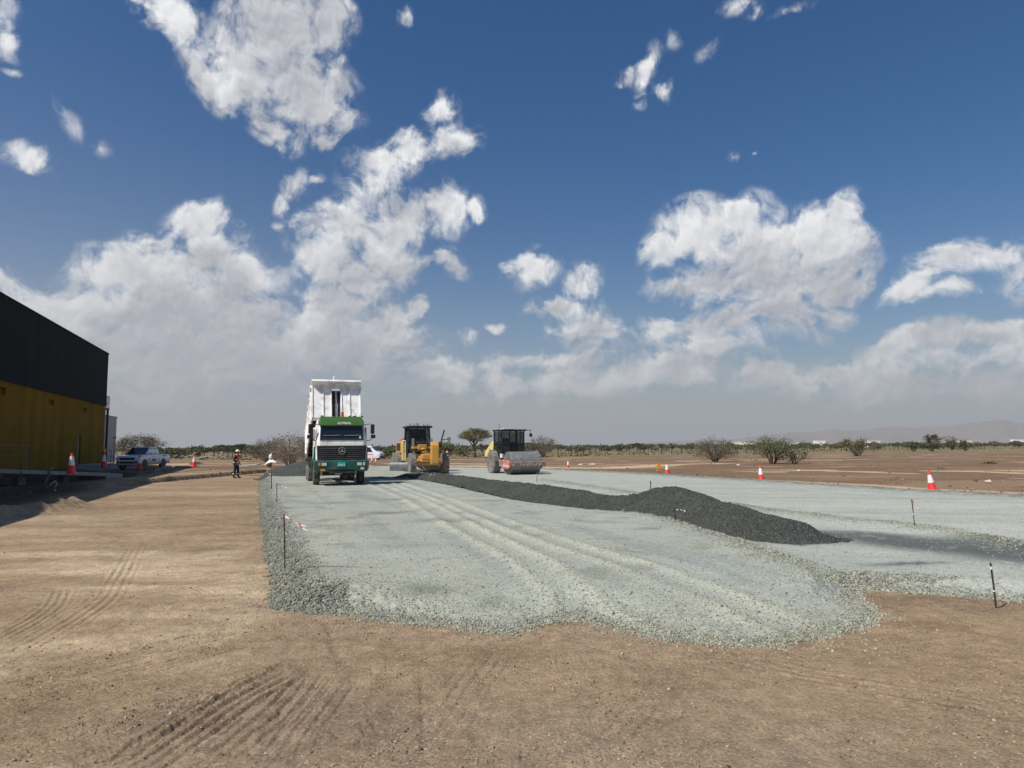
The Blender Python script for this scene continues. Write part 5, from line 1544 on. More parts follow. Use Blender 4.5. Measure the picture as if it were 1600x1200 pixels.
def make_van():
    D = 98.0
    q = atY(597.5, 716.5, D)
    z0 = tz(q[0] - 2, q[1])
    # nose towards the picture's right
    root = empty('white_van', (q[0], q[1], z0), R(80))
    tag(root, 'white van in the distance half hidden behind the dump truck', 'van')
    b = MB()
    def ring(y, zb, zt, w, wt=None): wt = wt or w * .86; return [(-w, y, zb), (w, y, zb), (w, y, 1.0), (wt, y, zt), (-wt, y, zt), (-w, y, 1.0)]
    b.loft([ring(0, .4, 1.02, .80), ring(.35, .3, 1.18, .92), ring(.75, .3, 1.40, .94), ring(1.5, .3, 1.98, .94), ring(2.0, .3, 2.08, .94), ring(4.6, .3, 2.08, .94), ring(4.9, .35, 1.95, .92)])
    bo = b.build('body', M['white_car'], root, bev=.05)
    ws = MB(); ws._add([(-.80, .72, 1.43), (.80, .72, 1.43), (.74, 1.42, 1.93), (-.74, 1.42, 1.93)], [(0, 1, 2, 3)])
    for i in range(4): x, y, z = ws.v[i]; ws.v[i] = (x, y - .03, z + .03)
    ws.build('windscreen', M['glass'], bo, smooth=0)
    for s in (-1, 1):
        for y0, y1 in ((1.15, 1.95), (2.1, 3.2), (3.3, 4.5)):
            w = MB(); w._add([(s * .93, y0, 1.2), (s * .93, y1, 1.2), (s * .845, y1, 1.85), (s * .845, y0 + (.35 if y0 < 1.5 else 0), 1.85)], [(0, 1, 2, 3)]); w.build('side_window', M['glass'], bo, smooth=0)
        hl = MB(); hl.box(s * .66 - .14, s * .66 + .14, .05, .25, .82, 1.0); hl.build('headlight', M['lamp'], bo, bev=.02)
    bp = MB(); bp.box(-.88, .88, -.06, .1, .34, .62); bp.build('bumper', M['black'], bo, bev=.03)
    st = MB(); st.box(-.945, -.941, 1.0, 4.4, .80, .90); st.box(.941, .945, 1.0, 4.4, .80, .90); st.build('side_stripe', M['tape_red'], bo)
    for y in (1.0, 3.8):
        for s in (-1, 1): wheel(root, (s * .82, y, .34), .34, .22, .2, M['tyre'], M['galv'], 0, out=s)
    return root
def tint_mat():
    m, nt, b = new_mat('tinted_glass')
    b.inputs['Base Color'].default_value = (0.02, 0.028, 0.032, 1)
    b.inputs['Roughness'].default_value = 0.05
    b.inputs['Alpha'].default_value = 0.45
    tc = N(nt, 'ShaderNodeTexCoord')
    nz = N(nt, 'ShaderNodeTexNoise', Scale=5.0, Detail=4.0); nt.links.new(tc.outputs['Object'], nz.inputs['Vector'])
    nt.links.new(mrange(nt, nz.outputs['Fac'], 0.3, 0.7, 0.38, 0.52), b.inputs['Alpha'])
    return m
M['tint'] = tint_mat()
M['wornpaint'] = paint('worn_cream_paint', (0.62, 0.52, 0.42), 0.8, var=0.3, scale=20, dirt=(0.35, 0.12, 0.07), dirt_amt=0.5, dirt_scale=9)

M['rail'] = paint('weathered_rail', (0.16, 0.155, 0.14), 0.6, metal=0.3, var=0.2)

def clad(name, c, pitch, depth, dirt, rough=0.55):
    """profiled sheet: vertical ribs along local x, with rain streaks"""
    m = paint(name, c, rough, var=0.10, scale=0.6, dirt=dirt, dirt_amt=0.22, dirt_scale=0.5, spec=0.1)
    nt = m.node_tree
    b = [n for n in nt.nodes if n.type == 'BSDF_PRINCIPLED'][0]
    tc = [n for n in nt.nodes if n.type == 'TEX_COORD'][0]
    wv_ = N(nt, 'ShaderNodeTexWave', wave_type='BANDS', bands_direction='X', wave_profile='TRI', Scale=0.5 / pitch)
    wv_.inputs['Scale'].default_value = 0.314 / pitch
    nt.links.new(tc.outputs['Object'], wv_.inputs['Vector'])
    bp = N(nt, 'ShaderNodeBump', Strength=0.35, Distance=depth)
    nt.links.new(mrange(nt, wv_.outputs['Fac'], 0.55, 0.75, 0, 1), bp.inputs['Height'])
    nt.links.new(bp.outputs[0], b.inputs['Normal'])
    # each sheet weathers a little differently
    sx = N(nt, 'ShaderNodeSeparateXYZ'); nt.links.new(tc.outputs['Object'], sx.inputs[0])
    wn = N(nt, 'ShaderNodeTexWhiteNoise', noise_dimensions='1D')
    nt.links.new(math_(nt, 'FLOOR', math_(nt, 'DIVIDE', sx.outputs[0], 1.05), 0), wn.inputs['W'])
    src = b.inputs['Base Color'].links[0].from_socket
    nt.links.new(mulc(nt, src, mrange(nt, wn.outputs['Value'], 0, 1, 0.90, 1.11)), b.inputs['Base Color'])
    return m
M['slate'] = clad('slate_cladding', (0.0150, 0.0215, 0.0225), 0.5, 0.02, (0.019, 0.025, 0.026), 0.9)
M['mustard'] = clad('mustard_cladding', (0.215, 0.130, 0.010), 1.0, 0.02, (0.14, 0.09, 0.018), 0.9)
M['palewall'] = paint('pale_grey_wall', (0.42, 0.42, 0.40), 0.8, var=0.06)
M['farwhite'] = paint('white_render', (0.78, 0.77, 0.74), 0.8, var=0.04)

# ------------------------------------------------------------------ the shed on the left
WD = np.array([0.324, -0.946]); WN = np.array([0.946, 0.324]); CORNER = np.array([-36.55, 62.0])

def wall_s(px):
    k = (px - 800.0) / (F * 0.995)
    return (k * CORNER[1] - CORNER[0]) / (WD[0] + 0.946 * k)

def wall_z(px, py):
    s = wall_s(px)
    q = CORNER + WD * s
    return float(atY(px, py, q[1])[2])

def make_building():
    root = empty('industrial_shed', (CORNER[0], CORNER[1], 0), math.atan2(WD[1], WD[0]))
    tag(root, 'large shed with slate grey upper cladding over mustard yellow walls', 'building')
    Lw, Dp, ZB, ZT = 58.0, 34.0, 5.78, 10.42
    ops = []
    for x0, x1, y0, y1 in ((-8, 10, 604, 616.5), (77.5, 86.5, 624.5, 632.5), (131.5, 138, 637.5, 645)):
        sa, sb = wall_s(x1), wall_s(x0)
        ops.append((sa, sb, wall_z((x0 + x1) / 2, y1), wall_z((x0 + x1) / 2, y0), 'vent'))
    sa, sb = wall_s(136.5), wall_s(126.5)
    ops.append((sa, sb, .75, wall_z(131, 681), 'door'))
    # lower wall with real openings
    ss = sorted({0.0, Lw, *[o[0] for o in ops], *[o[1] for o in ops]})
    b = MB()
    for i in range(len(ss) - 1):
        a, c = ss[i], ss[i + 1]; mid = (a + c) / 2
        hole = [o for o in ops if o[0] < mid < o[1]]
        if hole:
            o = hole[0]
            b.box(a, c, -.25, 0, -1.0, o[2]); b.box(a, c, -.25, 0, o[3], ZB)
        else:
            b.box(a, c, -.25, 0, -1.0, ZB)
    wl = b.build('lower_wall', M['mustard'], root, smooth=0)
    g = MB(); g.box(-.003, .25, -Dp, -.253, -1, ZB); g.box(Lw - .25, Lw + .003, -Dp, -.253, -1, ZB); g.box(.25, Lw - .25, -Dp, -Dp + .25, -1, ZB); g.build('end_wall', M['mustard'], root, smooth=0)
    u = MB(); u.box(-.06, Lw + .06, -Dp - .06, .07, ZB + .003, ZT); u.build('upper_cladding', M['slate'], root, smooth=0)
    fl = MB(); fl.box(-.08, Lw + .08, .071, .12, ZB - .03, ZB + .06); fl.build('flashing', M['slate'], root)
    cp = MB(); cp.box(-.12, Lw + .12, -Dp - .12, .13, ZT + .002, ZT + .12); cp.build('roof', M['slate'], root, bev=.03)
    for o in ops:
        if o[4] == 'vent':
            v = MB(); v.box(o[0] + .01, o[1] - .01, -.245, -.20, o[2] + .01, o[3] - .01); vo = v.build('vent', M['frame'], root)
            lv = MB()
            n = 6
            for k in range(n):
                z = o[2] + .05 + (o[3] - o[2] - .1) * k / n
                lv.prism([(-.20, z + .07), (-.16, z), (-.155, z + .01), (-.19, z + .085)], 'x', o[0] + .03, o[1] - .03)
            lv.build('louvre', M['mustard'], vo, smooth=0)
        else:
            d = MB(); d.box(o[0] + .02, o[1] - .02, -.22, -.16, o[2], o[3] - .02); do = d.build('door', M['palewall'], root)
            h = MB(); h.box(o[0] + .15, o[0] + .2, -.16, -.12, o[2] + .95, o[2] + 1.1); h.build('handle', M['steel'], do)
            f = MB(); f.box(o[1] - .42, o[1] - .04, -.158, -.150, o[2] + .02, o[3] - .05); f.build('glass_strip', M['glass'], do)
    # gallery bracketed off the far corner, with its post
    gz = 5.45
    pf = MB(); pf.box(-1.05, -.02, -1.0, .15, gz, gz + .14); pf.prism([(-1.0, gz), (-.02, gz), (-.02, gz - .55), (-.35, gz - .45)], 'y', -.5, -.2)
    po = pf.build('gallery', M['frame'], root)
    rl = MB()
    for x in (-1.0, -.55, -.08): rl.tube([(x, .1, gz + .1), (x, .1, gz + 1.2)], .025)
    for y in (-.9, -.4): rl.tube([(-1.0, y, gz + .1), (-1.0, y, gz + 1.2)], .025)
    for z in (.62, 1.2): rl.tube([(-.05, .1, gz + z), (-1.0, .1, gz + z), (-1.0, -.95, gz + z)], .025)
    rl.build('railing', M['frame'], po)
    ps = MB(); ps.cyl((-.26, .16, .2), (-.26, .16, gz), .10, n=12); ps.box(-.34, -.18, .1, .3, .2, .3); ps.build('post', M['frame'], root)
    # trim of the corner
    tr = MB(); tr.box(-.05, .10, -.1, .045, -.5, ZB - .03); tr.build('corner_trim', M['palewall'], root)
    return root

def make_annex():
    q = atY(180.5, 700, 96.0)
    root = empty('white_annex', (q[0], q[1], 0), math.atan2(WD[1], WD[0]))
    tag(root, 'plain pale grey block rising behind the corner of the yellow shed', 'building')
    zt = float(atY(180.5, 653, 96.0)[2])
    b = MB(); b.box(0, 22, -9, 0, -.6, zt); b.build('wall', M['palewall'], root, smooth=0)
    c = MB(); c.box(-.08, 22.08, -9.08, .08, zt + .002, zt + .14); c.build('parapet', M['palewall'], root, bev=.02)
    v = MB(); v.box(.5, 1.6, .01, .14, 3.3, 3.5); v.build('wall_light', M['frame'], root)
    return root

# ------------------------------------------------------------------ ramp, rails
def make_ramp():
    A = np.array([-22.55, 40.3]); Bq = np.array([-24.95, 30.0]); zA, zB = .50, 1.22
    d = (Bq - A) / np.linalg.norm(Bq - A); L = float(np.linalg.norm(Bq - A))
    root = empty('concrete_ramp', (A[0], A[1], 0), math.atan2(d[1], d[0]))
    tag(root, 'raised concrete ramp slab ending in the shade of the shed', 'ramp')
    b = MB()
    # local x along the ramp towards the camera, local y to its right-hand side
    W2 = 2.0
    b.loft([[(0, -W2, -.3), (0, .0, -.3), (0, .0, zA), (0, -W2, zA)], [(1.2, -W2, -.3), (1.2, 0, -.3), (1.2, 0, zA + .09), (1.2, -W2, zA + .09)]])
    b.build('end_block', M['concrete'], root, bev=.02, smooth=0)
    s = MB(); s.loft([[(1.203, -W2, zA - .10), (1.203, .06, zA - .10), (1.203, .06, zA + .092), (1.203, -W2, zA + .092)], [(L, -W2, zB - .20), (L, .06, zB - .20), (L, .06, zB), (L, -W2, zB)], [(L + 5, -W2, zB - .2), (L + 5, .06, zB - .2), (L + 5, .06, zB + .05), (L + 5, -W2, zB + .05)]])
    s.build('slab', M['concrete'], root, bev=.015, smooth=0)
    f = MB()
    for k in range(4): f.box(2.5 + k * 2.6, 2.9 + k * 2.6, -1.6, -1.2, -.5, zA - .02 + .06 * k)
    build_each(f, 'pier', M['concrete'], root)
    rd = MB(); rd.tube([(5.4, .3, .15), (4.9, .12, .95), (4.6, -.1, 1.0)], .05); rd.build('pipe', M['rail'], root)
    return root

def make_rails():
    g1 = atY(46.5, 727, 33.0)
    root = empty('handrail', (g1[0], 33.0, 1.02), math.atan2(-.97, -.23))
    tag(root, 'galvanised handrail along the upper end of the concrete ramp', 'handrail', group='handrails beside the shed')
    b = MB()
    b.tube([(0, 0, 0), (0, 0, 1.08), (4.5, 0, 1.25)], .024, 8)
    b.tube([(0, 0, .62), (4.5, 0, .78)], .02, 8); b.tube([(0, 0, .25), (4.5, 0, .40)], .02, 8)
    b.build('rail', M['rail'], root)
    p = MB()
    for x in (.25, 1.7, 3.2, 4.5): p.tube([(x, 0, -.05), (x, 0, 1.10 + x * .035)], .024, 8)
    build_each(p, 'post', M['rail'], root)
    # landing in front of the side door, with its own rail
    s0 = wall_s(131)
    c0 = CORNER + WD * s0 + WN * .15
    ln = empty('door_landing', (c0[0], c0[1], 0), math.atan2(WD[1], WD[0]))
    tag(ln, 'low concrete landing in front of the grey side door of the shed', 'landing')
    q = MB(); q.box(-3.2, 2.2, 0, 1.7, -.4, .74); q.box(-4.4, -3.2, .0, 1.7, -.4, .45); q.build('landing_slab', M['concrete'], ln, bev=.02)
    r2 = empty('handrail', (c0[0], c0[1], .74), math.atan2(WD[1], WD[0]))
    tag(r2, 'galvanised handrail round the landing by the side door of the shed', 'handrail', group='handrails beside the shed')
    b = MB()
    b.tube([(2.1, 1.6, 0), (2.1, 1.6, 1.08), (-3.1, 1.6, 1.08), (-4.6, 1.6, .60), (-4.6, 1.6, -.3)], .024, 8)
    b.tube([(2.1, 1.6, .55), (-3.1, 1.6, .55), (-4.6, 1.6, .10)], .02, 8)
    b.build('rail', M['rail'], r2)
    p = MB()
    for x in (.8, -.6, -2.0, -3.1): p.tube([(x, 1.6, 0), (x, 1.6, 1.08)], .022, 8)
    build_each(p, 'post', M['rail'], r2)

# ------------------------------------------------------------------ cones
def make_cone():
    root = empty('traffic_cone')
    b = MB(); b.box(-.185, .185, -.185, .185, 0, .04); b.build('base', M['cone_red'], root, bev=.02)
    c = MB(); c.lathe([(.165, .04), (.155, .06), (.045, .74), (.035, .76), (.02, .76)], (0, 0, 0), 'z', 28); c.build('body', M['cone_red'], root)
    s = MB(); s.lathe([(.110, .332), (.118, .332), (.066, .655), (.060, .655)], (0, 0, 0), 'z', 28); s.build('sleeve', M['cone_white'], root)
    return root

def make_cones():
    proto = make_cone()
    first = True
    G = 'red and white traffic cones'
    specs = [
     (111, 741, 709, 27.5, 'red and white cone standing in shade beside the concrete ramp', None, 0),
     (162, 731.5, 708, 45, 'cone with an amber lamp on top near the pickup grille', 'lamp', 0),
     (217.5, 733.5, 711.5, 47, "cone in shade in front of the pickup's front wheel", None, 0),
     (303, 729.5, 711.5, 52, 'cone with a tall amber lamp standing on the sunlit bank', 'lamp', 0),
     (887.8, 731.5, 719.3, 62, 'small distant cone on the tan track right of the roller', None, 0),
     (1042.8, 741.5, 723.5, 48, 'cone beside the orange board at the far edge of the gravel', None, 2),
     (1189.8, 751.3, 728.5, 38, 'cone with red tape round its tip in front of the green bush', 'tape', 3),
     (1457.5, 766.5, 737.5, 29.6, 'leaning cone wrapped with tape at the far gravel edge, nearest the right', 'tape', 9),
     (581.5, 724, 713, 77, 'white topped cone in front of the distant van', None, 0),
     (588.5, 725, 715, 77, 'dull red cone right beside the van cone with the white top', None, 12),
    ]
    for i, (px, pb, pt, D, lab, extra, tilt) in enumerate(specs):
        o = proto if first else copy_tree(proto)
        first = False
        q = atY(px, pb, D)
        hgt = (pb - pt) / F * D
        o.location = q
        k = hgt / .76
        o.scale = (k * (.9 if px < 1000 else 1), k * (.9 if px < 1000 else 1), k)
        o.rotation_euler = (0, -R(tilt), R(20 + i * 37))
        if tilt: o.rotation_euler = (0, -R(tilt), 0)
        tag(o, lab, 'traffic cone', G)
        if extra == 'lamp':
            l = MB(); l.box(-.05, .05, -.04, .04, .72, .80); l.cyl((0, -.05, .89), (0, .05, .89), .09, n=18); l.build('warning_lamp', M['amber'], o)
        if extra == 'tape':
            l = MB(); l.torus((0, 0, .70), .058, .022, 'z', 14, 6); l.tube([(.05, 0, .70), (.12, .02, .64), (.10, .02, .58)], .014, 5); l.tube([(-.02, 0, .76), (0, 0, .83), (.05, 0, .80)], .02, 5); l.build('tape_knot', M['tape_red'], o)
    # plinth of soil under the shaded cones is part of the rough ground

# ------------------------------------------------------------------ stakes with barrier tape
def ribbon(mb_r, mb_w, pts, w, n=10):
    """striped ribbon: alternate red and white lengths"""
    P_ = smooth_pl(pts, 6)
    m = len(P_) - 1
    for i in range(m):
        a, b = P_[i], P_[i + 1]
        tw = 0.6 * sin(i * .55)
        up = np.array([0.15 * sin(i * .8), tw * .3, 1.0]) * w * .5
        t = np.array([0.0, 0.0012, 0.0])
        vs = [a - up, b - up, b + up, a + up]
        tgt = mb_r if (i // 2) % 3 == 0 else mb_w
        q = [tuple(v - t) for v in vs] + [tuple(v + t) for v in vs]
        tgt._add(q, [(0, 1, 2, 3), (7, 6, 5, 4), (0, 4, 5, 1), (1, 5, 6, 2), (2, 6, 7, 3), (3, 7, 4, 0)])

def stake(px_b, py_b, px_t, py_t, z, lab, tapes=(), rad=.011, bands=(), dark=False):
    q = at(px_b, py_b, z)
    t = atY(px_t, py_t, q[1])
    root = empty('marker_stake', tuple(q))
    tag(root, lab, 'stake', 'rebar stakes marking the gravel edges')
    d = t - q
    b = MB(); b.tube([tuple(-d * .12), tuple(d * .5 + np.array([.004, 0, 0])), tuple(d)], rad, 8); b.build('rod', M['rod'], root)
    for h0, h1 in bands:
        w = MB(); w.cyl(tuple(d * h0), tuple(d * h1), rad * 1.5, n=8); w.build('paint_band', M['tape_white'], root)
    rr, ww = MB(), MB()
    for pts in tapes:
        P3 = []
        for (px, py, dy) in pts:
            e = atY(px, py, q[1] + dy) - q
            P3.append(e)
        ribbon(rr, ww, P3, .020)
    if tapes:
        # knot round the rod
        rr.torus(tuple(np.array(P3[0])), .018, .010, 'z', 10, 6)
        rr.build('dark_tape' if dark else 'red_tape', M['rod'] if dark else M['tape_red'], root, smooth=0)
        if ww.v: ww.build('white_tape', M['tape_white'], root, smooth=0)
    return root

def make_stakes():
    zf = lambda px, py, z: z
    stake(445, 890, 443.6, 803, .12, 'thin stake with a striped tape blowing from it on the gravel flank', [[(443.6, 806, 0), (455, 812, .02), (468, 822, .04), (480, 829, .02)], [(443.6, 806, 0), (452, 810, -.05), (466, 818, -.04), (478, 823, -.05)]], .010)
    stake(432.5, 792, 432.5, 755, .14, 'stake with tape trailing over the pale gravel, nearer the truck', [[(432.5, 756, 0), (438, 758, .1), (443, 761, .1), (448, 762, 0)]], .012)
    stake(424, 770, 424, 739, .12, 'stake with a pink tape knot at the far corner of the gravel flank', [[(424, 742, 0), (420, 740, 0), (417, 735, .1), (421, 732, 0)], [(424, 742, 0), (422, 738, 0), (424, 733, .1)]], .018)
    stake(1429, 821, 1424.3, 780, .22, 'leaning stake with a ragged red flag on the far gravel seam', [[(1424.6, 782, 0), (1427, 786, .02), (1431, 791, .02), (1434, 795, 0)], [(1424.6, 782, 0), (1428, 784, .02), (1431, 788, .02), (1432, 793, 0)], [(1424.6, 782, 0), (1426, 788, .02), (1428.5, 794, .02), (1430, 797, 0)]], .009, ((.42, .46),))
    stake(1556.5, 951, 1547.6, 879.5, .0, 'bare dark rod with a white band near its top, on brown soil', (), .0105, ((.86, .92), (.37, .40)))
    stake(1055, 813, 1054, 795, .34, 'short stake with black and white tape in the dark windrow', [[(1054.2, 796.5, 0), (1060, 796, .02), (1066, 797, .03), (1071, 799, 0)]], .010, (), True)
    stake(1016.5, 764, 1016.3, 751.5, .78, 'short stake standing on the crest of the dark windrow', [[(1016.3, 752.5, 0), (1018, 755, 0), (1018, 758, 0)]], .012)
    stake(838.5, 752, 839.5, 738, .22, 'short stake in front of the roller drum', [[(839.5, 739, 0), (837, 744, 0), (836, 749, 0)]], .012)
    stake(673, 748, 676, 739, .45, 'short stake with white tape just in front of the grader', [[(676, 740, 0), (672, 742.5, 0), (673, 746, 0)], [(676, 740, 0), (679, 743, 0), (678, 746, 0)]], .014)
    stake(789.5, 763, 790, 755, .45, 'short white tagged stake at the foot of the windrow below the roller', [[(790, 756, 0), (787.5, 757.5, 0), (788, 760.5, 0)], [(790, 756, 0), (792, 758, 0), (791.5, 761, 0)]], .012)
    stake(33, 748, 32.5, 721, .55, 'stake with striped tape in the shade of the shed', [[(32.5, 738, 0), (36.5, 741, 0), (33, 744, .1), (37, 748, 0)], [(32.5, 738, 0), (30, 741, 0), (33, 746, 0)]], .014)
    # tape lying in a heap in the shade
    q = at(85, 764, .30)
    rr, ww = MB(), MB()
    e = [np.array(atY(px, py, q[1]) - q) for px, py in ((77, 759), (81, 755), (87, 752), (89, 757), (86, 761), (84, 765), (88, 766))]
    ribbon(rr, ww, e, .07)
    root = empty('barrier_tape', tuple(q))
    tag(root, 'crumpled red and white barrier tape lying on the shaded soil', 'barrier tape')
    rr.build('red_tape', M['tape_red'], root, smooth=0); ww.build('white_tape', M['tape_white'], root, smooth=0)
    q = at(252, 734.5, .25)
    rr, ww = MB(), MB()
    e = [np.array(atY(px, py, q[1]) - q) for px, py in ((242, 734.5), (246, 733.5), (250, 732.5), (253, 731))]
    ribbon(rr, ww, e, .09)
    root = empty('barrier_tape', tuple(q))
    tag(root, "white tape scraps on the ground behind the pickup's rear wheel", 'barrier tape')
    rr.build('red_tape', M['tape_white'], root, smooth=0); ww.build('white_tape', M['tape_white'], root, smooth=0)
    # white plastic bag snagged at the end of the brown yard
    q = atY(423, 727, 47.0)
    root = empty('plastic_bag', tuple(q))
    tag(root, 'white plastic bag snagged on twigs beside the brushwood', 'plastic bag')
    b = MB()
    b.loft([[(-.42, -.05, .0), (-.36, .05, .03), (-.38, 0, .10)], [(-.15, -.10, .18), (0, .1, .16), (-.1, 0, .38)], [(.10, -.12, .22), (.2, .1, .2), (.1, 0, .42)], [(.35, -.05, .16), (.40, .05, .15), (.36, 0, .24)]])
    b.ell((-.02, 0, .55), (.13, .10, .20), 12, 8); b.tube([(0, 0, .7), (.06, 0, .85)], [.05, .015], 6)
    b.build('bag', M['bag'], root, bev=0)
    tw = MB(); tw.tube([(.05, .05, -.5), (.02, .04, .3), (.08, .05, .8)], .02, 6); tw.build('twig', M['bark'], root)
    # orange board at the far gravel edge
    q = at(1029.5, 735.5, .05)
    root = empty('orange_barrier', tuple(q))
    tag(root, 'small orange plastic barrier board beyond the far gravel edge', 'barrier')
    b = MB(); b.box(-.16, .16, -.03, .03, .12, .50); b.build('board', M['orange_board'], root, bev=.02)
    for s in (-1, 1):
        l = MB(); l.box(s * .13 - .03, s * .13 + .03, -.12, .12, -.02, .06); l.box(s * .13 - .02, s * .13 + .02, -.03, .03, .06, .13); l.build('foot', M['orange_board'], root)

# ------------------------------------------------------------------ the worker
def skin_body(name, verts, edges, rad, mat, parent, root_i=0, sub=2):
    me = bpy.data.meshes.new(name)
    me.from_pydata(verts, edges, [])
    o = bpy.data.objects.new(name, me)
    COL.objects.link(o)
    if parent: o.parent = parent
    me.materials.append(mat)
    md = o.modifiers.new('Skin', 'SKIN'); md.use_smooth_shade = True
    if not me.skin_vertices: me.skin_vertices.new()
    for i, r_ in enumerate(rad):
        rr = r_ if isinstance(r_, tuple) else (r_, r_)
        me.skin_vertices[0].data[i].radius = rr
        me.skin_vertices[0].data[i].use_root = (i == root_i)
    s = o.modifiers.new('Subdivision', 'SUBSURF'); s.levels = sub; s.render_levels = sub
    return o

def make_worker():
    q = at(368.5, 747.3, 0)
    root = empty('person', (q[0], q[1], tz(q[0], q[1]) + .01), R(-8))
    tag(root, 'person in an orange safety vest, navy work clothes and a cream helmet', 'person')
    # faces +x, z up
    V = [(0, 0, .96), (.01, 0, 1.14), (.03, 0, 1.32), (.04, 0, 1.44), (.055, 0, 1.52), (.07, 0, 1.62), (.08, 0, 1.70)]
    E = [(0, 1), (1, 2), (2, 3), (3, 4), (4, 5), (5, 6)]
    Rd = [(.12, .15), (.11, .145), (.12, .17), (.09, .13), .058, (.095, .078), (.085, .07)]
    def add(p, r_, j):
        V.append(p); Rd.append(r_); E.append((j, len(V) - 1)); return len(V) - 1
    hands = []
    for s, el_, wr in ((-1, (-.02, -.25, 1.14), (.12, -.23, .93)), (1, (-.02, .25, 1.13), (.10, .24, .91))):
        sh = add((.03, s * .18, 1.40), .062, 3)
        e = add(el_, .047, sh); w = add(wr, .032, e)
        pm = add((wr[0] + .05, wr[1], wr[2] - .05), (.020, .038), w)
        hands.append((pm, s))
        for k in range(4):
            f1 = add((wr[0] + .085 + .004 * k, wr[1] + s * (.024 - .016 * k), wr[2] - .085 + .010 * k), .0095, pm)
            add((wr[0] + .105 + .004 * k, wr[1] + s * (.022 - .016 * k), wr[2] - .125 + (.012 if k in (0, 3) else 0)), .008, f1)
        t1 = add((wr[0] + .075, wr[1] - s * .03, wr[2] - .045), .011, pm); add((wr[0] + .105, wr[1] - s * .035, wr[2] - .065), .009, t1)
    legs = []
    for s, kn, an, hx in ((-1, (-.02, -.105, .52), (-.09, -.11, .10), -.01), (1, (.08, .10, .52), (.10, .10, .10), .01)):
        hp = add((hx, s * .095, .88), .10, 0); k = add(kn, .066, hp); a = add(an, .042, k)
        hl = add((an[0] + .06, an[1], .055), .045, a); add((an[0] + .17, an[1], .04), .034, hl)
        legs.append((hp, k, a))
    body = skin_body('body', V, E, Rd, M['skin'], root)
    # clothes follow the body
    def shell(name, pts, edges, rad, mat): return skin_body(name, pts, edges, rad, mat, root)
    tv = [(0, 0, .90), (0, 0, 1.0), (.01, 0, 1.15), (.03, 0, 1.33), (.04, 0, 1.45)]
    sv = list(tv); se = [(0, 1), (1, 2), (2, 3), (3, 4)]; sr = [(.130, .165), (.13, .165), (.125, .16), (.135, .185), (.10, .13)]
    for s, el_, wr in ((-1, (-.02, -.25, 1.14), (.12, -.23, .93)), (1, (-.02, .25, 1.13), (.10, .24, .91))):
        i = len(sv); sv += [(.03, s * .185, 1.40), el_, wr]; sr += [.078, .062, .048]; se += [(3, i), (i, i + 1), (i + 1, i + 2)]
    shell('shirt', sv, se, sr, M['navy'])
    shell('safety_vest', [(0, 0, .90), (.01, 0, 1.12), (.03, 0, 1.32), (.04, 0, 1.44)], [(0, 1), (1, 2), (2, 3)], [(.165, .20), (.158, .195), (.165, .215), (.125, .165)], M['hivis'])
    pv = [(0, 0, .97)]; pr = [(.135, .165)]; pe = []
    for s, kn, an, hx in ((-1, (-.02, -.105, .52), (-.09, -.11, .10), -.01), (1, (.08, .10, .52), (.10, .10, .10), .01)):
        i = len(pv); pv += [(hx, s * .095, .84), kn, (an[0], an[1], .14)]; pr += [.115, .085, .075]; pe += [(0, i), (i, i + 1), (i + 1, i + 2)]
    shell('trousers', pv, pe, pr, M['navy'])
    an_ = ((-.09, -.11), (.10, .10))
    for x, y in an_:
        bt = MB(); bt.tube([(x - .01, y, .22), (x, y, .09), (x + .03, y, .055)], [.062, .06, .055], 12); bt.ell((x + .09, y, .045), (.13, .055, .05), 14, 8)
        bt.build('boot', M['boot'], root, smooth=60)
    rb = MB()
    for (x, y), dx in zip(an_, (.006, -.002)): rb.lathe([(.074, -.03), (.084, -.03), (.084, .03), (.074, .03)], (x + dx, y, .27), 'z', 20)
    build_each(rb, 'ankle_band', M['reflect'], root)
    wb = MB()
    for z, a, b in ((1.0, .170, .205), (1.18, .166, .205)):
        ring = lambda k, zz, f: [(.008 + a * f * cos(2 * pi * i / 24), b * f * sin(2 * pi * i / 24), zz) for i in range(24)]
        wb.loft([ring(0, z - .025, 1.0), ring(0, z + .025, 1.0)])
    build_each(wb, 'vest_band', M['reflect'], root)
    # face: nose, eyes, ears, mouth, chin scarf and helmet
    fc = MB(); fc.prism([(.155, 1.645), (.185, 1.605), (.155, 1.60)], 'y', -.014, .014); fc.ell((.075, -.082, 1.625), (.022, .012, .034), 10, 6); fc.ell((.075, .082, 1.625), (.022, .012, .034), 10, 6)
    fc.build('nose_and_ears', M['skin'], root, smooth=60)
    ey = MB(); ey.ell((.158, -.034, 1.648), (.010, .014, .008), 10, 6); ey.ell((.158, .034, 1.648), (.010, .014, .008), 10, 6); ey.ell((.160, 0, 1.575), (.008, .028, .008), 10, 6); ey.build('eyes_and_mouth', M['boot'], root)
    hr = MB(); hr.ell((.055, 0, 1.67), (.098, .086, .075), 16, 8); hr.build('hair', M['boot'], root, smooth=60)
    hm = MB(); hm.lathe([(.128, 1.690), (.130, 1.71), (.118, 1.765), (.085, 1.81), (.04, 1.832), (.001, 1.835), (.001, 1.70)], (.07, 0, 0), 'z', 28); hm.ell((.165, 0, 1.695), (.085, .085, .012), 18, 6)
    hm.build('helmet', M['helmet'], root, smooth=60)
    nk = MB(); nk.torus((.058, 0, 1.505), .062, .035, 'z', 18, 8); nk.build('scarf', M['hivis'], root)
    return root
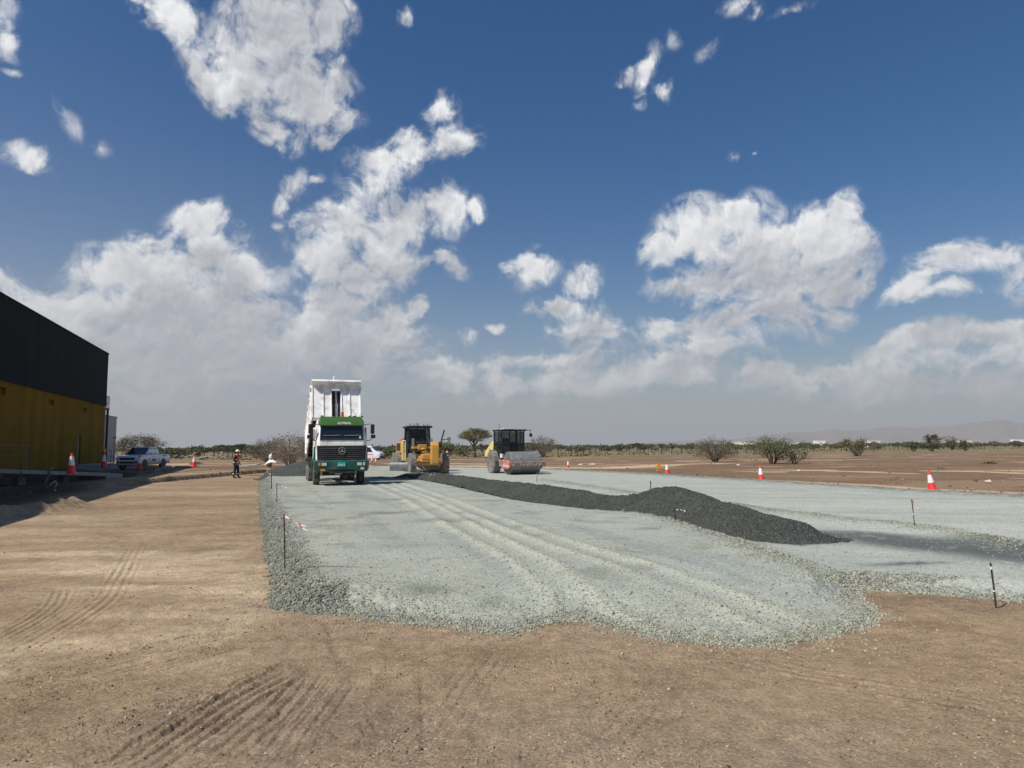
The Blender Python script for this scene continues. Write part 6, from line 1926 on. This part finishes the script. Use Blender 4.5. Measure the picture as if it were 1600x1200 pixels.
# ------------------------------------------------------------------ vegetation
def segs_mesh(S, n=5):
    """S: list of (p0, p1, r0, r1) -> tapered tubes"""
    P0 = np.array([s[0] for s in S]); P1 = np.array([s[1] for s in S]); R0 = np.array([s[2] for s in S]); R1 = np.array([s[3] for s in S])
    d = P1 - P0; L = np.linalg.norm(d, axis=1, keepdims=True); d = d / np.maximum(L, 1e-6)
    ref = np.where(np.abs(d[:, 2:3]) < .9, np.array([[0, 0, 1.0]]), np.array([[1.0, 0, 0]]))
    u = np.cross(d, ref); u /= np.linalg.norm(u, axis=1, keepdims=True); w = np.cross(d, u)
    a = 2 * pi * np.arange(n) / n
    ring = u[:, None] * np.cos(a)[None, :, None] + w[:, None] * np.sin(a)[None, :, None]
    A = P0[:, None] + ring * R0[:, None, None]; B = P1[:, None] + ring * R1[:, None, None]
    V = np.concatenate([A, B], axis=1).reshape(-1, 3)
    i = np.arange(n); j = (i + 1) % n
    q = np.stack([i, j, j + n, i + n], axis=1)
    Q = (q[None] + (np.arange(len(S)) * 2 * n)[:, None, None]).reshape(-1, 4)
    return V, Q

def leaf_mesh(C, size, g, aspect=1.6):
    n = len(C)
    a = g.normal(size=(n, 3)); a /= np.linalg.norm(a, axis=1, keepdims=True)
    b = g.normal(size=(n, 3)); b -= a * np.sum(a * b, axis=1, keepdims=True); b /= np.linalg.norm(b, axis=1, keepdims=True)
    s = size * g.uniform(.55, 1.35, size=(n, 1))
    a = a * s * aspect * .5; b = b * s * .5
    V = np.stack([C - a - b * .4, C - b, C + a - b * .2, C + a * .8 + b * .5, C + b, C - a + b * .3], axis=1).reshape(-1, 3)
    k = np.arange(n)[:, None] * 6
    Q = np.concatenate([k + np.array([[0, 1, 4, 5]]), k + np.array([[1, 2, 3, 4]])], axis=0)
    return V, Q

def plant_parts(seed, Ht, spread, kind, leaf, nl, lsize, targets=60, stems=4, leafz=None):
    """returns (trunk verts, quads), (leaf verts, quads)"""
    g = np.random.default_rng(seed)
    T = []
    while len(T) < targets:
        a = g.uniform(0, 2 * pi); rr = sqrt(g.random()) * spread
        lob = 1 + .22 * sin(a * 2 + seed) + .15 * sin(a * 5 + 2 * seed)
        x, y = rr * cos(a) * lob, rr * sin(a) * lob
        f = rr / spread
        if kind == 'umbrella':
            z = Ht * (1 - .24 * f * f - .12 * g.random()) + .05 * Ht * sin(3 * a + seed) * f
            if g.random() < .12: z -= .22 * Ht * g.random()
        elif kind == 'vase':
            z = Ht * (.40 + .60 * sqrt(max(0, 1 - .8 * f * f)) * g.random() ** .6)
        elif kind == 'round':
            z = Ht * (.16 + .84 * sqrt(max(0, 1 - f * f)) * g.random() ** .45)
        else:
            z = Ht * (.22 + .78 * sqrt(max(.05, 1 - (f * .9) ** 2)) * g.random() ** .5)
        T.append((x, y, z))
    T = np.array(T)
    S = []
    r0 = .045 * Ht if kind == 'umbrella' else .028 * Ht
    lean = g.normal(0, .05, 2) * Ht
    if kind == 'umbrella':
        fork = np.array([lean[0], lean[1], Ht * g.uniform(.26, .36)])
        S.append(((0, 0, -.15), tuple(fork * .5 + np.array([.02, 0, 0]) * Ht), r0 * 1.15, r0 * .95)); S.append((S[-1][1], tuple(fork), r0 * .95, r0 * .85))
    ang = np.linspace(0, 2 * pi, stems, endpoint=False) + g.uniform(0, 1)
    curves = []
    for a in ang:
        base = fork if kind == 'umbrella' else np.array([.06 * spread * cos(a), .06 * spread * sin(a), -.1])
        out = spread * g.uniform(.45, .68)
        end = np.array([out * cos(a), out * sin(a), Ht * (g.uniform(.80, .92) if kind == 'umbrella' else g.uniform(.55, .9))])
        mid = base * .45 + end * .55 + np.array([-.08 * spread * cos(a), -.08 * spread * sin(a), (.02 if kind == 'umbrella' else .08) * Ht])
        pts = [base * (1 - t) ** 2 + 2 * mid * t * (1 - t) + end * t * t + g.normal(0, .015 * Ht, 3) * (t > 0) for t in np.linspace(0, 1, 7)]
        curves.append(pts)
        for i in range(6):
            ra = r0 * (.62 if kind == 'umbrella' else 1) * (1 - i / 6 * .75); rb = r0 * (.62 if kind == 'umbrella' else 1) * (1 - (i + 1) / 6 * .75)
            S.append((tuple(pts[i]), tuple(pts[i + 1]), ra, rb))
    for t in T:
        best = min(range(len(curves)), key=lambda c: np.linalg.norm(np.array(curves[c][-1])[:2] - t[:2]) + g.uniform(0, .25) * spread)
        cv = curves[best]
        k = g.integers(2, 6) if kind == 'umbrella' else g.integers(1, 6)
        if cv[k][2] > t[2]: k = 2 if kind == 'umbrella' else 1
        p = np.array(cv[k]); m = (p + t) / 2 + g.normal(0, .03 * Ht, 3) + np.array([0, 0, -.02 * Ht if kind == 'umbrella' else .02 * Ht])
        S.append((tuple(p), tuple(m), r0 * .26, r0 * .17)); S.append((tuple(m), tuple(t), r0 * .17, r0 * .07))
        nt_ = 5 if kind == 'bare' else 2
        for _ in range(nt_):
            e = t + g.normal(0, .10 if kind != 'bare' else .13, 3) * spread * np.array([1, 1, .5 if kind == 'umbrella' else .8])
            S.append((tuple(m * .3 + t * .7), tuple(e), r0 * .09, r0 * .03))
    tv, tq = segs_mesh(S, 5)
    w = g.random(len(T)) ** 1.6 + .08; w /= w.sum()
    pick = g.choice(len(T), size=nl, p=w)
    sg = np.array([.115, .115, .042]) * spread if kind == 'umbrella' else np.array([.13, .13, .10]) * spread
    C = T[pick] + g.normal(size=(nl, 3)) * sg
    C[:, 2] = np.maximum(C[:, 2], .04)
    lv, lq = leaf_mesh(C, lsize, g)
    return tv, tq, lv, lq

def plant(name, seed, Ht, spread, kind, leafmat, nl, lsize, loc, lab, cat='tree', group=None, targets=60, stems=4, bark='bark', rz=0.0):
    tv, tq, lv, lq = plant_parts(seed, Ht, spread, kind, leafmat, nl, lsize, targets, stems)
    root = empty(name, tuple(loc), rz)
    np_mesh('trunk', tv, tq, None, M[bark], root)
    np_mesh('crown', lv, lq, None, M[leafmat], root, smooth=False)
    tag(root, lab, cat, group)
    return root

def make_plants():
    def put(px, pb, D): q = atY(px, pb, D); return (q[0], q[1], q[2])
    def hgt(pt, pb, D): return (pb - pt) / F * D
    # the ones that stand out
    plant('acacia_tree', 3, hgt(680, 712, 82), 2.9, 'bare', 'leaf_grey', 4000, .085, put(216, 713, 82), 'sparse flat topped acacia rising behind the white pickup', targets=80, stems=6)
    plant('brushwood', 4, hgt(681, 729, 54), 2.15, 'bare', 'leaf_grey', 4200, .05, put(452, 729.5, 54), 'bare grey brown thicket of branches left of the raised truck body', 'shrub', targets=150, stems=13, bark='bark_pale')
    plant('brushwood', 5, hgt(686, 727, 57), 1.75, 'bare', 'leaf_grey', 3000, .05, put(420, 727.5, 57), 'lower tangle of grey branches behind the snagged white bag', 'shrub', targets=110, stems=11, bark='bark')
    plant('acacia_tree', 11, hgt(670, 713, 118), 3.35, 'umbrella', 'leaf_mid', 4600, .10, put(742, 713.5, 118), 'umbrella shaped acacia with a forked trunk between grader and roller', targets=95, stems=6)
    plant('bare_tree', 12, hgt(681, 713, 120), 2.75, 'bare', 'leaf_grey', 900, .10, put(848, 713, 120), 'nearly leafless grey tree just right of the roller cab', targets=90, stems=8)
    plant('thicket', 13, hgt(687, 723, 80), 2.35, 'bare', 'leaf_grey', 4200, .065, put(1117, 723, 80), 'dense grey brown thicket with bent twigs left of the green bush', 'shrub', targets=120, stems=14)
    plant('green_shrub', 14, hgt(686, 727, 70), 2.55, 'vase', 'leaf_green', 5200, .07, put(1208, 727, 70), 'green spreading bush with dark stems behind the taped cone', 'shrub', targets=80, stems=9)
    plant('green_shrub', 15, hgt(703, 726, 69), 1.1, 'bare', 'leaf_grey', 700, .09, put(1242, 727, 69), 'thin low twiggy bush at the right foot of the green bush', 'shrub', targets=40, stems=7)
    plant('green_shrub', 16, hgt(687, 715.5, 112), 2.35, 'vase', 'leaf_mid', 2800, .10, put(1340, 715.5, 112), 'rounded olive bush left of the far white building', 'shrub', targets=60, stems=8)
    plant('green_shrub', 17, hgt(689, 708, 170), 1.75, 'vase', 'leaf_dark', 1200, .2, put(1428, 708.5, 170), 'dark bush tapering to its foot, left of the tiered acacia', 'shrub', targets=40, stems=6)
    plant('acacia_tree', 18, hgt(677.5, 708, 172), 2.0, 'umbrella', 'leaf_mid', 1100, .18, put(1457, 708.5, 172), 'small flat topped acacia rising above a dark bush on the plain', targets=50, stems=5)
    plant('green_shrub', 19, hgt(691, 708, 170), 1.7, 'vase', 'leaf_dark', 1300, .2, put(1456, 708.5, 169), 'dark bush under the tiered acacia', 'shrub', targets=40, stems=6)
    plant('bare_tree', 20, hgt(680, 702, 260), 3.0, 'bare', 'leaf_grey', 500, .2, put(1486, 702, 260), 'reddish grey bare tree right of the tiered acacia', targets=60, stems=6)
    plant('green_shrub', 21, hgt(690, 703, 210), 2.6, 'round', 'leaf_dark', 1300, .22, put(1488, 703, 210), 'broad dark bush below the bare reddish tree', 'shrub', targets=40, stems=6)
    plant('green_shrub', 22, hgt(688, 707, 185), 1.6, 'vase', 'leaf_mid', 900, .2, put(1508.5, 707.5, 185), 'upright bush with a visible stem right of the broad dark bush', 'shrub', targets=40, stems=4)
    plant('low_shrub', 23, hgt(722.5, 729.5, 66), .66, 'round', 'leaf_dark', 900, .06, put(1546, 729.5, 66), 'low dark green clump alone on the brown plain', 'shrub', targets=30, stems=6)
    plant('low_shrub', 24, hgt(731, 736, 54), .40, 'round', 'leaf_mid', 400, .05, put(1469, 736.3, 54), 'tiny faded clump behind the leaning cone', 'shrub', targets=24, stems=5)
    plant('low_shrub', 25, hgt(705, 713, 110), 1.1, 'round', 'leaf_green', 700, .13, put(604, 713.5, 110), 'low green bush between the van and the grader', 'shrub', targets=30, stems=6)
    plant('acacia_tree', 26, hgt(696, 711, 150), 2.2, 'umbrella', 'leaf_dark', 1400, .2, put(348, 711, 150), 'dark flat acacia left of the worker in the far belt', targets=45, stems=5)
    plant('acacia_tree', 27, hgt(694.5, 711, 150), 2.0, 'umbrella', 'leaf_dark', 1700, .2, put(377, 711, 150), 'dark domed acacia directly behind the worker', targets=45, stems=5)
    plant('green_shrub', 28, hgt(692, 713, 105), 2.6, 'round', 'leaf_mid', 2000, .16, put(700, 713.5, 108), 'olive bush behind the right wheel of the grader', 'shrub', targets=50, stems=8)
    # belt of trees beyond the fence: a few kinds, each tree its own object
    protos = []
    kinds = [('vase', 'leaf_dark', 3.2, 2.3, 700, .30, 'dark green bush in the far scrub belt beyond the fence'), ('round', 'leaf_mid', 3.0, 2.4, 700, .30, 'olive green bush in the far scrub belt beyond the fence'), ('umbrella', 'leaf_dark', 4.0, 2.8, 700, .30, 'dark flat topped tree in the far scrub belt beyond the fence'), ('bare', 'leaf_grey', 3.6, 2.2, 420, .22, 'grey leafless tree in the far scrub belt beyond the fence'), ('round', 'leaf_green', 2.8, 2.2, 700, .28, 'fresh green bush in the far scrub belt beyond the fence'), ('umbrella', 'leaf_mid', 3.6, 2.6, 650, .28, 'olive flat topped tree in the far scrub belt beyond the fence')]
    g = np.random.default_rng(77)
    for i, (k, lm, h, s, nl, ls, lab) in enumerate(kinds):
        nm = {'round': 'scrub_bush', 'vase': 'scrub_bush', 'umbrella': 'acacia_tree', 'bare': 'bare_tree'}[k]
        protos.append([nm, plant(nm, 100 + i, h, s, k, lm, nl, ls, (0, 0, 0), lab, 'shrub' if k in ('round', 'vase') else 'tree', ['dark bushes in the far belt', 'olive bushes in the far belt', 'dark flat topped trees in the far belt', 'bare trees in the far belt', 'green bushes in the far belt', 'olive flat topped trees in the far belt'][i], targets=36, stems=5), False])
    wts = np.array([.30, .27, .15, .10, .10, .08])
    n = 0
    for px in np.arange(232, 1640, 9.0):
        for row in range(2 if g.random() < .45 else 1):
            pj = px + g.uniform(-4, 4)
            # distance of the belt follows the fence, then fades back
            D = (150 if pj < 700 else 168 + max(0, (pj - 850)) * .16) + g.uniform(0, 110) * (1 + row)
            top = hz(pj) - g.uniform(-3.2, 3.6) - (2.4 if 600 < pj < 700 or 800 < pj < 870 else 0)
            q = atY(pj, hz(pj), D); x, y = q[0], q[1]
            zb = tz(x, y)
            h = (hz(pj) - top) / F * D + H - zb
            i = g.choice(6, p=wts)
            nm, pr, used = protos[i]
            o = pr if not used else copy_tree(pr)
            protos[i][2] = True
            k = max(.45, h / kinds[i][2])
            o.location = (x, y, zb - .05)
            o.rotation_euler = (0, 0, g.uniform(0, 6.28))
            o.scale = (k * g.uniform(.9, 1.25), k * g.uniform(.9, 1.25), k)
            n += 1
    print('belt trees', n)
    # far wood that reads as one mass
    C = []
    N_ = 15000
    az_ = np.radians(g.uniform(-36, 42, N_)); D = g.uniform(420, 950, N_)
    x, y = D * np.tan(az_), D
    hh = 2.5 * np.clip(.50 + 1.1 * fbm(x / 26, y / 26, 3, 141), .1, 1.2)
    z = terrain(x, y) + g.random(N_) ** .7 * hh
    lv, lq = leaf_mesh(np.stack([x, y, z], axis=1), 1.35, g)
    o = np_mesh('far_scrub', lv, lq, None, M['leaf_mid'], smooth=False)
    tag(o, kind='stuff')
    # dry grass tufts along the fence
    N_ = 15000
    px = g.uniform(235, 1640, N_); D = np.where(px < 700, 118, 128 + np.maximum(0, px - 850) * .15) * g.uniform(.9, 1.5, N_)
    x = (px - 800) / F * D; y = D
    k = fbm(x / 9, y / 9, 3, 151) > -.02
    x, y = x[k], y[k]
    z = terrain(x, y) + .12
    lv, lq = leaf_mesh(np.stack([x, y, z], axis=1), .34, g, .8)
    o = np_mesh('dry_grass', lv, lq, None, M['drygrass'], smooth=False)
    tag(o, kind='stuff')
M['drygrass'] = paint('dry_grass', (0.21, 0.185, 0.095), 0.9, var=0.3, scale=1.0, island=0.3, spec=0.1)

# ------------------------------------------------------------------ fence
def make_fence():
    Pl = [np.array(p, float) for p in ((-78, 121), (-40, 128), (11, 140), (60, 170), (119, 217), (178, 262))]
    root = empty('wire_fence', (11, 140, 0))
    tag(root, 'wire fence on dark posts crossing the plain in front of the scrub', 'fence')
    seg = [np.linalg.norm(Pl[i + 1] - Pl[i]) for i in range(len(Pl) - 1)]; tot = sum(seg)
    g = np.random.default_rng(3)
    proto = None
    tops = []
    n = 98
    for k in range(n):
        s = tot * k / (n - 1)
        i = 0
        while i < len(seg) - 1 and s > seg[i]: s -= seg[i]; i += 1
        p = Pl[i] + (Pl[i + 1] - Pl[i]) * s / seg[i]
        z = tz(p[0], p[1])
        if proto is None:
            b = MB(); b.box(-.055, .055, -.055, .055, -.3, 2.05); b.cyl((0, 0, 2.05), (0, 0, 2.14), .05, n=8)
            proto = b.build('post', M['rod'], root); o = proto
        else:
            o = proto.copy(); COL.objects.link(o)
        o.location = (p[0] - 11, p[1] - 140, z)
        o.rotation_euler = (g.normal(0, .012), g.normal(0, .012), g.uniform(0, .3))
        tops.append((p[0] - 11, p[1] - 140, z))
    w = MB()
    for hz_ in (.35, .8, 1.25, 1.7, 2.0):
        w.tube([(a, b, c + hz_) for a, b, c in tops], .010, 4)
    w.build('wires', M['galv'], root)

# ------------------------------------------------------------------ distance
def make_mountains():
    prof = [(960, 696), (1020, 691), (1100, 688), (1150, 686), (1200, 679), (1240, 675), (1270, 676), (1300, 671), (1330, 673), (1360, 671), (1400, 667), (1430, 668), (1470, 666), (1500, 664), (1530, 660), (1552, 656.5), (1568, 655.5), (1590, 662), (1610, 658), (1640, 655), (1700, 660), (1780, 668), (1900, 680), (2050, 696)]
    px = np.arange(960, 2050, 2.5); D0 = 6300.0
    pt = np.interp(px, [p[0] for p in prof], [p[1] for p in prof])
    top = (hz(px) - pt) / F * D0
    vs = np.linspace(-1, 1, 41)
    X = ((px - 800) / F)[:, None] * (D0 + vs[None] * 1000); Y = np.repeat((D0 + vs * 1000)[None], len(px), axis=0)
    ridge = np.maximum(0, 1 - np.abs(vs))[None] ** .8
    n = fbm(X / 420, Y / 420, 5, 161); n2 = np.abs(fbm(X / 240, Y / 240, 4, 163))
    Z = (top[:, None] + 4) * ridge * (1 + .10 * n) * (1 - .55 * n2 * (1 - ridge)) - 6 * (ridge < .02) + top[:, None] * .04 * pnoise(X / 60, Y / 60, 165) * ridge
    nr, nt_ = X.shape
    q = grid_quads(nr, nt_)
    o = np_mesh('mountains', np.stack([X.ravel(), Y.ravel(), Z.ravel() - 2], axis=1), q, None, M['rock'], smooth=True)
    tag(o, kind='structure')
M['rock'] = paint('bare_rock', (0.17, 0.145, 0.125), 0.95, var=0.3, scale=0.01)

def far_building(px0, px1, pt, D, lab, nwin, depth=7.0):
    q0, q1 = atY(px0, 697, D), atY(px1, 697, D)
    zt = float(atY(px0, pt, D)[2])
    root = empty('white_building', (q0[0], D, 0))
    tag(root, lab, 'building')
    W = q1[0] - q0[0]
    b = MB(); b.box(0, W, 0, depth, -.5, zt); b.build('wall', M['farwhite'], root, smooth=0)
    r = MB(); r.box(-.15, W + .15, -.15, depth + .15, zt + .003, zt + .25); r.build('roof', M['farwhite'], root)
    for k in range(nwin):
        x = W * (k + .5) / nwin
        w = MB(); w.box(x - .5, x + .5, -.06, -.01, zt * .45, zt * .45 + 1.1); w.build('window', M['glass'], root)

def make_far():
    far_building(1358, 1376, 689, 420, 'white box building with a flat roof far beyond the fence', 2)
    far_building(1276, 1290, 688.5, 640, 'pale low building far off left of the olive bush', 1)
    far_building(1482, 1519, 688.5, 700, 'long pale building on the horizon behind the bare reddish tree', 3, 10)
    far_building(1586, 1612, 686.5, 760, 'small pale block on the horizon at the right border', 2)
    # pale sand banks beyond the scrub
    for px, pt, D, w in ((1243, 690.5, 560, 9), (1150, 690, 620, 22), (1300, 692, 640, 8)):
        q = atY(px, 697, D); zt = float(atY(px, pt, D)[2])
        n = 40
        a = np.linspace(-1, 1, n); A, B = np.meshgrid(a, a, indexing='ij')
        Z = np.maximum(0, 1 - A * A - B * B) ** .8 * zt * (1 + .15 * fbm(A * 3, B * 3, 3, px % 50)) - .4
        o = np_mesh('sand_bank', np.stack([(q[0] + A * w).ravel(), (D + B * w).ravel(), Z.ravel()], axis=1), grid_quads(n, n), None, M['sand'])
        tag(o, kind='structure')
M['sand'] = paint('pale_sand', (0.50, 0.42, 0.33), 0.95, var=0.1)

# ------------------------------------------------------------------ debris and heaps
def make_debris():
    g = np.random.default_rng(23)
    # heap of dark aggregate tipped behind the truck
    c = np.array([-12.6, 43.2])
    n = 110
    a = np.linspace(-1, 1, n); A, B = np.meshgrid(a * 3.6, a * 3.2, indexing='ij')
    r = np.sqrt((A / 3.3) ** 2 + (B / 2.9) ** 2)
    Z = 1.02 * np.maximum(0, 1 - r * (1 + .12 * fbm(A / 1.4, B / 1.4, 3, 171))) ** .92 + .05 * fbm(A / .3, B / .3, 3, 173) * (r < 1)
    z0 = padz(c[0], c[1])
    keep = Z > .012
    kf = (keep[:-1, :-1] | keep[1:, :-1] | keep[:-1, 1:] | keep[1:, 1:]).ravel()
    q = grid_quads(n, n)[kf]
    x, y = c[0] + A.ravel(), c[1] + B.ravel()
    gz = np.maximum(pad(x, y)[0], terrain(x, y) * 1.0)
    col = np.tile(np.array([0.085, 0.092, 0.085]), (n * n, 1)) * (1 + .3 * fbm(A / .6, B / .6, 3, 175).ravel()[:, None])
    o = np_mesh('aggregate_heap', np.stack([x, y, gz - .03 + Z.ravel()], axis=1), q, None, M['gravel'], col=np.clip(col, .02, .3), attrs={'coarse': np.ones(n * n)})
    tag(o, 'grey heap of aggregate tipped behind the rear wheels of the dump truck', 'gravel pile')
    # dead branches lying beyond the bank
    labs = [('forked dead branch lying beyond the lamp cone', 296, 716, 60), ('long grey log lying left of the worker', 325, 716.5, 58), ('short dead branch nearest the worker', 350, 718, 57), ('thin dead stick slanting right of the worker', 398, 716, 58), ('dead branch lying beyond the cone, furthest left', 272, 718, 62)]
    for i, (lab, px, py, D) in enumerate(labs):
        q_ = atY(px, py, D)
        root = empty('dead_branch', (q_[0], q_[1], q_[2]), g.uniform(-.4, .4))
        tag(root, lab, 'branch', 'dead branches beyond the bank')
        b = MB(); L = [1.5, 1.9, .9, 1.1, 1.2][i]
        p0 = np.array([-L / 2, 0, -.02]); pts = [tuple(p0 + np.array([L * t, .1 * sin(5 * t + i), .18 * sin(3.0 * t) + .06 * g.random()])) for t in np.linspace(0, 1, 6)]
        b.tube(pts, list(np.linspace(.075, .03, 6)), 7)
        b.tube([pts[3], (pts[3][0] + .25 * L, .1, pts[3][2] + .25), (pts[3][0] + .4 * L, .15, pts[3][2] + .42)], [.04, .025, .01], 6)
        b.tube([pts[2], (pts[2][0] + .1 * L, -.15, pts[2][2] + .2)], [.03, .01], 6)
        b.build('wood', M['wood'], root)
    # broken paving flags lying on the bank
    for i, (lab, px, py, D, w) in enumerate([('flat pale slab of broken concrete lying on the bank right of the worker', 390, 728, 48.5, .8), ('small broken slab at the left end of the bank', 262, 731, 50, .5)]):
        q_ = atY(px, py, D)
        b = MB(); b.loft([[(-w, -.25, 0), (w * .8, -.3, 0), (w, .25, .02), (-w * .7, .3, 0)], [(-w, -.25, .07), (w * .8, -.3, .08), (w, .25, .09), (-w * .7, .3, .07)]])
        o = b.build('broken_slab', M['concrete'], None, bev=.01, loc=tuple(q_))
        o.rotation_euler = (R(4), R(-5), .3 * i)
        tag(o, lab, 'concrete slab', 'broken slabs on the bank')
    # rubble: lumps along the bank, the berm, and scattered on the plain
    P_, S_, C_ = [], [], []
    def scatter(n, xf, smin, smax, cols):
        for _ in range(n):
            x, y = xf(); s = g.uniform(smin, smax) * (1.8 if g.random() < .08 else 1)
            P_.append((x, y, tz(x, y) + s * .2)); S_.append(s); C_.append(np.array(cols[g.integers(len(cols))]) * g.uniform(.7, 1.3))
    br = [(.24, .165, .11), (.32, .24, .17), (.17, .12, .085)]
    def bank():
        t = g.random(); x = -26 + 13 * t; return x, float(polyline_y(x, LEDGE)) + g.normal(.5, .55)
    scatter(350, bank, .02, .07, br)
    def plain(): px, py = g.uniform(860, 1640), g.uniform(712, 775); q_ = at(px, py, 0); return q_[0], q_[1]
    n0 = len(P_)
    scatter(700, plain, .025, .07, [(.20, .14, .09), (.26, .19, .13), (.14, .10, .07)])
    P_ = np.array(P_); S_ = np.array(S_); C_ = np.clip(np.array(C_), .03, .6)
    xx, yy = P_[:, 0], P_[:, 1]
    k = (pad(xx, yy)[0] < -.02)
    o = stones('rubble', P_[k], S_[k], C_[k], M['stone'], True, g)
    tag(o, kind='stuff')
    # small white pieces by the tan track
    for i, (px, py, w) in enumerate([(907, 726.5, .28), (925, 726, .4), (1153, 727, .2), (1247, 736, .16), (1543, 753, .17)]):
        q_ = at(px, py, .05)
        b = MB(); b.loft([[(-w, -.12, 0), (w * .7, -.15, 0), (w, .15, .0), (-w * .6, .14, 0)], [(-w * .8, -.08, .09), (w * .5, -.1, .13), (w * .8, .1, .10), (-w * .5, .1, .07)]])
        o = b.build('pale_rubble_lump', M['stone_pale'], None, bev=.02, loc=tuple(q_))
        tag(o, ['pale lump of rubble on the tan track right of the small cone', 'flat pale lump right of the first on the tan track', 'pale lump on the plain left of the taped cone', 'pale lump below the foot of the green bush', 'pale lump on brown soil right of the leaning cone'][i], 'rubble', 'pale lumps of rubble on the plain')

# ------------------------------------------------------------------ assemble
make_haze()
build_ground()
build_pad()
build_windrow()
build_stones()
make_truck()
make_grader()
make_roller()
make_pickup()
make_van()
make_building()
make_annex()
make_ramp()
make_rails()
make_cones()
make_stakes()
make_worker()
make_plants()
make_fence()
make_mountains()
make_far()
make_debris()
for o in sc.objects:
    if o.parent is None and o.type == 'EMPTY' and 'category' not in o:
        print('untagged', o.name)
